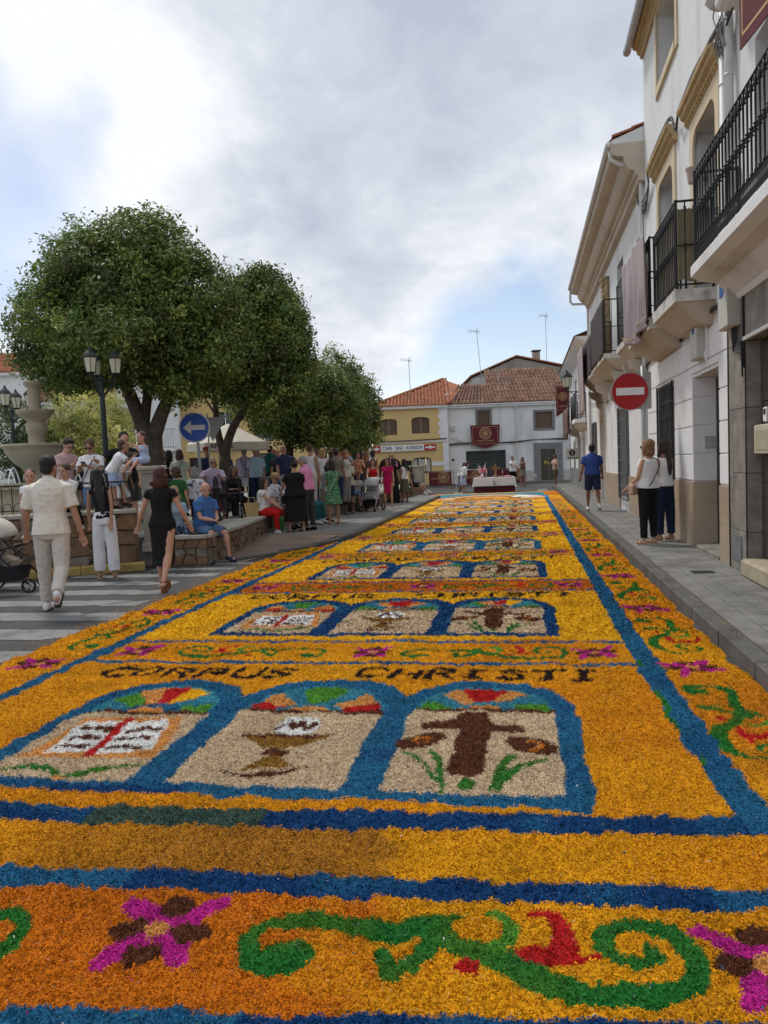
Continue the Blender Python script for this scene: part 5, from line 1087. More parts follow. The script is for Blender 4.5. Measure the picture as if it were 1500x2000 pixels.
def strip_box(p0, p1, w0, w1, z0, z1, name, m, parent, ext=0.0, ch=0.0):
    p0, p1 = Vector((*p0, 0)), Vector((*p1, 0)); t = (p1 - p0).normalized(); n = Vector((t.y, -t.x, 0)); l_ = (p1 - p0).length
    M = Matrix(((t.x, n.x, 0, p0.x), (t.y, n.y, 0, p0.y), (0, 0, 1, 0), (0, 0, 0, 1))); b = MB(); b.box(-ext, l_ + ext, w0, w1, z0, z1, M, ch); return b.build(name, m, parent)
strip_box(A0, A1, -.35, -.02, 0, .93, 'mortar_core', m_mort, fwl); stone_wall(fwl, A0, A1, .04, .93, .42, .31, 5, .05)
for k in range(5):
    a = Vector(A0).lerp(Vector(A1), k / 5); c = Vector(A0).lerp(Vector(A1), (k + 1) / 5); strip_box(tuple(a), tuple(c), -.40, .06, .935, 1.0, 'cap_stone', m_cap, fwl, -.004, .01)
yk = empty('yellow_kerb', (-7.6, 10.6, 0)); yk['kind'] = 'structure'
m_yk = mat('faded_yellow_kerb', (.36, .26, .09), .9, .2, 4, .5, 80, dark=(.16, .12, .07), dscale=3, damt=.8)
K0, K1 = Vector((-10.4, 9.20)), Vector((-6.1, 11.52))
for k in range(5): a = K0.lerp(K1, k / 5); c = K0.lerp(K1, (k + 1) / 5); strip_box(tuple(a), tuple(c), -.16, .06, 0, .14, 'kerb_stone', m_yk, yk, -.004, .015)
# iron railing with hoops
rl = empty('terrace_railing', (-8.3, 10.9, 1), 0, 'low black iron railing with hooped bars along the stone terrace wall', 'railing')
t = (Vector(A1) - Vector(A0)).normalized(); n_ = Vector((t.y, -t.x)); O = Vector(A0) - n_ * .17; Lr = (Vector(A1) - Vector(A0)).length - .1
b = MB(); pt = lambda s, z: (O.x + t.x * s, O.y + t.y * s, z)
b.tube([pt(0, 1.46), pt(Lr, 1.46)], .014, 6); b.tube([pt(0, 1.06), pt(Lr, 1.06)], .010, 6)
ns_ = int(Lr / .15)
for k in range(ns_):
    s = .075 + k * .15
    for z0, hgt_ in ((1.06, .13), ): b.tube([pt(s - .055, z0), pt(s - .055, z0 + hgt_ * .5)] + [pt(s - .055 * cos(a), z0 + hgt_ * .5 + .055 * sin(a)) for a in (.8, 1.57, 2.3)] + [pt(s + .055, z0 + hgt_ * .5), pt(s + .055, z0)], .006, 5)
    b.tube([pt(s - .055, 1.40)] + [pt(s - .055 * cos(a), 1.40 + .05 * sin(a)) for a in (.8, 1.57, 2.3)] + [pt(s + .055, 1.40)], .005, 5)
ra = b.build('rails_and_hoops', m_iron, rl)
me = MB().tube([(0, 0, 0), (0, 0, .46)], .008, 6).mesh('bar'); me.materials.append(m_iron)
for k in range(ns_ + 1): p = pt(k * .15, 1.0); link('bar', me, None, rl, p)
# corner pillar, moulded
def pillar(name, c, w, z0, z1, label, rz=0.0, niche=False):
    p = empty(name, (c[0], c[1], z0), rz, label, 'pillar', local=True); h = z1 - z0; a = w / 2
    b = MB(); b.box(-a, a, -a, a, .18, h - .12, ch=.012); b.box(-a - .04, a + .04, -a - .04, a + .04, 0, .14, ch=.01); b.box(-a - .02, a + .02, -a - .02, a + .02, .14, .18); b.build('shaft', m_pil, p)
    b = MB(); b.box(-a + .05, a - .05, -a - .012, -a, .26, h - .22); b.box(a, a + .012, -a + .05, a - .05, .26, h - .22); b.build('raised_panel', m_pil, p)
    b = MB(); b.box(-a - .02, a + .02, -a - .02, a + .02, h - .12, h - .07); b.box(-a - .06, a + .06, -a - .06, a + .06, h - .07, h, ch=.015); b.build('cap_stone', m_cap, p); return p
m_pil = mat('grey_stone_pillar', (.30, .28, .245), .85, .12, 3, .4, 60, dark=(.16, .15, .13), dscale=2, streak=1, damt=.5)
pillar('terrace_pillar', (-6.12, 11.98), .36, .28, 1.70, 'grey moulded pillar ending the rubble terrace wall, toddler sitting on its cap', .45)
pillar('terrace_pillar', (-5.62, 23.2), .80, .4, 1.56, 'wide pale pillar behind the woman in the green dress', .15)
pillar('terrace_pillar', (-5.25, 38.2), .7, .3, 1.45, 'far small pillar beside the maroon barrier panels', .15)
lw = empty('low_stone_wall', (-5.5, 14, 0), 0, 'low rubble stone wall used as a bench along the dropped kerb', 'wall')
LP = [(-5.20, 11.98), (-5.36, 13.9), (-5.80, 16.66)]
# walls face +x: the outer side lies to the right of travel
for (a, c), sd_ in (((LP[0], LP[1]), 1), ((LP[1], LP[2]), 2)):
    strip_box(a, c, -.26, -.03, 0, .455, 'mortar_core', m_mort, lw); stone_wall(lw, a, c, .03, .45, .17, .15, 20 + sd_, .035)
    l_ = (Vector(c) - Vector(a)).length; n = int(l_ / .9)
    for k in range(n): p, q = Vector(a).lerp(Vector(c), k / n), Vector(a).lerp(Vector(c), (k + 1) / n); strip_box(tuple(p), tuple(q), -.36, .05, .46, .525, 'cap_stone', m_cap, lw, -.003, .008)
strip_box((-6.0, 11.86), (-5.20, 11.98), -.3, -.03, 0, .455, 'mortar_core', m_mort, lw); stone_wall(lw, (-6.0, 11.86), (-5.20, 11.98), .03, .45, .2, .16, 29, .035); strip_box((-6.0, 11.86), (-5.20, 11.98), -.36, .05, .46, .525, 'cap_stone', m_cap, lw, 0, .008)
lw2 = empty('far_low_wall', (-5.3, 30, 0), 0, 'long low stone wall running on from the wide pale pillar', 'wall')
for a, c, sd_ in (((-6.1, 17.9), (-5.70, 22.6), 3), ((-5.22, 23.7), (-4.95, 30), 4), ((-4.95, 30), (-4.85, 37.5), 5)):
    strip_box(a, c, -.3, -.03, 0, .50, 'mortar_core', m_mort, lw2); stone_wall(lw2, a, c, .03, .48, .34, .22, 40 + sd_, .03); strip_box(a, c, -.36, .05, .505, .56, 'cap_stone', m_cap, lw2, 0, .008)
# ------------------------------------------------------------------ fountain
fo = empty('stone_fountain', (-10.0, 14.6, .5), 0, 'three tiered pale stone fountain with thin water jets on the square', 'fountain', local=True)
m_fou = mat('sandy_fountain_stone', (.38, .335, .245), .8, .1, 3, .3, 50, dark=(.20, .18, .13), dscale=1.5, streak=1, damt=.5)
b = MB(); b.lathe([(1.95, 0), (1.95, .12), (1.82, .2), (1.80, .78), (1.86, .84), (1.95, .88), (1.95, .98), (1.70, .98), (1.68, .7), (0, .7)], 40, cap=False); b.build('basin', m_fou, fo, smooth=False)
b = MB(); b.lathe([(1.69, .86), (0, .86)], 40, cap=False); b.build('water', mat('fountain_water', (.12, .17, .17), .08, .1, 3, .2, 8, spec=.8), fo)
b = MB(); b.lathe([(.34, .7), (.34, .82), (.24, .9), (.22, 1.12), (.28, 1.24), (.5, 1.42), (.64, 1.62), (.66, 1.70), (.72, 1.73), (.72, 1.78), (.60, 1.78), (.3, 1.66), (0, 1.66)], 36, cap=False); b.build('lower_bowl', m_fou, fo, smooth=True)
b = MB(); b.lathe([(.19, 1.66), (.17, 1.80), (.165, 1.98), (.20, 2.02), (.21, 2.20), (.16, 2.26), (.26, 2.32), (.34, 2.40), (.38, 2.45), (.38, 2.49), (.3, 2.49), (0, 2.44)], 30, cap=False); b.build('middle_bowl', m_fou, fo, smooth=True)
b = MB(); b.lathe([(.13, 2.44), (.12, 2.7), (.13, 2.86), (.12, 2.96), (.17, 3.0), (.19, 3.05), (.19, 3.08), (.13, 3.08), (0, 3.05)], 26, cap=False); b.build('top_bowl', m_fou, fo, smooth=True)
b = MB()
for k in range(14):
    a = 2 * pi * k / 14; P_ = []
    for s in range(9): q = s / 8; r_ = 1.55 - .62 * q; P_.append((r_ * cos(a), r_ * sin(a), .86 + 1.5 * q * (1 - q) * 1.15))
    b.tube(P_, [.010 + .008 * (s / 8) for s in range(9)], 5)
o = b.build('water_jets', mat('white_water', (.75, .78, .80), .3, .1, 8, spec=.6), fo)
# ------------------------------------------------------------------ lamp posts
def park_lamp(loc, h, label, arms=3, s=1.0, arm=.42):
    p = empty('park_lamp_post', loc, 0, label, 'lamp post', local=True)
    b = MB(); b.lathe([(.16, 0), (.16, .12), (.10, .18), (.085, .7), (.07, .75), (.055, .9), (.05, h * .8), (.035, h)], 14); b.build('post', m_lamp, p, smooth=True)
    for k in range(arms):
        a = 2 * pi * k / arms + .35; x, y = arm * cos(a), arm * sin(a); b = MB()
        b.tube([(0, 0, h - .45), (x * .5, y * .5, h - .28), (x, y, h - .12), (x, y, h)], .018, 6); b.tube([(0, 0, h - .12), (x, y, h - .12)], .014, 6)
        for q in range(3): c = .25 + q * .22; b.tube([(x * c + .04 * cos(t_), y * c + .04 * sin(t_) * .2, h - .22 + .04 * sin(t_)) for t_ in (0, 1, 2, 3, 4, 5)], .007, 4)
        b.build('scrolled_arm', m_lamp, p); lantern(p, (x, y, h + .02), s)
    return p
park_lamp((-7.82, 13.5, .5), 2.98, 'tall black lamp post with frosted lanterns half hidden in the big tree', 3, .78, .27)
park_lamp((-15.6, 21.6, .5), 3.3, 'dark lamp post with three lanterns left of the fountain', 4, 1.0, .55)
park_lamp((-7.6, 24.5, .5), 3.2, 'slim dark lamp post under the third tree', 2, .9, .4)
# ------------------------------------------------------------------ trees
def leafmat(name, tr=.25):
    m = bpy.data.materials.new(name); m.use_nodes = True; t_ = m.node_tree; n = t_.nodes; l = t_.links; p = n['Principled BSDF']; o = n['Material Output']
    at = n.new('ShaderNodeAttribute'); at.attribute_name = 'Col'; l.new(at.outputs['Color'], p.inputs['Base Color']); p.inputs['Roughness'].default_value = .5; p.inputs['Specular IOR Level'].default_value = .35
    tl = n.new('ShaderNodeBsdfTranslucent'); l.new(at.outputs['Color'], tl.inputs['Color']); mx_ = n.new('ShaderNodeMixShader'); mx_.inputs[0].default_value = tr
    l.new(p.outputs[0], mx_.inputs[1]); l.new(tl.outputs[0], mx_.inputs[2]); l.new(mx_.outputs[0], o.inputs['Surface']); return m
m_leaf = leafmat('foliage'); m_bark = mat('grey_brown_bark', (.085, .068, .052), .95, .3, 8, .9, 35)
def crown(blobs, n_cl, per, size, cols, seed, flat_=.0, wild=1.0):
    r = np.random.RandomState(seed); vol = np.array([b_[3] * b_[4] * b_[5] for b_ in blobs]) ** .75; vol = vol / vol.sum(); CC = []; CN = []
    for b_, w in zip(blobs, vol):
        k = int(n_cl * w); d = r.normal(size=(k, 3)); d /= np.linalg.norm(d, axis=1)[:, None]; rad = np.clip(1.02 - np.abs(r.normal(0, .17, k)) ** 1.0, .3, 1.04)
        rad = rad * (1 + .12 * np.sin(d[:, 0] * 7 + d[:, 2] * 5 + seed) + .10 * np.sin(d[:, 1] * 11 + seed + d[:, 0] * 9) * np.sin(d[:, 2] * 8)) + (r.rand(k) < .03) * r.uniform(0, .09, k); CC.append(np.array(b_[:3]) + d * rad[:, None] * np.array(b_[3:6])); CN.append(d)
    CC = np.concatenate(CC); CN = np.concatenate(CN); n = len(CC)
    cs = .08 + .13 * r.rand(n) * wild; ID = np.repeat(np.arange(n), per); N_ = len(ID)
    off = np.clip(r.normal(size=(N_, 3)), -1.7, 1.7) * cs[ID][:, None]; off[:, 2] *= .75; P = CC[ID] + off; P[:, 2] -= .15 * cs[ID]
    nrm = CN[ID] * .7 + r.normal(size=(N_, 3)) * .55 + np.array([0, 0, .45]); nrm /= np.linalg.norm(nrm, axis=1)[:, None]
    ax = r.normal(size=(N_, 3)); ax[:, 2] -= .5; ax -= nrm * (ax * nrm).sum(1)[:, None]; ax /= np.linalg.norm(ax, axis=1)[:, None]; bx = np.cross(nrm, ax)
    L_ = size * r.uniform(.6, 1.25, N_)[:, None]; W_ = L_ * r.uniform(.32, .5, N_)[:, None]
    V = np.stack([P - ax * L_ * .5, P + bx * W_ * .5 + nrm * L_ * .06, P + ax * L_ * .5 - nrm * L_ * .1, P - bx * W_ * .5 + nrm * L_ * .06], 1).reshape(-1, 3)
    C_ = np.array(cols); pick = r.choice(len(C_), n, p=[.5, .3, .2][:len(C_)] if len(C_) == 3 else None); tone = (1 + .35 * np.sin(CC[:, 0] * 2.1 + seed) * np.sin(CC[:, 2] * 2.7 + CC[:, 1]) + r.normal(0, .16, n)).clip(.5, 1.7); c = C_[pick][ID] * r.uniform(.7, 1.35, N_)[:, None] * tone[ID][:, None]
    rt_ = r.rand(N_) < .012; c[rt_] = np.array([.12, .07, .03])
    return mesh_np('crown', V, np.arange(N_ * 4).reshape(-1, 4), False, np.repeat(c, 4, 0))
def tree(name, label, trunk, limbs, blobs, n_cl, per, size, cols, seed, cat='tree'):
    t_ = empty(name, trunk[0][0], 0, label, cat); b = MB(); b.tube(trunk[0:1][0:1] and [p for p, _ in trunk], [r_ for _, r_ in trunk], 12); b.build('trunk', m_bark, t_, smooth=True) if False else None
    b = MB(); P_ = [p for p, _ in trunk]; rs_ = random.Random(seed); b.tube(P_, [r_ for _, r_ in trunk], 12); tk = b.build('trunk', m_bark, t_, smooth=True)
    for lb in limbs:
        b = MB(); pts = smooth_path([p for p, _ in lb], 4); rad = list(np.interp(np.linspace(0, 1, len(pts)), np.linspace(0, 1, len(lb)), [r_ for _, r_ in lb])); b.tube(pts, rad, 9)
        b.build('branch', m_bark, t_, smooth=True)
        for q in range(7):      # twigs spreading into the crown
            p = Vector(pts[int(len(pts) * rs_.uniform(.45, .95))]); d = Vector((rs_.uniform(-1, 1), rs_.uniform(-1, 1), rs_.uniform(.1, 1))).normalized() * rs_.uniform(.6, 1.3)
            tw = MB().tube([p, p + d * .5 + Vector((0, 0, .08)), p + d], [.035, .022, .008], 5).build('twig', m_bark, t_)
    me = crown(blobs, n_cl, per, size, cols, seed); o = link('crown', me, m_leaf, t_); o['kind'] = 'stuff'; return t_
G3 = [(.14, .205, .045), (.08, .140, .032), (.235, .285, .07)]
tree('broadleaf_tree', 'largest dark green tree with a forked trunk behind the blue arrow sign',
     [((-8.15, 16.0, .45), .34), ((-8.12, 16.0, .8), .27), ((-8.15, 16.0, 1.8), .25), ((-8.18, 16.0, 2.4), .27)],
     [[((-8.2, 16, 2.3), .2), ((-8.45, 16, 3.0), .16), ((-8.8, 15.9, 4.0), .11), ((-9.2, 15.9, 5.4), .05)], [((-8.12, 16, 2.3), .19), ((-7.85, 16, 2.9), .15), ((-7.5, 16.1, 3.7), .11), ((-7.2, 16.1, 5.0), .05)], [((-8.3, 16, 2.6), .12), ((-8.2, 16.2, 4), .09), ((-8.2, 16.1, 5.8), .04)]],
     [(-8.5, 16, 5.6, 1.75, 1.7, 1.45), (-9.9, 15.9, 4.9, 1.15, 1.4, 1.05), (-9.2, 15.7, 5.9, 1.0, 1.1, .85), (-7.35, 16.1, 5.2, 1.25, 1.4, 1.3), (-7.0, 16.2, 4.3, 1.0, 1.2, .9), (-8.1, 15.8, 4.3, 1.4, 1.3, .75), (-8.1, 16.1, 6.6, 1.0, 1.0, .65), (-10.2, 15.7, 4.05, .8, .9, .55), (-9.2, 15.2, 3.9, .9, .8, .45), (-8.6, 14.9, 4.1, .9, .7, .6), (-7.4, 15.9, 3.6, .8, .8, .5), (-8.3, 14.0, 4.35, 1.1, .5, .45), (-8.7, 14.4, 3.75, .8, .4, .35), (-8.0, 14.0, 3.95, .5, .35, .25)], 2300, 46, .115, G3, 1)
tree('broadleaf_tree', 'second dark green tree with a rounded crown over the cream parasol',
     [((-7.75, 19.1, .45), .24), ((-7.72, 19.1, .9), .17), ((-7.7, 19.1, 1.6), .155), ((-7.7, 19.15, 2.1), .15)],
     [[((-7.7, 19.1, 2.0), .12), ((-7.85, 19.1, 2.7), .09), ((-7.9, 19.2, 4.0), .05)], [((-7.7, 19.1, 2.0), .13), ((-7.4, 19.1, 2.7), .11), ((-6.9, 19.2, 3.5), .08), ((-6.5, 19.2, 5.0), .04)]],
     [(-6.6, 19.3, 5.2, 1.1, 1.3, 1.45), (-6.2, 19.3, 4.4, .8, 1.1, 1.15), (-6.45, 19.3, 6.0, .75, .9, .7), (-7.3, 19.3, 4.6, 1.1, 1.1, 1.2), (-6.3, 19.1, 3.6, .9, .9, .6), (-5.95, 19.3, 5.2, .55, .8, .8)], 1500, 40, .12, G3, 2)
tree('broadleaf_tree', 'third tree with a drooping dark crown behind the men at the corner',
     [((-7.35, 23.4, .45), .2), ((-7.3, 23.4, 1.2), .15), ((-7.25, 23.4, 2.2), .13)],
     [[((-7.25, 23.4, 2.1), .1), ((-7.5, 23.4, 3), .07), ((-7.7, 23.4, 3.9), .03)], [((-7.25, 23.4, 2.1), .1), ((-6.9, 23.4, 3), .07), ((-6.5, 23.4, 4), .03)]],
     [(-7.2, 23.4, 3.9, 1.9, 1.4, 1.2), (-6.3, 23.4, 3.6, 1.4, 1.2, 1.2), (-8.3, 23.4, 4.1, .8, 1.0, .75), (-6.2, 23.3, 2.9, 1.0, .9, .7), (-6.7, 23.4, 3.0, 1.2, 1.1, .7)], 1150, 34, .13, G3, 3)
tree('broadleaf_tree', 'farther round crowned tree nearest to the yellow bar house',
     [((-6.9, 29.4, .45), .2), ((-6.9, 29.4, 1.4), .14), ((-6.85, 29.4, 2.4), .12)],
     [[((-6.85, 29.4, 2.3), .1), ((-7.1, 29.4, 3.4), .07), ((-7.2, 29.4, 4.6), .03)], [((-6.85, 29.4, 2.3), .1), ((-6.5, 29.4, 3.4), .07), ((-6.2, 29.4, 4.8), .03)]],
     [(-7.1, 29.4, 4.5, 1.3, 1.3, 1.55), (-6.3, 29.4, 3.7, .9, 1.1, 1.25), (-8.0, 29.4, 4.2, 1.1, 1.1, 1.2), (-6.2, 29.3, 2.9, .75, .8, .7), (-7.2, 29.3, 3.0, 1.3, 1.1, .8)], 1050, 32, .14, [(.135, .20, .045), (.08, .14, .034), (.22, .27, .07)], 4)
tree('flowering_tree', 'round clipped tree covered in pale yellow blossom behind the fountain',
     [((-15.1, 25, .45), .14), ((-15.1, 25, 1.4), .11), ((-15.1, 25, 2.4), .09)], [[((-15.1, 25, 2.3), .08), ((-15.2, 25, 3.4), .04)]],
     [(-15.1, 25, 3.45, 1.45, 1.4, 1.5), (-14.5, 25, 3.0, 1.0, 1.1, 1.1), (-15.7, 25, 3.0, 1.0, 1.1, 1.1)], 900, 34, .10, [(.58, .56, .16), (.30, .36, .08), (.75, .70, .30)], 5)
tree('broadleaf_tree', 'small green tree at the far left edge behind the lanterns',
     [((-17.2, 24, .45), .12), ((-17.2, 24, 1.6), .1), ((-17.2, 24, 2.4), .08)], [[((-17.2, 24, 2.3), .07), ((-17.2, 24, 3.3), .04)]],
     [(-17.4, 24, 3.0, 1.4, 1.3, 1.3), (-16.4, 24, 2.4, .9, 1.0, .9)], 450, 34, .11, [(.07, .12, .03), (.05, .09, .025), (.10, .15, .04)], 6)
# ------------------------------------------------------------------ cream parasol
pa = empty('cream_parasol', (-8.43, 21.33, .5), .2, 'large cream cafe parasol with black lettering on its valance', 'parasol', local=True)
m_para = mat('cream_canvas', (.62, .58, .48), .8, .05, 2, .2, 60)
b = MB(); n = 8; top = [(0, 0, 2.44)] ; ring = [(1.22 * cos(2 * pi * k / n + pi / 8), 1.22 * sin(2 * pi * k / n + pi / 8), 1.86) for k in range(n)]; vs = top + ring
b.add(vs, [(0, 1 + k, 1 + (k + 1) % n) for k in range(n)]); o = b.build('canopy', m_para, pa); md = o.modifiers.new('thickness', 'SOLIDIFY'); md.thickness = .006
b = MB()
for k in range(n):
    a, c = ring[k], ring[(k + 1) % n]; q = 6
    for j in range(q): u0, u1 = j / q, (j + 1) / q; L2 = lambda t_, z: (a[0] + (c[0] - a[0]) * t_, a[1] + (c[1] - a[1]) * t_, z); b.quad(L2(u0, 1.86), L2(u1, 1.86), L2(u1, 1.66 - .03 * sin(pi * u1)), L2(u0, 1.66 - .03 * sin(pi * u0)))
o = b.build('valance', m_para, pa); md = o.modifiers.new('thickness', 'SOLIDIFY'); md.thickness = .004
b = MB(); b.tube([(0, 0, 0), (0, 0, 2.4)], .03, 10); b.lathe([(.3, 0), (.3, .08), (.06, .12)], 16); b.build('pole', m_white2, pa)
me = text_mesh('AMSTEL', .19, .003); me.materials.append(m_iron); kf = 5; a, c = Vector(ring[5]), Vector(ring[6])
t_ = (c - a).normalized(); nn_ = Vector((t_.y, -t_.x, 0)); mid = (a + c) / 2
for v in me.vertices: w = mid + t_ * v.co.x + nn_ * (.012 + v.co.z); v.co = Vector((w.x, w.y, 1.76 + v.co.y))
link('lettering', me, None, pa)
b = MB()
for k in range(n): b.tube([(0, 0, 2.38), (ring[k][0] * .97, ring[k][1] * .97, 1.87)], .012, 4)
b.build('ribs', m_white2, pa)
# ------------------------------------------------------------------ blue arrow sign
bs = empty('direction_sign', (-7.74, 17.75, .5), .0, 'round blue sign with a white arrow pointing left on a grey post', 'road sign', local=True)
b = MB(); b.tube([(0, 0, 0), (-.12, .02, 2.5)], .038, 12); b.build('post', m_post, bs, smooth=True)
an2 = radians(18); fa = lambda u, v, d: (-.12 + u * cos(an2) + d * sin(an2), -.05 + u * sin(an2) - d * cos(an2), 2.15 + v)
b = MB(); disc(b, (0, 0), .375, 0, .012, fa); b.build('white_rim', MATS['white_reflective_sheet'], bs); b = MB(); disc(b, (0, 0), .34, .012, .015, fa); b.build('blue_disc', mat('blue_reflective_sheet', (.010, .085, .50), .35, .03, 8, spec=.5), bs)
b = MB(); b.prism([(-.27, 0), (-.08, .17), (-.08, .06), (.25, .06), (.25, -.06), (-.08, -.06), (-.08, -.17)], .015, .018, fa); b.build('arrow', MATS['white_reflective_sheet'], bs)
b = MB(); disc(b, (.0, 0), .365, -.02, 0, fa); b.build('sign_back', m_post, bs)
tn = empty('triangular_sign', (-7.64, 18.0, .5), 0, 'grey back of a triangular sign behind the blue arrow sign', 'road sign', local=True)
ft = lambda u, v, d: (.04 + u, .02 - d, 2.2 + v); b = MB(); b.prism([(-.3, .2), (.44, .2), (.07, -.4)], 0, .01, ft); b.build('plate', m_post, tn); b = MB(); b.tube([(-.02, .05, 0), (-.02, .05, 2.5)], .02, 6); b.build('post', m_post, tn)
bo = empty('black_bollard', (-6.53, 15.63, .5), 0, 'short black bollard on the corner of the square', 'bollard', local=True)
b = MB(); b.lathe([(.12, 0), (.12, .06), (.085, .13), (.06, .18), (.058, .66), (.075, .68), (.075, .72), (.058, .74), (.06, .84), (.05, .93), (.02, .96)], 16); b.build('body', m_iron, bo, smooth=True)
# ------------------------------------------------------------------ barriers with maroon panels, altar table
for s0, s1, lb, D in ((2.25, 4.1, 'left maroon crowd barrier with a gold rosette beside the bar', 44.5), (4.25, 6.0, 'second crowd barrier with a maroon panel behind the woman in blue skirt', 44.6), (6.0, 8.3, 'third maroon crowd barrier standing behind the altar table', 44.7)):
    ba = far('crowd_barrier', D, lb, 'barrier'); b = MB()
    for pts in ([(s0, 0, 0), (s0, 0, 1.0), (s0 + .05, 0, 1.05), (s1 - .05, 0, 1.05), (s1, 0, 1.0), (s1, 0, 0)], [(s0, 0, .25), (s1, 0, .25)]): b.tube(pts, .02, 6)
    n = int((s1 - s0) / .14)
    for k in range(1, n): u = s0 + (s1 - s0) * k / n; b.tube([(u, 0, .25), (u, 0, 1.05)], .008, 4)
    for u in (s0 + .1, s1 - .1): b.tube([(u, -.25, .01), (u, 0, .05), (u, .25, .01)], .015, 4)
    b.build('frame', m_zinc if D > 44.5 and D < 44.65 else mat('maroon_metal', (.10, .03, .025), .5), ba)
    b = MB(); fbox(b, ff, s0 + .42, s1 - .12, .2, 1.0, .03, .045); b.build('panel', m_maroon, ba); printed(ba, lambda u, z, d: (u, -.035 - d, z), s1 - .95, s1 - .2, .24, .98, 'CORPUS', .012, .4)
    me = text_mesh('CORPUS CHRISTI', .13, .002); me.materials.append(m_gold)
    for v in me.vertices: v.co = Vector((s0 + .42 + .5 + v.co.x * .75, -.05 - v.co.z, .62 + v.co.y))
    link('lettering', me, None, ba)
al = empty('altar_table', (-1.43, 37.9, 0), .05, 'altar table in the road with white lace cloth over a maroon skirt', 'table', local=True)
def clothbox(name, m, hx, hy, z0, z1, par, amp=.02, seed=0):
    b = MB(); n = 60; r = random.Random(seed); ph = r.random() * 6; vs = []; per = [(hx, -hy), (hx, hy), (-hx, hy), (-hx, -hy), (hx, -hy)]; pts = []
    for (xa, ya), (xb, yb) in zip(per[:-1], per[1:]):
        for k in range(n // 4): t_ = k / (n // 4); pts.append((xa + (xb - xa) * t_, ya + (yb - ya) * t_))
    for j, (z, e) in enumerate(((z1, 0), (z1 - .03, 1.0), ((z0 + z1) / 2, 1.02), (z0, 1.05))):
        for i, (x, y) in enumerate(pts): f = amp * sin(i * 1.5 + ph) * (0 if j < 2 else (j - 1)); l_ = sqrt(x * x + y * y); vs.append((x * (e if e else .985) + x / l_ * f, y * (e if e else .985) + y / l_ * f, z))
    m_ = len(pts); b.add(vs, [tuple(range(m_))] + [(j * m_ + i, j * m_ + (i + 1) % m_, (j + 1) * m_ + (i + 1) % m_, (j + 1) * m_ + i) for j in range(3) for i in range(m_)]); return b.build(name, m, par, smooth=False)
clothbox('maroon_skirt', m_maroon, .93, .38, .02, .70, al, .02, 1); cl_ = clothbox('white_cloth', mat('white_linen', (.72, .71, .70), .8, .04, 4, .2, 60), 1.0, .46, .30, .725, al, .008, 2)
b = MB()
for k in range(40): b.ell((-.95 + k * .048, -.485 - .012, .305 + .012 * (k % 2)), (.02, .006, .022), 6, 4)
for pts in ([(0, -.50, .38), (0, -.50, .58)], [(-.07, -.50, .52), (.07, -.50, .52)], [(-.08, -.50, .45), (-.05, -.50, .39), (0, -.50, .375), (.05, -.50, .39), (.08, -.50, .45)]): b.tube(pts, .009, 5)
b.build('embroidery', mat('dark_thread', (.05, .05, .09), .8), al)
m_brz = mat('carved_gilt_wood', (.25, .13, .06), .6, .2, 8)
mo_ = empty('monstrance', (-1.35, 37.9, .73), .05, 'carved brown wooden cross stand in the middle of the altar table', 'altar ornament', local=True)
b = MB(); b.lathe([(.16, 0), (.16, .05), (.06, .1), (.045, .3), (.08, .34), (.10, .4), (.04, .44)], 12); b.box(-.22, .22, -.03, .03, .42, .48); b.box(-.035, .035, -.03, .03, .4, .66); b.box(-.12, .12, -.025, .025, .5, .54); b.build('stand', m_brz, mo_)
for x, l_ in ((-.42, 'left small wooden candle stand on the altar table'), (.34, 'right small wooden candle stand on the altar table')):
    c_ = empty('candle_stand', (-1.35 + x, 37.85, .73), 0, l_, 'candlestick', local=True); b = MB(); b.lathe([(.07, 0), (.07, .02), (.02, .06), (.02, .18), (.06, .2), (.06, .22)], 10); b.build('stem', m_brz, c_); b = MB(); b.tube([(0, 0, .22), (0, 0, .33)], .015, 8); b.build('candle', m_white2, c_)
fl_ = empty('flower_vase', (-2.0, 37.95, .73), 0, 'pink and white flower arrangement at the left end of the altar table', 'flowers', local=True)
b = MB(); b.lathe([(.07, 0), (.09, .08), (.05, .16), (.06, .2)], 12); b.build('vase', m_white2, fl_); rr = random.Random(2)
for k in range(22): a = rr.uniform(0, 2 * pi); r_ = rr.uniform(0, .2); MB().ell((r_ * cos(a), r_ * sin(a), .26 + rr.uniform(0, .2)), (.06, .06, .05), 7, 5).build('blossom', mat('pink_petal', (.62, .22, .26), .7), fl_)
for dx, hh in ((-.22, .75), (.2, .8), (-.12, .62), (.12, .66), (-.3, .55)): MB().prism([(dx * .3 - .03, .2), (dx * .3 + .05, .22), (dx + .01, hh)], -.008, .008, lambda u, v, d: (u, d, v)).build('white_leaf', mat('white_petal', (.7, .62, .6), .7), fl_)
for k, x in enumerate((-.62, .68)): tag(link('cushion', MB().ell((0, 0, 0), (.2, .16, .05), 12, 6).mesh('cushion', True), mat('pink_cushion', (.55, .25, .30), .8), None, (-1.43 + x, 37.85, .75)), ('left' if k == 0 else 'right') + ' pink cushion lying on the white altar cloth', 'cushion')
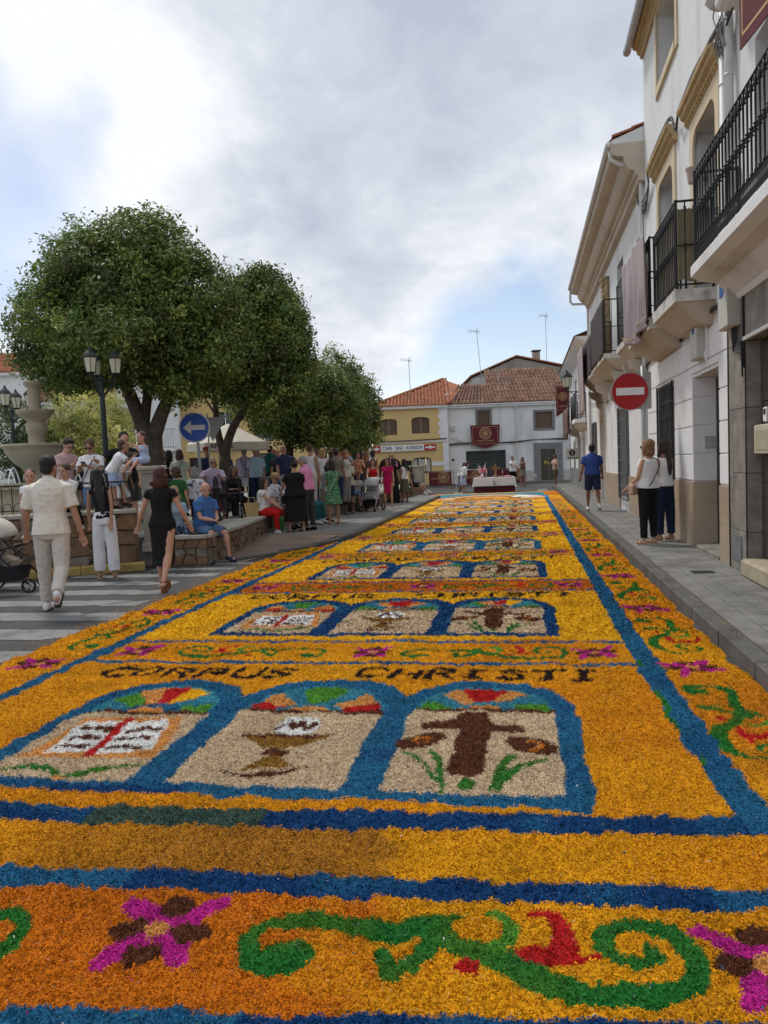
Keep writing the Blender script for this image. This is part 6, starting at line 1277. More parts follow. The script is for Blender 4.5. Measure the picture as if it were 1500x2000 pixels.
# ------------------------------------------------------------------ people
SKIN = {k: mat('skin_' + k, c, .55, .06, 12, .15, 200, spec=.35) for k, c in dict(light=(.50, .29, .20), tan=(.38, .20, .13), brown=(.22, .11, .07), pink=(.50, .27, .20)).items()}
HAIRC = {k: mat('hair_' + k, c, .6, .25, 20, .6, 120, spec=.4) for k, c in dict(black=(.012, .010, .010), dark=(.028, .018, .013), brown=(.075, .042, .024), auburn=(.055, .014, .010), blond=(.36, .24, .11), grey=(.26, .25, .24), white=(.50, .49, .47), honey=(.20, .10, .045), orange=(.24, .085, .035)).items()}
def fabric(name, c, rough=.85, pat=None, pc=(.8, .8, .8), ps=22.0, thr=.35):
    if name in MATS: return MATS[name]
    m = mat(name, c, rough, .07, 6, .25, 260, spec=.2, local=True)
    if pat:
        t = m.node_tree; n = t.nodes; l = t.links; p = n['Principled BSDF']; src = p.inputs['Base Color'].links[0].from_socket
        co = n.new('ShaderNodeTexCoord'); mp = n.new('ShaderNodeMapping'); l.new(co.outputs['Object'], mp.inputs[0]); mp.inputs['Scale'].default_value = (1, 1, .12 if pat == 'stripe' else 1)
        if pat == 'dots': v = n.new('ShaderNodeTexVoronoi'); v.inputs['Scale'].default_value = ps; l.new(mp.outputs[0], v.inputs['Vector']); f = v.outputs['Distance']
        else: v = n.new('ShaderNodeTexNoise'); v.inputs['Scale'].default_value = ps; v.inputs['Detail'].default_value = 2; l.new(mp.outputs[0], v.inputs['Vector']); f = v.outputs['Fac']
        r = n.new('ShaderNodeMapRange'); l.new(f, r.inputs[0]); r.inputs[1].default_value = thr; r.inputs[2].default_value = thr + .04; r.inputs[3].default_value = 1 if pat == 'dots' else 0; r.inputs[4].default_value = 0 if pat == 'dots' else 1
        q = n.new('ShaderNodeMix'); q.data_type = 'RGBA'; l.new(r.outputs[0], q.inputs[0]); l.new(src, q.inputs[6]); q.inputs[7].default_value = (*pc, 1); l.new(q.outputs[2], p.inputs['Base Color'])
    return m
FAB = {k: fabric('cloth_' + k, c) for k, c in dict(cream=(.70, .66, .58), beige=(.54, .50, .45), black=(.012, .011, .012), white=(.70, .70, .72), pinkpale=(.50, .33, .33), denim=(.10, .17, .30), navy=(.018, .028, .07), darkred=(.15, .015, .02), grey=(.22, .23, .24), green=(.03, .11, .035), lilac=(.36, .31, .42), lightblue=(.33, .45, .55), teal=(.02, .12, .13), charcoal=(.045, .045, .048), pink=(.62, .24, .42), red=(.50, .012, .014), magenta=(.42, .012, .10), royal=(.035, .07, .26), blue=(.05, .13, .33), olive=(.09, .09, .055), mint=(.45, .50, .42), wine=(.16, .02, .06), brown=(.09, .055, .045), babyblue=(.36, .42, .60), salmon=(.60, .33, .27), jeans=(.03, .06, .14), taupe=(.20, .17, .14), ltgrey=(.44, .44, .44), peach=(.58, .38, .30)).items()}
FAB['greenfloral'] = fabric('green_floral', (.015, .16, .06), pat='noise', pc=(.45, .50, .35), ps=38, thr=.56)
FAB['whitefloral'] = fabric('white_print', (.66, .65, .66), pat='dots', pc=(.10, .09, .14), ps=26, thr=.17)
FAB['bluefloral'] = fabric('blue_floral', (.62, .64, .68), pat='noise', pc=(.03, .07, .32), ps=16, thr=.50)
FAB['navyfloral'] = fabric('navy_floral', (.035, .045, .10), pat='noise', pc=(.30, .33, .40), ps=24, thr=.57)
FAB['brownfloral'] = fabric('brown_floral', (.30, .26, .20), pat='noise', pc=(.07, .05, .04), ps=24, thr=.53)
FAB['leafwhite'] = fabric('leaf_print_white', (.64, .64, .66), pat='noise', pc=(.06, .07, .15), ps=12, thr=.58)
FAB['orangeprint'] = fabric('orange_print', (.50, .16, .06), pat='noise', pc=(.55, .42, .35), ps=22, thr=.52)
FAB['blackwhite'] = fabric('cow_print', (.60, .56, .48), pat='dots', pc=(.02, .02, .02), ps=7, thr=.32)
JOBS = []
def solid(name, b, m, parent, vox, sm=2, wr=0.0, label=None, seed=0):
    o = b.build(name, m, parent, smooth=True, fix=False, label=label)
    md = o.modifiers.new('r', 'REMESH'); md.mode = 'VOXEL'; md.voxel_size = vox; md.use_smooth_shade = True
    if sm: q = o.modifiers.new('s', 'SMOOTH'); q.factor = .5; q.iterations = sm
    JOBS.append((o, wr, seed)); return o
def bake_jobs():
    dg = bpy.context.evaluated_depsgraph_get(); dg.update(); new = []
    for o, wr, seed in JOBS: new.append(bpy.data.meshes.new_from_object(o.evaluated_get(dg)))
    for (o, wr, seed), me in zip(JOBS, new):
        old = o.data; m = old.materials[0]; o.modifiers.clear(); me.name = old.name; o.data = me; me.materials.clear(); me.materials.append(m); bpy.data.meshes.remove(old)
        me.polygons.foreach_set('use_smooth', np.ones(len(me.polygons), dtype=bool))
        if wr:
            n = len(me.vertices); co = np.empty(n * 3, np.float32); me.vertices.foreach_get('co', co); co = co.reshape(-1, 3); no = np.empty(n * 3, np.float32); me.vertices.foreach_get('normal', no); no = no.reshape(-1, 3)
            r = np.random.RandomState(seed + 5); d = np.zeros(n); w = co + .04 * np.sin(co[:, [1, 2, 0]] * 9 + seed)
            for k in range(6):
                q = r.normal(size=3) * np.array([1, 1, .8]); q = q / np.linalg.norm(q) * r.uniform(22, 55); s = np.sin(w @ q + r.rand() * 6); d += (1 - np.abs(s)) ** 2 * r.uniform(.4, 1)
            co = co + no * ((d / 3 - .35) * wr)[:, None]; me.vertices.foreach_set('co', co.astype(np.float32).ravel()); me.update()
def ctube(b, P, R, n=10, sq=1.0, caps=(1, 1)):
    """closed limb with rounded ends"""
    P = [Vector(p) for p in P]; R = list(R); d0 = (P[0] - P[1]).normalized(); d1 = (P[-1] - P[-2]).normalized()
    A0_ = [(P[0] + d0 * R[0] * .95, R[0] * .25), (P[0] + d0 * R[0] * .75, R[0] * .66), (P[0] + d0 * R[0] * .4, R[0] * .92)] if caps[0] else []
    A1_ = [(P[-1] + d1 * R[-1] * .4, R[-1] * .92), (P[-1] + d1 * R[-1] * .75, R[-1] * .66), (P[-1] + d1 * R[-1] * .95, R[-1] * .25)] if caps[1] else []
    L_ = A0_ + list(zip(P, R)) + A1_; return b.tube([p for p, _ in L_], [r for _, r in L_], n, True, sq)
def loft(b, rings, n=16):
    """rings: (centre, xdir, ydir, rx, ry)"""
    vs = []; k = len(rings)
    for c, xd, yd, rx, ry in rings:
        for j in range(n): a = 2 * pi * j / n; e = .9; ca, sa = cos(a), sin(a); vs.append(c + xd * (rx * math.copysign(abs(ca) ** e, ca)) + yd * (ry * math.copysign(abs(sa) ** e, sa)))
    fs = [tuple(range(n - 1, -1, -1)), tuple((k - 1) * n + j for j in range(n))]
    for i in range(k - 1):
        for j in range(n): q = (j + 1) % n; fs.append((i * n + j, i * n + q, i * n + n + q, i * n + n + j))
    return b.add(vs, fs)
def ik(a, c, l1, l2, pole):
    d = c - a; L_ = min(d.length, (l1 + l2) * .995); d = d.normalized(); x = (l1 * l1 - l2 * l2 + L_ * L_) / (2 * L_); h = sqrt(max(0, l1 * l1 - x * x))
    p = pole - d * pole.dot(d); p = p.normalized() if p.length > 1e-4 else d.orthogonal().normalized(); return a + d * x + p * h, a + d * L_
PID = [0]
def person(label, x, y, z, f, H=1.7, w=1.0, skin='light', top=('tee', 'white'), bot=('trousers', 'navy'), hair=('short', 'dark'), shoes='black', lean=0, legs=((2, 3, 2), (-2, 3, 0)), arms=((4, 8, 12, .3), (4, 8, 12, .3)), hp=None, head=(0, 0), fem=False, belly=0.0, extra=(), group='people watching the carpet', twist=0, tilt=0, cat='person', vox=None, name='person'):
    PID[0] += 1; seed = PID[0]; s = H / 1.75; D = sqrt(x * x + y * y); vx = vox or max(.0085, min(.022, D * .00085)); near = D < 15
    root = empty(name, (x, y, z), -radians(f), label, cat, group, local=True)
    X = Vector((1, 0, 0)); th, sh_, ft_ = .44 * s, .41 * s, .09 * s
    hipz = (hp if hp is not None else .945 * s); P = Vector((0, 0, hipz)); L_ = radians(lean); tl = radians(tilt)
    U = Vector((sin(tl), sin(L_), cos(L_))).normalized(); tw = radians(twist); XT = Vector((cos(tw), sin(tw), 0)); XT = (XT - U * XT.dot(U)).normalized(); FT = U.cross(XT)
    # legs
    J = []
    for k, sd_ in ((0, -1), (1, 1)):
        fl, ab, kn = legs[k][:3]; a = radians(fl); bb = radians(ab) * sd_; hip = P + Vector((sd_ * .088 * s * w ** .5, 0, -.03 * s))
        d = Vector((sin(bb), sin(a) * cos(bb), -cos(a) * cos(bb))); kne = hip + d * th; c = a - radians(kn); d2 = Vector((sin(bb) * .4, sin(c), -cos(c))); ank = kne + d2 * sh_
        pitch = radians(legs[k][3]) if len(legs[k]) > 3 else 0; J.append((hip, kne, ank, pitch))
    if hp is None:                       # stand on the lower foot
        low = min(j[2].z - ft_ * (1 if abs(j[3]) < .2 else 1.35) for j in J); dz = Vector((0, 0, -low)); P = P + dz; J = [(a + dz, b_ + dz, c + dz, p) for a, b_, c, p in J]
    wt = w * (.93 if fem else 1.0)
    sec = [(-.10, .150, .108, 0), (-.02, .160, .118, 0), (.06, .150, .108, 0), (.15, .132, .098, 0), (.25, .145, .104, 0), (.36, .160, .112, 0), (.43, .162, .098, 0), (.465, .140, .084, 0), (.50, .095, .070, 0), (.535, .062, .060, 0)]
    if fem: sec = [(-.10, .165, .118, -.01), (-.02, .172, .122, -.01), (.06, .15, .105, 0), (.15, .122, .09, 0), (.25, .130, .095, .005), (.34, .142, .120, .02), (.42, .142, .092, 0), (.46, .120, .076, 0), (.50, .078, .060, 0), (.535, .052, .052, 0)]
    bl = lambda t: belly * math.exp(-((t - .12) / .13) ** 2)
    TS = lambda g, t0=-9, t1=9: [(P + U * (t * s) + FT * ((yo + bl(t) * .6) * s), XT, FT, (rx * wt + bl(t) * .5 + g) * s, (ry * wt + bl(t) + g) * s) for t, rx, ry, yo in sec if t0 <= t <= t1]
    shw = (.178 if not fem else .156) * s * (.6 + .4 * w)
    neck = P + U * (.53 * s); hy, hpch = radians(head[0]), radians(head[1]); S = []
    for k, sd_ in ((0, -1), (1, 1)):
        sp_ = P + U * (.432 * s) + XT * (sd_ * shw); A_ = arms[k]
        if A_[0] == 'ik':
            tgt = P + Vector(A_[1:4]) * s; pole = (Vector((sd_ * .6, -.6, -.8)) if len(A_) < 7 else Vector(A_[4:7])); e_, w_ = ik(sp_, tgt, .29 * s, .25 * s, pole)
        else:
            fl, ab, el, inw = A_; a, bb = radians(fl), radians(ab); d = Vector((sd_ * sin(bb), sin(a) * cos(bb), -cos(a) * cos(bb))); e_ = sp_ + d * .29 * s
            v = Vector((-sd_ * inw, 1, .15)); v = (v - d * v.dot(d)).normalized(); q = d * cos(radians(el)) + v * sin(radians(el)); w_ = e_ + q * .25 * s
        S.append((sp_, e_, w_))
    # head frame
    hu = (U + Vector((0, 0, .8))).normalized(); hf = (Vector((sin(hy) * -1, cos(hy), 0))); hf = (hf - hu * hf.dot(hu)).normalized(); hf = (hf * cos(hpch) - hu * sin(hpch)).normalized(); hu = (hu - hf * hu.dot(hf)).normalized(); hx = hf.cross(hu)
    hs = 1.05 * (s ** .35 if H < 1.4 else s ** .7); hc = neck + hu * (.118 * hs) + hf * .012; RM = Matrix((hx, hf, hu)).transposed(); hpnt = lambda a, b_, c: hc + hx * (a * hs) + hf * (b_ * hs) + hu * (c * hs)
    # skin body, one surface
    b = MB(); loft(b, TS(-.010)); ctube(b, [P + U * .50 * s, neck + hu * .03, hc - hu * .05], [.058 * s * w ** .5, .052 * s * w ** .5, .05 * s])
    for (hip, kne, ank, pt_) in J:
        lw_ = w ** .8 * (1.05 if fem else 1); ctube(b, [hip, hip.lerp(kne, .5), kne, kne.lerp(ank, .3), kne.lerp(ank, .75), ank], [.082 * s * lw_, .068 * s * lw_, .05 * s * lw_, .052 * s * lw_, .036 * s, .034 * s])
        fd = Vector((0, cos(pt_), sin(-pt_))); ctube(b, [ank - fd * .03 * s - Vector((0, 0, .045 * s)) * cos(pt_), ank + fd * .12 * s - Vector((0, -sin(pt_), 1)) * (.06 * s)], [.036 * s, .03 * s], 8)
    for k, (sp_, e_, w_) in enumerate(S):
        aw = w ** .8 * (.88 if fem else 1); ctube(b, [sp_, sp_.lerp(e_, .5), e_, e_.lerp(w_, .3), w_], [.046 * s * aw, .043 * s * aw, .036 * s * aw, .037 * s * aw, .025 * s])
        d = (w_ - e_).normalized(); sdv = (X - d * X.dot(d)).normalized() if abs(d.x) < .85 else Vector((0, 1, 0)); nn = d.cross(sdv); side = (-1 if k == 0 else 1)
        ctube(b, [w_, w_ + d * .075 * s], [.028 * s, .034 * s], 8, .55)
        for q in range(4):
            o_ = sdv * ((q - 1.5) * .019 * s); ln = (.062, .072, .068, .052)[q] * s; p0 = w_ + d * .075 * s + o_; cur = nn * (.014 * s)
            ctube(b, [p0, p0 + d * ln * .55 + cur * .4, p0 + d * ln * .95 + cur * 1.4], [.0095 * s, .009 * s, .008 * s], 6)
        p0 = w_ + d * .02 * s + sdv * (-side * .026 * s); ctube(b, [p0, p0 + d * .035 * s - sdv * side * .018 * s, p0 + d * .062 * s - sdv * side * .02 * s], [.012 * s, .011 * s, .009 * s], 6)
    b.ell(hpnt(0, -.008, .03), (.074 * hs, .093 * hs, .092 * hs), 14, 10, RM); b.ell(hpnt(0, .022, -.045), (.058 * hs, .066 * hs, .075 * hs), 12, 9, RM); b.ell(hpnt(0, .062, -.095), (.028 * hs, .026 * hs, .024 * hs), 8, 6, RM)
    b.ell(hpnt(0, .094, -.012), (.013 * hs, .020 * hs, .027 * hs), 8, 6, RM)
    for e in (-1, 1): b.ell(hpnt(e * .076, -.008, -.008), (.010 * hs, .020 * hs, .032 * hs), 8, 6, RM)
    body = solid('body', b, SKIN[skin], root, vx, 1)
    # features
    b = MB(); e_ = hs
    for q in (-1, 1): b.ell(hpnt(q * .030, .083, .006), (.013 * e_, .008 * e_, .007 * e_), 8, 5, RM)
    b.build('eyes', m_iron, root, smooth=True)
    b = MB(); b.ell(hpnt(0, .086, -.062), (.022 * e_, .006 * e_, .007 * e_), 8, 5, RM); b.build('lips', mat('lips', (.36, .10, .09), .5), root, smooth=True)
    hk, hcol = hair[0], hair[1]; hm = HAIRC[hcol]
    if hk != 'bald':
        b = MB()
        for q in (-1, 1): b.ell(hpnt(q * .030, .088, .026), (.018 * e_, .006 * e_, .004 * e_), 6, 4, RM)
        b.build('eyebrows', hm, root, smooth=True)
    b = MB()
    if hk in ('short', 'cap', 'crop'): b.ell(hpnt(0, -.026, .045), (.083 * e_, .094 * e_, .090 * e_), 14, 9, RM); b.ell(hpnt(0, -.05, -.01), (.072 * e_, .055 * e_, .065 * e_), 12, 8, RM)
    if hk == 'quiff': b.ell(hpnt(0, -.022, .055), (.084 * e_, .098 * e_, .090 * e_), 14, 9, RM); b.ell(hpnt(0, -.05, -.01), (.072 * e_, .055 * e_, .065 * e_), 12, 8, RM); b.ell(hpnt(0, .04, .115), (.05 * e_, .04 * e_, .025 * e_), 10, 6, RM)
    if hk in ('bald', 'fringe'): b.ell(hpnt(0, -.042, -.005), (.0805 * e_, .062 * e_, .050 * e_), 12, 8, RM)
    if hk in ('bob', 'long', 'bun', 'curly', 'pony', 'cbob'):
        b.ell(hpnt(0, -.024, .045), (.088 * e_, .100 * e_, .094 * e_), 14, 9, RM)
        if hk != 'bun': b.ell(hpnt(0, -.045, -.03), (.088 * e_, .072 * e_, .09 * e_), 12, 8, RM)
    if hk == 'bob':
        b.ell(hpnt(0, -.035, -.075), (.100 * e_, .080 * e_, .085 * e_), 12, 8, RM)
        for q in (-1, 1): b.ell(hpnt(q * .078, .005, -.05), (.025 * e_, .045 * e_, .085 * e_), 8, 6, RM)
    if hk == 'cbob': b.ell(hpnt(0, -.035, -.085), (.118 * e_, .088 * e_, .105 * e_), 12, 8, RM); [b.ell(hpnt(random.uniform(-.1, .1), random.uniform(-.1, .02), random.uniform(-.18, .06)), (.035 * e_,) * 3, 7, 5) for _ in range(14)]
    if hk == 'curly': [b.ell(hpnt(random.uniform(-.085, .085), random.uniform(-.11, .03), random.uniform(-.08, .12)), (.035 * e_,) * 3, 7, 5) for _ in range(16)]
    if hk in ('long', 'pony'):
        ln = hair[2] if len(hair) > 2 else .32; b0 = hpnt(0, -.075, -.02); dn = Vector((0, 0, -1)); bk = -FT
        pts = [b0, neck + bk * (.085 * s), neck + bk * (.125 * s) + (-U) * (ln * .5), neck + bk * (.12 * s) + (-U) * ln * .95]; wd_ = [.060, .068, .066, .030] if hk == 'long' else [.03, .03, .032, .015]
        k_ = 8; sp = smooth_path([tuple(p) for p in pts], 3); rr_ = list(np.interp(np.linspace(0, 1, len(sp)), np.linspace(0, 1, 4), wd_))
        loft(b, [(Vector(p), XT, FT, r_ * s, max(.022, r_ * .38) * s) for p, r_ in zip(sp, rr_)], 12)
        if hk == 'long':
            for q in (-1, 1): ctube(b, [hpnt(q * .07, -.01, .02), hpnt(q * .082, .0, -.08), neck + XT * (q * .085 * s) + FT * .02 - U * .04 * s], [.028 * e_, .028 * e_, .02 * e_], 8)
    if hk == 'bun': b.ell(hpnt(0, -.115, .05), (.045 * e_,) * 3, 10, 7)
    solid('hair', b, hm, root, min(vx, .011), 1, .006 if near else .003, seed=seed)
    # footwear
    if shoes:
        sk = shoes if isinstance(shoes, tuple) else ('shoe', shoes); sm_ = FAB.get(sk[1]) or mat('shoe_' + sk[1], dict(tanleather=(.20, .07, .03), ecru=(.5, .38, .26), whiteleather=(.66, .64, .60))[sk[1]], .5, .08, 8, .2, 90)
        for (hip, kne, ank, pt_) in J:
            fd = Vector((0, cos(pt_), -sin(pt_))); up = Vector((0, sin(pt_), cos(pt_))); xo = X; g = MB(); base = ank - up * (.062 * s)
            if sk[0] == 'shoe':
                loft(g, [(base + fd * a * s + up * c_ * s, X, up, rx * s, rz * s) for a, c_, rx, rz in ((-.085, .012, .012, .018), (-.075, .018, .032, .04), (-.03, .022, .038, .046), (.03, .016, .042, .042), (.09, .0, .048, .030), (.14, -.006, .044, .022), (.172, -.010, .022, .012))], 12)
                if sk[1] in ('white', 'whiteleather', 'ltgrey'): ctube(g, [ank - up * .02 * s, ank + up * .005 * s], [.042 * s, .040 * s], 10)
                so = solid('shoe', g, sm_, root, min(vx, .010), 1)
            else:
                for a, hh in ((.10, .03), (.04, .045)): g.tube([base + fd * a * s + X * (.046 * s * cos(t_)) + up * ((.005 + hh * sin(t_)) * s) for t_ in (0, .6, 1.2, 1.9, 2.5, 3.14)], .008 * s, 5)
                g.tube([ank + X * (.04 * s * cos(t_)) + fd * (.04 * s * sin(t_)) for t_ in (0, 1, 2, 3, 4, 5, 6.28)], .005 * s, 5); so = g.build('shoe', sm_, root, smooth=True)
            q = MB(); hl = sk[2] if len(sk) > 2 else .018; sol = [(-.088, .026), (-.06, .038), (0, .036), (.06, .044), (.11, .046), (.155, .034), (.178, .012)]
            prf = [(a, r_) for a, r_ in sol]; n_s = len(prf); vs = []
            for zt in (-.026, -.026 - hl):
                for sg_ in (-1, 1):
                    for a, r_ in (prf if sg_ < 0 else prf[::-1]): vs.append(base + fd * a * s + X * (sg_ * r_ * s) + up * (zt * s))
            m_ = 2 * n_s; q.add(vs, [tuple(range(m_)), tuple(range(2 * m_ - 1, m_ - 1, -1))] + [(i, m_ + i, m_ + (i + 1) % m_, (i + 1) % m_) for i in range(m_)])
            q.build('sole', (mat('rubber_sole', (.05, .045, .04), .8) if sk[1] in ('black', 'navy', 'charcoal', 'white', 'grey') and sk[0] == 'shoe' else sm_), so)
    wr = .009 if near else (.006 if D < 24 else 0)
    # lower garment
    kind, col = bot[0], bot[1]; fm = FAB[col]; wd_ = max(.97, bot[2] if len(bot) > 2 else 1.0)
    if kind in ('trousers', 'shorts', 'capri'):
        b = MB(); loft(b, [(P + U * t * s, X if abs(twist) < 1 else XT, FT, (rx * wt + .012 + bl(t) * .3) * s, (ry * wt + .012 + bl(t) * .5) * s) for t, rx, ry in ((-.13, .12, .10), (-.09, .152, .112), (-.02, .162, .122), (.07, .148, .11), (.085, .14, .105))])
        for (hip, kne, ank, pt_) in J:
            lw_ = w ** .8 * (1.05 if fem else 1)
            if kind == 'shorts': q = kne.lerp(hip, .12); ctube(b, [hip, hip.lerp(q, .5), q], [.100 * s * lw_, .093 * s * lw_ * wd_, .084 * s * lw_ * wd_], 12, 1, (1, 0))
            elif kind == 'capri': q = kne.lerp(ank, .45); ctube(b, [hip, hip.lerp(kne, .5), kne, q], [.098 * s * lw_, .085 * s * lw_, .068 * s * wd_, .066 * s * wd_], 12, 1, (1, 0))
            else: q = kne.lerp(ank, .93); ctube(b, [hip, hip.lerp(kne, .5), kne, kne.lerp(ank, .5), q], [.098 * s * lw_, .086 * s * lw_ * wd_ ** .5, .069 * s * lw_ * wd_, .064 * s * wd_, .060 * s * wd_], 12, 1, (1, 0))
        solid(kind if kind != 'capri' else 'trousers', b, fm, root, min(vx, .014), 2, wr, seed=seed)
    elif kind in ('skirt', 'dress', 'tight'):
        hem = bot[3] if len(bot) > 3 else .5; top_t = .08; b = MB(); kn_ = [(j[0] + j[1]) / 2 for j in J]
        rings = [(P + U * .09 * s, XT, FT, (.128 * wt + .014) * s, (.10 * wt + .014) * s), (P - Vector((0, 0, .02)), X, Vector((0, 1, 0)), (.176 * wt + .012) * s, (.125 * wt + .012) * s)]; z0 = P.z - .02; z1 = hem * s
        for k in range(1, 6):
            t_ = k / 5; zz = z0 + (z1 - z0) * t_; cx = cy = 0; spread = 0; n_ = 0
            for hip, kne, ank, pt_ in J:
                a, c_ = (hip, kne) if zz > kne.z else (kne, ank); q = 0 if abs(a.z - c_.z) < .02 else min(1, max(0, (a.z - zz) / (a.z - c_.z))); p = a.lerp(c_, q); cx += p.x / 2; cy += p.y / 2; spread = max(spread, abs(p.y - cy) if n_ else 0); n_ += 1
            if kind == 'tight': rx, ry = (.172 - .035 * t_) * wt * s, (.125 - .02 * t_) * wt * s + spread * .5
            else: rx, ry = (.18 + .075 * t_ * wd_) * wt * s, (.13 + .07 * t_ * wd_) * wt * s + spread * .4
            rings.append((Vector((cx * .6, cy * .8, zz)), X, Vector((0, 1, 0)), rx, ry))
        loft(b, rings, 20); solid('skirt', b, fm, root, min(vx, .014), 2, wr * 1.6, seed=seed)
    # upper garment
    tk, tcol = top[0], top[1]; tm = FAB[tcol]; loose = top[2] if len(top) > 2 else .0; b = MB(); t0 = {'crop': .12}.get(tk, -.06 if kind not in ('dress', 'tight') or tcol != col else -.02)
    hi_ = {'tank': .475, 'strap': .435, 'polo': .54, 'shirt': .54}.get(tk, .515); R_ = TS(.010, t0, hi_)
    if loose: R_ = [(c_, a, q, rx + loose * s, ry + loose * s) for c_, a, q, rx, ry in R_]
    if tk in ('shirt', 'tee', 'long') and kind not in ('dress', 'tight'): c_, a, q, rx, ry = R_[0]; R_ = [(c_ - U * .06 * s, a, q, rx * 1.03, ry * 1.03)] + R_
    loft(b, R_)
    sl = {'tee': .62, 'shirt': .78, 'polo': .62, 'long': 2, 'tank': -1, 'strap': -1, 'cap': .3, 'crop': -1, 'three': 1.4}.get(tk, .6)
    for k, (sp_, e_, w_) in enumerate(S):
        aw = w ** .8 * (.9 if fem else 1)
        if sl < 0: ctube(b, [sp_ - XT * ((-1, 1)[k] * .05 * s), sp_ - XT * ((-1, 1)[k] * .02 * s)], [.05 * s, .046 * s], 10); continue
        q = sp_.lerp(e_, min(sl, 1)); pts = [sp_ - XT * ((-1, 1)[k] * .045 * s) + U * .008 * s, sp_, q]; rd = [.054 * s * aw, .062 * s * aw + loose * .3, (.056 + .008 * (sl < 1)) * s * aw + loose * .5]
        if sl > 1: q2 = e_.lerp(w_, min(1, sl - 1)); pts += [q2]; rd = [.06 * s * aw, .062 * s * aw, .05 * s * aw, .038 * s * aw]
        ctube(b, pts, rd, 12, 1, (1, 0))
    if tk in ('polo', 'shirt'): ctube(b, [neck - U * .035 * s, neck + U * .0 * s], [.075 * s * w ** .5, .062 * s * w ** .5], 12)
    solid('dress_top' if kind in ('dress', 'tight') and tcol == col else {'tee': 't_shirt', 'tank': 'tank_top', 'strap': 'strap_top', 'long': 'long_sleeved_top', 'cap': 'blouse', 'crop': 'crop_top', 'three': 'blouse'}.get(tk, 'shirt'), b, tm, root, min(vx, .014), 2, wr, seed=seed + 50)
    K_ = dict(P=P, U=U, XT=XT, FT=FT, J=J, S=S, hp=hpnt, RM=RM, hs=hs, neck=neck, s=s, root=root, hx=hx, hf=hf, hu=hu, w=w)
    for ex in extra: ex(K_)
    return K_
# wearables and things held, each a builder called with the finished skeleton
def glasses(dark=True):
    def fn_(K):
        b = MB(); h = K['hp']
        for q in (-1, 1): b.ell(h(q * .031, .094, .006), (.024 * K['hs'], .006 * K['hs'], .018 * K['hs']), 10, 6, K['RM'])
        b.tube([h(-.01, .097, .01), h(.01, .097, .01)], .003, 4)
        for q in (-1, 1): b.tube([h(q * .052, .09, .01), h(q * .079, .0, .006)], .003, 4)
        b.build('sunglasses' if dark else 'spectacles', m_iron if dark else mat('thin_spectacles', (.09, .07, .06), .3), K['root'], smooth=True)
    return fn_
def capx(col='ltgrey'):
    def fn_(K):
        h = K['hp']; e = K['hs']; b = MB(); b.ell(h(0, -.012, .075), (.094 * e, .108 * e, .072 * e), 14, 8, K['RM']); b.ell(h(0, .10, .065), (.062 * e, .06 * e, .009 * e), 12, 5, K['RM']); solid('cap', b, FAB[col], K['root'], .009, 1)
    return fn_
def hatx(K):
    h = K['hp']; e = K['hs']; b = MB(); b.ell(h(0, -.005, .06), (.155 * e, .165 * e, .014 * e), 18, 5, K['RM']); b.ell(h(0, -.005, .095), (.092 * e, .102 * e, .075 * e), 14, 8, K['RM']); hh = solid('straw_hat', b, mat('straw', (.46, .32, .15), .85, .15, 20, .6, 120), K['root'], .009, 1)
    b = MB(); b.tube([h(.098 * cos(t), -.005 + .108 * sin(t), .085) for t in np.linspace(0, 2 * pi, 17)], .009 * e, 5); b.build('hat_band', FAB['brown'], hh)
def beard(col='dark'):
    def fn_(K): h = K['hp']; e = K['hs']; b = MB(); b.ell(h(0, .034, -.075), (.060 * e, .062 * e, .050 * e), 12, 8, K['RM']); solid('beard', b, HAIRC[col], K['root'], .009, 1)
    return fn_
def moustache(K): h = K['hp']; b = MB(); b.ell(h(0, .094, -.045), (.034 * K['hs'], .012, .012), 8, 5, K['RM']); b.build('moustache', HAIRC['white'], K['root'], smooth=True)
def strap(label='shoulder bag', sd_=1, col='black', bag=None, sz=(.11, .04, .08), low=.0, pos=None):
    """cross-body strap with its bag at the far hip, a thing of its own"""
    def fn_(K):
        P, U, XT, FT, s = K['P'], K['U'], K['XT'], K['FT'], K['s']; b = MB(); g0 = .16 if K['w'] < 1.1 else .19
        o = empty('shoulder_bag', K['root'].location, K['root'].rotation_euler[2], label, 'bag', local=True)
        for fr in (1, -1):
            pts = [P + U * .505 * s + XT * (sd_ * .10 * s), P + U * .40 * s + XT * (sd_ * .075 * s) + FT * (fr * g0 * .88 * s), P + U * .22 * s + XT * (-sd_ * .03 * s) + FT * (fr * g0 * .9 * s), P + U * (.03 - low) * s + XT * (-sd_ * .16 * s) + FT * (fr * .11 * s), P + U * (.0 - low) * s + XT * (-sd_ * .21 * s)]
            b.tube(smooth_path([tuple(p) for p in pts], 4), .009, 5)
        b.build('strap', FAB[col], o)
        if bag:
            q = pos or (-sd_ * .23, .05, -.06 - low); c = P + XT * (q[0] * s) + FT * (q[1] * s) + U * (q[2] * s); g = MB()
            M_ = Matrix(((XT.x, FT.x, U.x, c.x), (XT.y, FT.y, U.y, c.y), (XT.z, FT.z, U.z, c.z), (0, 0, 0, 1))); g.box(-sz[0], sz[0], -sz[1], sz[1], -sz[2], sz[2], M_, ch=.02); bd = g.build('bag_body', FAB.get(bag) or MATS[bag], o)
            g = MB(); g.box(-sz[0] * 1.01, sz[0] * 1.01, sz[1], sz[1] + .006, -sz[2] * .1, sz[2], M_); g.build('bag_flap', FAB.get(bag) or MATS[bag], bd)
    return fn_
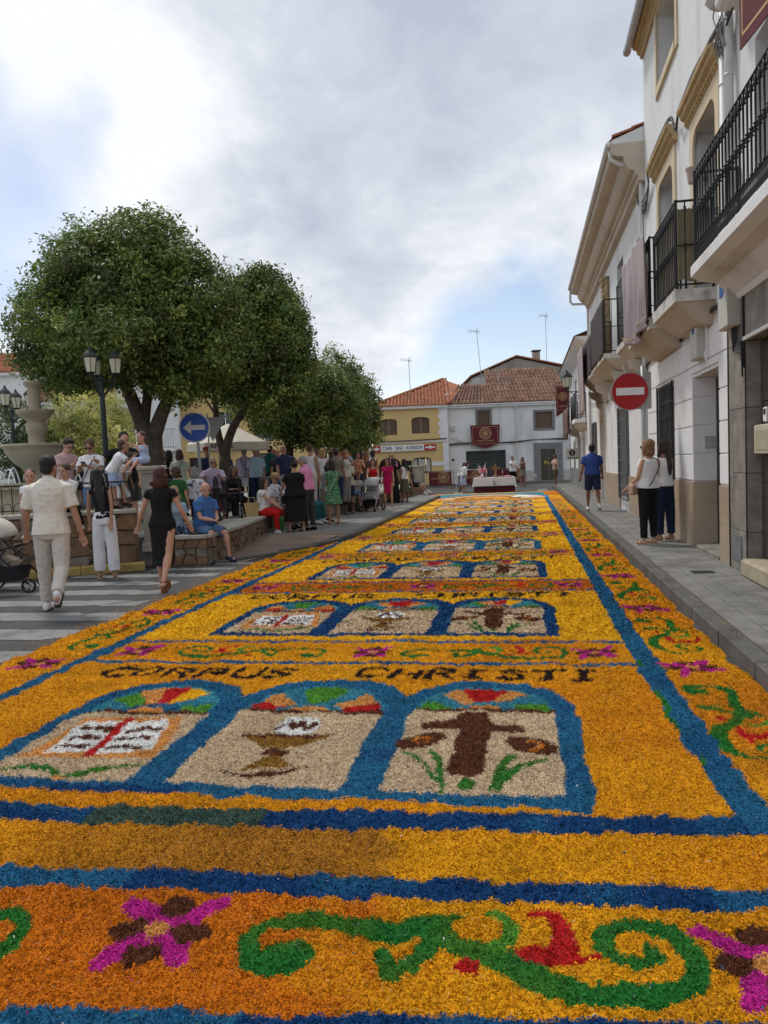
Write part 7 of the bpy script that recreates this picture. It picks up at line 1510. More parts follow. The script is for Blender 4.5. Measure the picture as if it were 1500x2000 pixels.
def phone(label, hand=1, both=False):
    def fn_(K):
        s_, e_, w_ = K['S'][hand]; d = (w_ - e_).normalized(); c = w_ + d * .09 * K['s']; b = MB(); b.box(-.037, .037, -.006, .006, -.072, .072, Matrix.Translation(c) @ Matrix.Rotation(radians(-55), 4, 'X')); o = b.build('mobile_phone', m_iron, None)
        o.matrix_world = Matrix.Translation(K['root'].location) @ Matrix.Rotation(K['root'].rotation_euler[2], 4, 'Z'); tag(o, label, 'phone')
    return fn_
WALKA = ((14, 2, 6), (-16, 2, 42, .6))
# --- the three nearest
person('man in cream short sleeved shirt and beige trousers walking away at the left', -5.41, 8.05, 0, -22, 1.84, 1.10, 'tan', ('shirt', 'cream', .012), ('trousers', 'beige', 1.05), ('quiff', 'black'), ('shoe', 'white', .028), 2,
       ((14, 4, 4), (-12, 1, 44, -38)), ((10, 16, 22, .3), (-6, 14, 10, .1)), head=(-18, 5), group='people walking')
person('young woman with very long dark hair, black strap top and wide white trousers', -6.31, 10.72, .0, -30, 1.69, .86, 'tan', ('strap', 'black'), ('trousers', 'white', 1.45), ('long', 'black', .50), ('sandal', 'ecru', .05), 8,
       ((8, 2, 6), (-2, 3, 0)), ((16, 5, 14, .3), (-24, 5, 14, .8)), head=(10, 14), fem=True, tilt=-6, group='people walking')
person('woman with dark red hair in a sleeveless black dress walking away', -4.8, 9.6, .0, -6, 1.66, 1.13, 'light', ('cap', 'black'), ('tight', 'black', 1, .36), ('cbob', 'auburn'), ('sandal', 'tanleather', .06), 0,
       ((10, 1, 2), (-14, 1, 22, -18)), ((6, 26, 14, .1), (12, 20, 22, .3)), head=(6, 4), fem=True, group='people walking')
# --- right pavement
person('woman in white sleeveless blouse and black trousers standing by the no entry post', 1.93, 12.75, .13, -52, 1.66, 1.12, 'light', ('tank', 'white', .03), ('trousers', 'black', .8), ('bob', 'honey'), ('sandal', 'ecru', .05), -2,
       ((2, 3, 2), (-2, 3, 0)), ((16, 8, 34, .2), (8, 6, 20, .3)), head=(6, 0), fem=True, belly=.03, extra=(glasses(), strap('beige half round shoulder bag of the woman by the no entry post', 1, 'charcoal', 'peach', (.12, .04, .085), .02, (-.20, .13, -.04))), group='people on the right pavement')
person('dark haired woman in navy trousers half hidden behind the woman with the beige bag', 2.27, 13.25, .13, -40, 1.66, 1.0, 'tan', ('tank', 'white', .02), ('trousers', 'navy', 1.15), ('long', 'dark', .36), ('sandal', 'ecru', .04), 0, fem=True, group='people on the right pavement')
person('man in royal blue polo and navy shorts walking away on the right pavement', 1.78, 20.9, .13, -4, 1.76, 1.12, 'brown', ('polo', 'royal', .02), ('shorts', 'navy', 1.05), ('short', 'black'), ('shoe', 'white', .02), 2,
       ((10, 2, 4), (-10, 2, 26, -22)), ((-8, 14, 14, .1), (14, 12, 16, .2)), belly=.03, group='people on the right pavement')
# --- on and behind the terrace wall
G_ = 'people on the square by the fountain'
person('young man in pale pink t shirt and spectacles reading his phone by the fountain', -8.35, 12.95, .5, 112, 1.80, 1.0, 'light', ('tee', 'pinkpale', .01), ('shorts', 'denim'), ('quiff', 'dark'), 'white', 8, arms=(('ik', -.05, .36, .30), ('ik', .08, .38, .30)), head=(0, 24), extra=(glasses(False), phone('black phone held by the young man with spectacles', 1)), group=G_)
person('smiling young woman in white sleeves crouching behind the railing, arms on her knees', -7.28, 11.40, .76, 165, 1.62, .95, 'light', ('tee', 'white'), ('trousers', 'black', 1.0), ('bun', 'brown'), 'white', 22, ((96, 14, 125), (100, 4, 125)), (('ik', .10, .36, .22), ('ik', .22, .34, .24)), hp=.34, head=(-16, -6), fem=True, group=G_)
person('woman in white t shirt and sunglasses looking at her hands above the wall', -7.62, 12.7, .5, 172, 1.74, 1.12, 'tan', ('tee', 'white', .02), ('shorts', 'denim', 1.05), ('bun', 'brown'), 'white', 6, arms=(('ik', -.06, .34, .28), ('ik', .10, .36, .26)), head=(6, 22), fem=True, extra=(glasses(), strap('black cross body bag strap over the white t shirt by the railing', -1, 'black', 'black', (.1, .03, .07)), phone('black phone in the hands of the woman with sunglasses', 0)), group=G_)
person('bearded man in black t shirt holding the toddler on the pillar', -7.15, 13.0, .5, 160, 1.86, 1.08, 'light', ('tee', 'black', .01), ('shorts', 'charcoal'), ('short', 'black'), 'black', 8, arms=((10, 12, 20, .3), ('ik', .42, .42, .30)), head=(20, 20), extra=(beard('dark'),), group=G_)
person('toddler in a pale blue top sitting on the grey pillar, arm stretched to the man', -6.22, 11.95, 1.72, -150, .86, 1.25, 'pink', ('tank', 'babyblue', .02), ('shorts', 'babyblue', 1.1), ('short', 'brown'), None, 4, ((84, 12, 40), (84, 12, 40)), (('ik', .10, .30, .46), ('ik', .52, .35, .62)), hp=.10, head=(0, 5), fem=True, group=G_, name='child', cat='child')
person('boy in white t shirt leaning from the railing onto the grey pillar', -6.86, 12.0, 1.0, 62, 1.18, 1.05, 'tan', ('tee', 'white', .02), ('shorts', 'babyblue', 1.2), ('short', 'brown'), 'black', 34, ((26, 4, 14), (6, 4, 6)), (('ik', -.15, .52, .34), ('ik', .15, .58, .34)), head=(10, -20), group=G_, name='child', cat='child')
person('second boy standing behind the one leaning on the pillar, legs visible', -6.95, 12.45, .8, 80, 1.15, 1.0, 'brown', ('tee', 'ltgrey', .01), ('shorts', 'white', 1.1), ('short', 'dark'), 'black', 20, ((16, 4, 14), (-4, 4, 4)), head=(0, 20), group=G_, name='child', cat='child')
person('baby with a dark hair band looking over the shoulder beside the walking man', -6.02, 8.6, 1.02, 160, .80, 1.3, 'pink', ('tee', 'white', .01), ('trousers', 'taupe', 1.2), ('crop', 'brown'), 'white', 0, ((30, 16, 40), (20, 12, 30)), hp=.24, head=(10, 4), group='people walking', name='baby', cat='baby')
# --- the square behind, standing
S_ = 'people standing on the square'
def std(label, x, y, f, H=1.7, w=1.05, **k): return person(label, x, y, k.pop('z', .5), f, H, w, group=k.pop('group', S_), **k)
std('man with grey hair in a dark red shirt behind the pillar', -9.2, 18.6, 95, 1.70, 1.1, skin='tan', top=('polo', 'darkred'), hair=('short', 'grey'))
std('woman in black top with a tan bag strap seen from behind', -8.82, 18.2, -20, 1.64, 1.1, skin='tan', top=('tee', 'black', .02), bot=('trousers', 'black'), hair=('bob', 'black'), fem=True, extra=(strap('tan cross body bag on the woman in black', -1, 'taupe', 'brown'),))
std('woman with brown bob and grey t shirt, dark bag strap across her back', -8.32, 17.75, -10, 1.63, 1.15, top=('tee', 'mint', .02), bot=('trousers', 'grey'), hair=('bob', 'brown'), fem=True, arms=((10, 20, 60, .8), (10, 14, 40, .4)), extra=(strap('dark cross body bag on the woman in grey t shirt', 1, 'charcoal', 'charcoal'),))
std('man in dark t shirt and red cap behind the grey sign post', -8.1, 18.9, 150, 1.70, 1.0, skin='tan', top=('tee', 'navy'), bot=('trousers', 'charcoal'), hair=('short', 'dark'), extra=(capx('darkred'),))
std('bald man in blue t shirt partly hidden behind the second tree trunk', -8.0, 19.95, 30, 1.68, 1.1, top=('tee', 'royal', .01), bot=('shorts', 'taupe'), hair=('fringe', 'grey'))
std('old man from behind, pale shirt, black trousers and dark braces', -7.98, 21.3, -8, 1.70, 1.1, top=('shirt', 'lilac', .02), bot=('trousers', 'black', 1.1), hair=('short', 'grey'), legs=((4, 5, 3), (-4, 5, 0)), extra=(capx('ltgrey'), strap('dark braces strap of the old man in black trousers', -1, 'navy')))
std('grey haired man in a pale pink shirt behind the man with braces', -8.05, 22.6, -50, 1.76, 1.1, skin='tan', top=('shirt', 'pinkpale', .01), hair=('short', 'grey'))
std('tall dark haired man looking right at the back of the group', -8.5, 23.6, 80, 1.86, 1.0, skin='tan', top=('tee', 'ltgrey'), hair=('short', 'dark'))
std('old man in a pale blue checked shirt and flat cap facing the camera', -7.5, 20.95, 165, 1.66, 1.12, skin='tan', top=('shirt', 'lightblue', .02), bot=('trousers', 'navy', 1.05), hair=('short', 'grey'), belly=.05, extra=(capx('mint'),))
std('man in a teal polo seen from behind next to the flat cap man', -7.45, 22.1, 25, 1.76, 1.15, top=('polo', 'teal', .02), hair=('short', 'black'), arms=((8, 12, 40, .5), (8, 12, 30, .3)))
std('man in red cap and grey top far behind the teal polo', -8.0, 24.2, 170, 1.68, 1.0, skin='tan', top=('tee', 'charcoal'), hair=('short', 'dark'), extra=(capx('darkred'),))
std('bald heavy man in a navy polo stretching his arm to the right', -6.25, 19.6, 120, 1.66, 1.3, skin='tan', top=('polo', 'navy', .02), bot=('trousers', 'jeans', 1.1), hair=('fringe', 'grey'), belly=.08, arms=((70, 30, 10, .1), (6, 10, 14, .2)))
std('bald man with a dark shirt behind the man in navy polo', -6.95, 21.2, 130, 1.62, 1.1, skin='tan', top=('polo', 'charcoal'), hair=('bald', 'grey'))
std('dark haired woman in black behind the man in navy polo', -5.75, 20.6, 170, 1.58, 1.0, skin='tan', top=('tee', 'black'), hair=('bob', 'dark'), fem=True, z=.3)
# --- seated on the square
T_ = 'people sitting on the square'
SIT = ((84, 6, 86), (82, 6, 84)); 
def sit(label, x, y, z, f, seat=.46, H=1.66, w=1.1, **k): return person(label, x, y, z, f, H, w, hp=seat + .10, legs=k.pop('legs', SIT), group=k.pop('group', T_), **k)
sit('brown haired woman in green top sitting with her back turned', -7.2, 15.2, .5, 10, .38, 1.55, 1.15, top=('tee', 'green', .02), bot=('trousers', 'black'), hair=('curly', 'brown'), fem=True)
sit('grey haired elderly woman in patterned top sitting beside the green top', -7.05, 15.75, .5, -15, .38, 1.55, 1.15, top=('tee', 'leafwhite', .02), bot=('trousers', 'charcoal'), hair=('bob', 'grey'), fem=True)
sit('old man in lilac shirt and dark glasses sitting in a wheelchair', -6.98, 16.6, .5, 150, .52, 1.70, 1.15, skin='tan', top=('shirt', 'lilac', .02), bot=('trousers', 'charcoal', 1.1), hair=('short', 'grey'), arms=(('ik', -.10, .38, .34), ('ik', .25, .40, .34)), extra=(glasses(),))
sit('woman in black sitting low beside the lilac shirt man', -6.62, 16.9, .5, 140, .36, 1.55, 1.15, skin='brown', top=('three', 'black', .02), bot=('trousers', 'black', 1.2), hair=('bob', 'dark'), fem=True, arms=(('ik', .0, .34, .2), ('ik', .12, .36, .2)))
sit('white moustached man in blue polo and denim shorts sitting on the low wall', -5.50, 12.55, .06, 118, .46, 1.72, 1.1, skin='pink', top=('polo', 'blue', .02), bot=('shorts', 'denim', 1.1), hair=('bald', 'white'), shoes=('shoe', 'navy', .025), lean=8, legs=((78, 4, 70), (80, 10, 96)), arms=(('ik', .0, .38, .12), ('ik', .10, .40, .12)), head=(-22, 4), extra=(moustache, phone('black phone in the hand of the moustached man', 1)), belly=.05, group='people sitting on the low wall')
sit('person in pale blue shirt and blue patterned trousers behind the black dress woman', -5.98, 12.42, .06, 140, .46, 1.6, 1.1, skin='pink', top=('tee', 'lightblue', .02), bot=('trousers', 'navyfloral', 1.3), hair=('cbob', 'blond'), shoes='white', lean=8, fem=True, group='people sitting on the low wall')
sit('woman in red trousers and white print top sitting at the wall corner', -5.86, 16.62, .08, 88, .47, 1.60, 1.22, top=('cap', 'whitefloral', .02), bot=('trousers', 'red', 1.25), hair=('bob', 'dark'), shoes='whiteleather', lean=6, arms=(('ik', .0, .46, .06), ('ik', .08, .46, .06)), fem=True, extra=(glasses(),), group='people sitting on the low wall', belly=.03)
sit('man in straw hat and white patterned shirt sitting behind the red trousers', -5.80, 17.30, .1, 120, .50, 1.66, 1.15, skin='tan', top=('shirt', 'leafwhite', .02), bot=('trousers', 'taupe', 1.1), hair=('short', 'grey'), lean=6, arms=(('ik', -.04, .38, .12), ('ik', .16, .38, .12)), extra=(hatx,), group='people sitting on the low wall', head=(-20, 0))
# --- left pavement
V_ = 'people standing on the left pavement'
def pav(label, x, y, f, H=1.65, w=1.05, **k): return person(label, x, y, k.pop('z', .125), f, H, w, group=k.pop('group', V_), **k)
pav('heavy woman in a loose black dress standing with her back to the camera', -5.10, 16.75, -30, 1.62, 1.3, top=('tee', 'black', .04), bot=('skirt', 'black', .7, .28), hair=('bun', 'black'), shoes=('sandal', 'ecru', .03), fem=True, belly=.05, legs=((4, 6, 4), (-2, 6, 0)), arms=((24, 20, 30, .5), (14, 14, 50, .5)), extra=(strap('thin black bag on the heavy woman in black', 1, 'black', 'black', (.1, .04, .09), .1),), z=.11)
pav('grey haired man in a bright pink polo and dark grey trousers in profile', -4.88, 17.0, -78, 1.72, 1.08, skin='pink', top=('polo', 'pink', .015), bot=('trousers', 'charcoal', 1.05), hair=('short', 'grey'), lean=4, arms=(('ik', -.06, .34, .22), ('ik', .06, .30, .2)), head=(0, 22), belly=.05, shoes=('shoe', 'black', .03), legs=((4, 3, 4), (-3, 3, 0)), z=.12)
pav('woman in green floral dress with a small white bag', -4.66, 18.5, -45, 1.60, 1.08, skin='tan', top=('tee', 'greenfloral', .015), bot=('dress', 'greenfloral', .5, .56), hair=('bob', 'dark'), shoes=('sandal', 'ecru', .04), fem=True, arms=(('ik', .0, .30, .12), ('ik', .06, .30, .1)), head=(30, 8), extra=(strap('small white handbag on the woman in green', 1, 'ltgrey', 'white', (.085, .03, .055), .03, (.0, .24, -.02)),))
pav('woman in a long grey brown dress leaning over behind the green dress', -5.12, 19.5, 100, 1.58, 1.05, skin='tan', top=('three', 'grey', .03), bot=('skirt', 'taupe', .5, .2), hair=('cbob', 'dark'), fem=True, lean=12, head=(0, 14))
pav('man in pale t shirt and navy shorts with folded arms beside the wide pillar', -5.15, 22.4, 120, 1.70, 1.08, skin='brown', top=('tee', 'mint', .02), bot=('shorts', 'navy', 1.1), hair=('short', 'dark'), shoes='taupe', arms=(('ik', .10, .28, .26), ('ik', -.06, .30, .28)), extra=(glasses(),))
pav('tall woman in sleeveless white print top seen from behind', -5.45, 19.4, 20, 1.66, 1.0, skin='tan', top=('tank', 'whitefloral'), bot=('trousers', 'beige'), hair=('short', 'brown'), fem=True, z=.5)
pav('blonde woman in white top with her back turned at the wide pillar', -5.6, 21.2, 5, 1.58, 1.05, skin='pink', top=('tank', 'white'), bot=('trousers', 'beige'), hair=('bob', 'blond'), fem=True, z=.5)
pav('dark haired man in a grey shirt behind the wide pillar', -5.3, 21.6, 10, 1.60, 1.1, skin='tan', top=('shirt', 'taupe', .02), hair=('short', 'black'), z=.45)
pav('red blonde woman in a pink grey top by the wide pillar', -5.12, 22.0, 100, 1.56, 1.1, skin='pink', top=('long', 'ltgrey', .02), bot=('trousers', 'grey'), hair=('cbob', 'orange'), fem=True, z=.45)
pav('woman in orange print blouse resting her arms on the wide pillar', -5.2, 24.0, 160, 1.5, 1.1, skin='tan', top=('three', 'orangeprint', .02), hair=('bun', 'dark'), fem=True, arms=(('ik', -.1, .36, .34), ('ik', .2, .36, .34)), lean=10, z=.5)
pav('dark haired woman in brown top right of the wide pillar', -5.25, 25.4, 150, 1.60, 1.05, skin='brown', top=('tank', 'brown', .01), bot=('trousers', 'brown'), hair=('bun', 'dark'), fem=True, z=.4)
pav('dark haired woman in white vest seen from behind at the low wall', -5.2, 26.6, 30, 1.62, 1.05, skin='brown', top=('tank', 'white', .01), bot=('trousers', 'jeans'), hair=('curly', 'black'), fem=True, z=.45)
pav('bald man in pale blue far behind the low wall', -6.6, 28.5, 150, 1.72, 1.05, skin='tan', top=('tee', 'lightblue'), hair=('crop', 'dark'), z=.5)
pav('man in dark shirt with cap under the last tree', -7.4, 27.5, 170, 1.68, 1.05, skin='tan', top=('tee', 'charcoal'), hair=('short', 'dark'), z=.5, extra=(capx('navy'),))
pav('blond woman in beige vest under the third tree', -6.2, 23.4, 60, 1.6, 1.05, skin='light', top=('tank', 'beige'), hair=('bob', 'blond'), fem=True, z=.5)
pav('grey haired man in a white shirt deep under the third tree', -6.7, 24.6, 140, 1.68, 1.05, skin='tan', top=('shirt', 'white'), hair=('short', 'grey'), z=.5)
sit('girl in a grey t shirt sitting on the low wall behind the pram', -5.22, 23.9, .12, 140, .48, 1.45, 1.0, skin='tan', top=('tee', 'ltgrey'), bot=('shorts', 'denim'), hair=('bun', 'dark'), fem=True, group='people sitting on the low wall', lean=10)
sit('person in patterned trousers sitting on the wall behind the pink polo', -5.72, 17.95, .12, 110, .46, 1.6, 1.1, top=('tee', 'ltgrey'), bot=('trousers', 'brownfloral', 1.2), hair=('bob', 'grey'), fem=True, group='people sitting on the low wall')
sit('person in dark teal trousers and white shoes sitting behind the green dress', -5.48, 18.9, .12, 100, .46, 1.6, 1.1, top=('tee', 'taupe'), bot=('trousers', 'teal', 1.1), hair=('bob', 'brown'), shoes='white', fem=True, group='people sitting on the low wall')
pav('long haired woman in a red halter top pushing the silver pram', -4.78, 24.35, 172, 1.64, 1.0, skin='light', top=('strap', 'red'), bot=('skirt', 'salmon', .35, .16), hair=('long', 'dark', .26), shoes=('sandal', 'ecru'), fem=True, arms=(('ik', -.12, .38, .10), ('ik', .14, .38, .10)))
pav('woman in a magenta one shoulder dress and sunglasses', -4.42, 25.0, 178, 1.64, 1.05, skin='light', top=('cap', 'magenta', .01), bot=('tight', 'magenta', 1, .50), hair=('long', 'dark', .2), shoes=('sandal', 'ecru', .05), fem=True, extra=(glasses(),))
pav('white blonde woman in a pink top standing near the bar entrance', -4.9, 28.7, 170, 1.68, 1.05, skin='pink', top=('three', 'pink', .01), bot=('trousers', 'ltgrey', 1.1), hair=('bob', 'blond'), fem=True, arms=((10, 10, 60, .6), (10, 10, 60, .6)), extra=(glasses(),), z=.3)
pav('woman in a long black dress with long black hair, back to camera', -4.72, 28.0, 12, 1.64, 1.0, skin='tan', top=('cap', 'black'), bot=('skirt', 'black', .25, .04), hair=('long', 'black', .34), fem=True, shoes='black')
pav('woman with olive skirt and a spotted cream bag beside the black dress', -4.38, 28.3, -60, 1.60, 1.05, skin='brown', top=('tank', 'white', .02), bot=('skirt', 'olive', .7, .42), hair=('long', 'black', .2), shoes=('sandal', 'tanleather'), fem=True, extra=(strap('large cream bag with black spots on the woman in olive skirt', 1, 'black', 'blackwhite', (.24, .06, .22), .05, (.05, .20, .0)),))
sit('person in shorts and white trainers sitting at the far end of the wall', -4.85, 33.5, .12, 100, .46, 1.66, 1.0, skin='tan', top=('tee', 'brown'), bot=('shorts', 'black'), hair=('bob', 'dark'), shoes='white', fem=True, legs=((84, 6, 40), (82, 6, 50)), group='people sitting on the low wall')
# --- around the altar table
W_ = 'people near the altar table'
person('red haired woman in white blouse and blue floral skirt bending by the altar table', -2.98, 38.4, 0, 95, 1.58, 1.1, 'light', ('three', 'white', .02), ('skirt', 'bluefloral', .5, .42), ('cbob', 'auburn'), ('sandal', 'ecru'), 20, head=(0, 30), fem=True, group=W_)
person('person in beige stooping behind the blue floral skirt', -3.2, 39.2, 0, 100, 1.55, 1.05, 'tan', ('tee', 'beige', .02), ('trousers', 'taupe'), ('bob', 'brown'), 'brown', 28, fem=True, group=W_)
person('man in white t shirt and black shorts pointing at the far doorway', -.60, 44.3, 0, 160, 1.74, 1.05, 'tan', ('tee', 'white', .02), ('shorts', 'black', 1.1), ('crop', 'dark'), ('shoe', 'white', .02), 0, ((6, 4, 4), (-6, 4, 0)), ((-6, 8, 10, .1), (50, -20, 10, .4)), extra=(glasses(),), group=W_)
person('woman in a short brown dress and sunglasses beside the pointing man', -.05, 43.6, 0, -160, 1.66, 1.0, 'tan', ('strap', 'brown'), ('dress', 'taupe', .6, .62), ('bob', 'brown'), ('sandal', 'tanleather'), 0, arms=((20, 10, 100, .4), (30, 10, 70, .8)), fem=True, extra=(glasses(),), group=W_)
mm = person('man in peach polo and olive shorts holding yellow flowers by the far door', 1.66, 41.9, 0, -110, 1.72, 1.05, 'brown', ('polo', 'peach', .02), ('shorts', 'olive', 1.1), ('short', 'black'), 'brown', 0, arms=((10, 8, 10, .1), ('ik', .0, .42, .3)), extra=(glasses(),), group=W_)
bq = empty('flower_bunch', (1.22, 41.75, 1.28), 0, 'bunch of pale yellow flowers held by the man in peach polo', 'flowers', local=True)
for k in range(10): MB().ell((random.uniform(-.1, .1), random.uniform(-.06, .06), random.uniform(-.05, .1)), (.045, .045, .035), 7, 5).build('blossom', mat('yellow_petal', (.55, .42, .10), .7), bq)
b = MB(); [b.tube([(0, 0, -.2), (random.uniform(-.08, .08), 0, 0)], .005, 4) for _ in range(6)]; b.build('stems', FAB['green'], bq)
bake_jobs()
# ------------------------------------------------------------------ prams, wheelchair, walker, small things
m_chrome = mat('silver_tube', (.45, .45, .47), .3, .03, 5, metal=.6)
def wheel(name, c, r, w_, parent, ax='x', spokes=5):
    b = MB(); n = 20; pr = [(r - .022, -w_ / 2), (r - .004, -w_ / 2), (r, -w_ / 4), (r, w_ / 4), (r - .004, w_ / 2), (r - .022, w_ / 2)]; vs = []; fs = []; m_ = len(pr)
    for i in range(n):
        a = 2 * pi * i / n
        for q, h in pr: vs.append((c[0] + h, c[1] + q * cos(a), c[2] + q * sin(a)))
    for i in range(n):
        for j in range(m_): fs.append((i * m_ + j, i * m_ + (j + 1) % m_, ((i + 1) % n) * m_ + (j + 1) % m_, ((i + 1) % n) * m_ + j))
    b.add(vs, fs); wl_ = b.build(name, mat('rubber_tyre', (.02, .02, .02), .8), parent, smooth=True); b = MB(); b.tube([(c[0] - w_ * .7, c[1], c[2]), (c[0] + w_ * .7, c[1], c[2])], .022, 10)
    for k in range(spokes): a = 2 * pi * k / spokes + .3; b.tube([(c[0], c[1], c[2]), (c[0], c[1] + (r - .02) * cos(a), c[2] + (r - .02) * sin(a))], .008, 5)
    b.build('rim', m_chrome, wl_); return wl_
def pram(loc, rz, label, hood, frame, seatm, basket):
    p = empty('pram', loc, rz, label, 'pram', local=True)      # local -y is its front
    for x, y, r in ((-.24, -.38, .10), (.24, -.38, .10), (-.28, .34, .15), (.28, .34, .15)): wheel('wheel', (x, y, r), r, .045, p)
    b = MB()
    for x in (-.25, .25): b.tube([(x, -.38, .12), (x, -.1, .42), (x * .98, .35, .88), (x * .96, .52, 1.02)], .014, 8); b.tube([(x, .34, .16), (x, .12, .42), (x, -.1, .60)], .013, 8)
    b.tube([(-.24, .52, 1.02), (.24, .52, 1.02)], .017, 8); b.tube([(-.28, .34, .15), (.28, .34, .15)], .010, 6); b.tube([(-.25, -.1, .42), (.25, -.1, .42)], .010, 6); b.build('frame', frame, p, smooth=True)
    b = MB()
    for x in (-.255, .255): b.tube([(x, .05, .44), (x * 1.06, .05, .44)], .05, 14)
    b.build('hinge_disc', basket, p)
    V = []; F = []; n = 9; prof = [(-.34, .50, .02), (-.30, .44, .0), (-.10, .42, 0), (.05, .50, 0), (.16, .70, 0), (.22, .90, 0)]
    b = MB(); 
    for x0, x1 in ((-.20, .20),):
        vs = [(x, y, z) for y, z, _ in prof for x in (x0, x1)] + [(x, y + .05, z - .05) for y, z, _ in prof for x in (x0, x1)]; k_ = len(prof)
        fs = [(2 * i, 2 * i + 1, 2 * i + 3, 2 * i + 2) for i in range(k_ - 1)] + [(2 * k_ + 2 * i, 2 * k_ + 2 * i + 2, 2 * k_ + 2 * i + 3, 2 * k_ + 2 * i + 1) for i in range(k_ - 1)] + [(2 * i, 2 * i + 2, 2 * k_ + 2 * i + 2, 2 * k_ + 2 * i) for i in range(k_ - 1)] + [(2 * i + 1, 2 * k_ + 2 * i + 1, 2 * k_ + 2 * i + 3, 2 * i + 3) for i in range(k_ - 1)]
        b.add(vs, fs)
    b.build('seat', seatm, p); b = MB(); m_ = 10
    R_ = [[(x_ * .22, .22 + .02 - q * cos(a), .74 + q * .86 * sin(a)) for a in np.linspace(.15, 2.2, m_)] for x_, q in ((-1.05, .26), (-1.0, .31), (-.6, .36), (0, .375), (.6, .36), (1.0, .31), (1.05, .26))]
    vs = [v for r_ in R_ for v in r_]; fs = [(i * m_ + j, i * m_ + j + 1, (i + 1) * m_ + j + 1, (i + 1) * m_ + j) for i in range(6) for j in range(m_ - 1)]; b.add(vs, fs); o = b.build('hood', hood, p, smooth=True); q = o.modifiers.new('t', 'SOLIDIFY'); q.thickness = .012
    b = MB(); b.tube([(-.22, .0, .60), (-.20, -.22, .66), (0, -.28, .67), (.20, -.22, .66), (.22, .0, .60)], .014, 8); b.build('bumper_bar', basket, p, smooth=True)
    b = MB(); vs = [(-.22, -.22, .34), (.22, -.22, .34), (.22, .30, .36), (-.22, .30, .36), (-.19, -.18, .16), (.19, -.18, .16), (.19, .28, .16), (-.19, .28, .16)]; b.add(vs, [(4, 5, 6, 7), (0, 1, 5, 4), (1, 2, 6, 5), (2, 3, 7, 6), (3, 0, 4, 7)]); o = b.build('basket', basket, p); q = o.modifiers.new('t', 'SOLIDIFY'); q.thickness = .006
    return p
m_silv = mat('silver_grey_fabric', (.42, .42, .45), .8, .05, 5)
pram((-4.72, 23.55, .125), radians(-8), 'silver grey pram with black basket pushed by the red top woman', m_silv, m_chrome, m_silv, m_iron)
pl_ = pram((-7.15, 9.6, 0), radians(100), 'black pram with beige hood cut by the left edge', FAB['beige'], m_iron, FAB['taupe'], m_iron)
wc = empty('wheelchair', (-6.98, 16.62, .5), radians(-150), 'black wheelchair under the man in lilac shirt', 'wheelchair', local=True)
for x in (-.27, .27): wheel('wheel', (x, -.10, .28), .28, .03, wc, spokes=8)
for x in (-.2, .2): wheel('caster', (x, .34, .08), .08, .025, wc)
b = MB()
for x in (-.23, .23): b.tube([(x, .36, .1), (x, .38, .48), (x, -.18, .48), (x, -.24, .92), (x, -.34, .95)], .013, 6); b.tube([(x, -.12, .28), (x, -.12, .5)], .012, 6); b.tube([(x, -.15, .70), (x, .2, .70), (x, .25, .5)], .014, 6)
b.build('frame', m_iron, wc); b = MB(); b.box(-.22, .22, -.2, .26, .44, .48); b.box(-.22, .22, -.26, -.22, .5, .88); b.build('seat', m_iron, wc)
wk = empty('wheeled_walker', (-6.55, 16.35, .5), radians(30), 'black wheeled walker with spoked wheels beside the wheelchair', 'walker', local=True)
for x, y in ((-.25, -.22), (.25, -.22), (-.25, .25), (.25, .25)): wheel('wheel', (x, y, .11), .11, .03, wk)
b = MB()
for x in (-.25, .25): b.tube([(x, -.22, .14), (x, -.05, .6), (x, .1, .9), (x, -.1, .93)], .013, 6); b.tube([(x, .25, .14), (x, -.02, .58)], .013, 6)
b.tube([(-.25, -.02, .56), (.25, -.02, .56)], .012, 6); b.box(-.2, .2, -.15, .1, .54, .57); b.build('frame', m_iron, wk)
wkr = empty('red_walking_stick', (-6.55, 15.9, .5), 0, 'dull red walking stick leaning across the lilac shirt man', 'stick', local=True); b = MB(); b.tube([(-.35, .35, .72), (.12, 0, .02)], .014, 6); b.build('shaft', FAB['wine'], wkr)
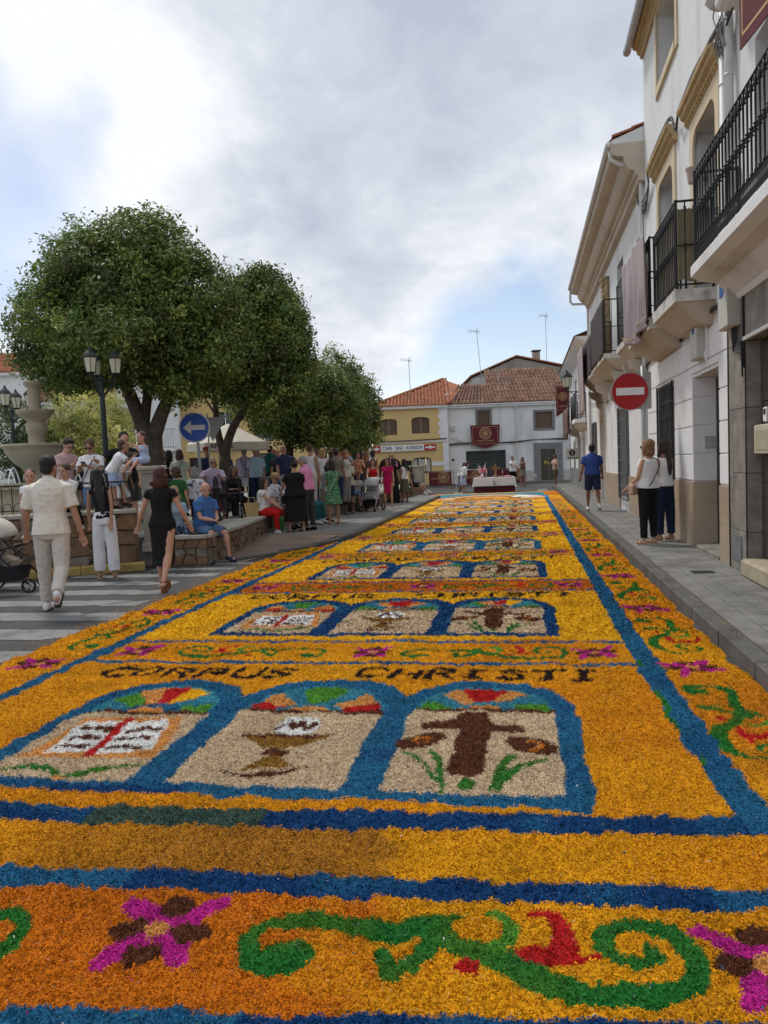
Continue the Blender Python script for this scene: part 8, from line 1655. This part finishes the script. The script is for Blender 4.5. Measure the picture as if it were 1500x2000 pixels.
gu = empty('folded_umbrella', (-5.35, 16.45, .08), 0, 'folded green umbrella hanging under the red trousers', 'umbrella', local=True); b = MB(); b.lathe([(.005, 0), (.03, .14), (.07, .38), (.03, .42)], 9); b.build('canopy', FAB['green'], gu); b = MB(); b.tube([(0, 0, .4), (0, 0, .47)], .01, 6); b.build('handle', m_iron, gu)
sb = empty('straw_bag', (-6.02, 16.4, .525), .3, 'straw coloured tote bag standing on the wall beside the seated woman', 'bag', local=True)
b = MB(); b.add([(-.13, -.06, 0), (.13, -.06, 0), (.13, .06, 0), (-.13, .06, 0), (-.17, -.07, .3), (.17, -.07, .3), (.17, .07, .3), (-.17, .07, .3)], [(3, 2, 1, 0), (0, 1, 5, 4), (1, 2, 6, 5), (2, 3, 7, 6), (3, 0, 4, 7), (4, 5, 6, 7)]); b.build('bag_body', MATS['straw'], sb)
b = MB(); [b.tube([(-.09, y, .3), (-.06, y, .42), (.06, y, .42), (.09, y, .3)], .007, 5) for y in (-.06, .06)]; b.build('bag_handle', MATS['straw'], sb)
for k, (x, y) in enumerate(((-7.9, 20.6), (-7.35, 21.8))):
    ch = empty('cafe_chair', (x, y, .5), k * 1.3, ('grey metal cafe chair behind the man with braces', 'grey metal cafe chair behind the flat cap man')[k], 'chair', local=True)
    b = MB(); b.box(-.2, .2, -.2, .2, .43, .46, ch=.008); b.build('seat', m_zinc, ch); b = MB(); b.box(-.2, .2, .18, .21, .6, .85); [b.tube([(x_, .2, .45), (x_, .22, .86)], .012, 5) for x_ in (-.19, .19)]; b.build('backrest', m_zinc, ch)
    for x_, y_ in ((-.18, -.18), (.18, -.18), (-.18, .18), (.18, .18)): b = MB(); b.tube([(x_, y_, .44), (x_ * 1.1, y_ * 1.1, 0)], .012, 6); b.build('leg', m_zinc, ch)
lf = tag(flat('green_cloth', [(-4.3, 34.9), (-3.2, 35.6), (-3.6, 36.3), (-4.6, 35.9)], .02, FAB['green'], 'thing'), 'flat green cloth lying on the road beyond the left pavement', 'cloth');
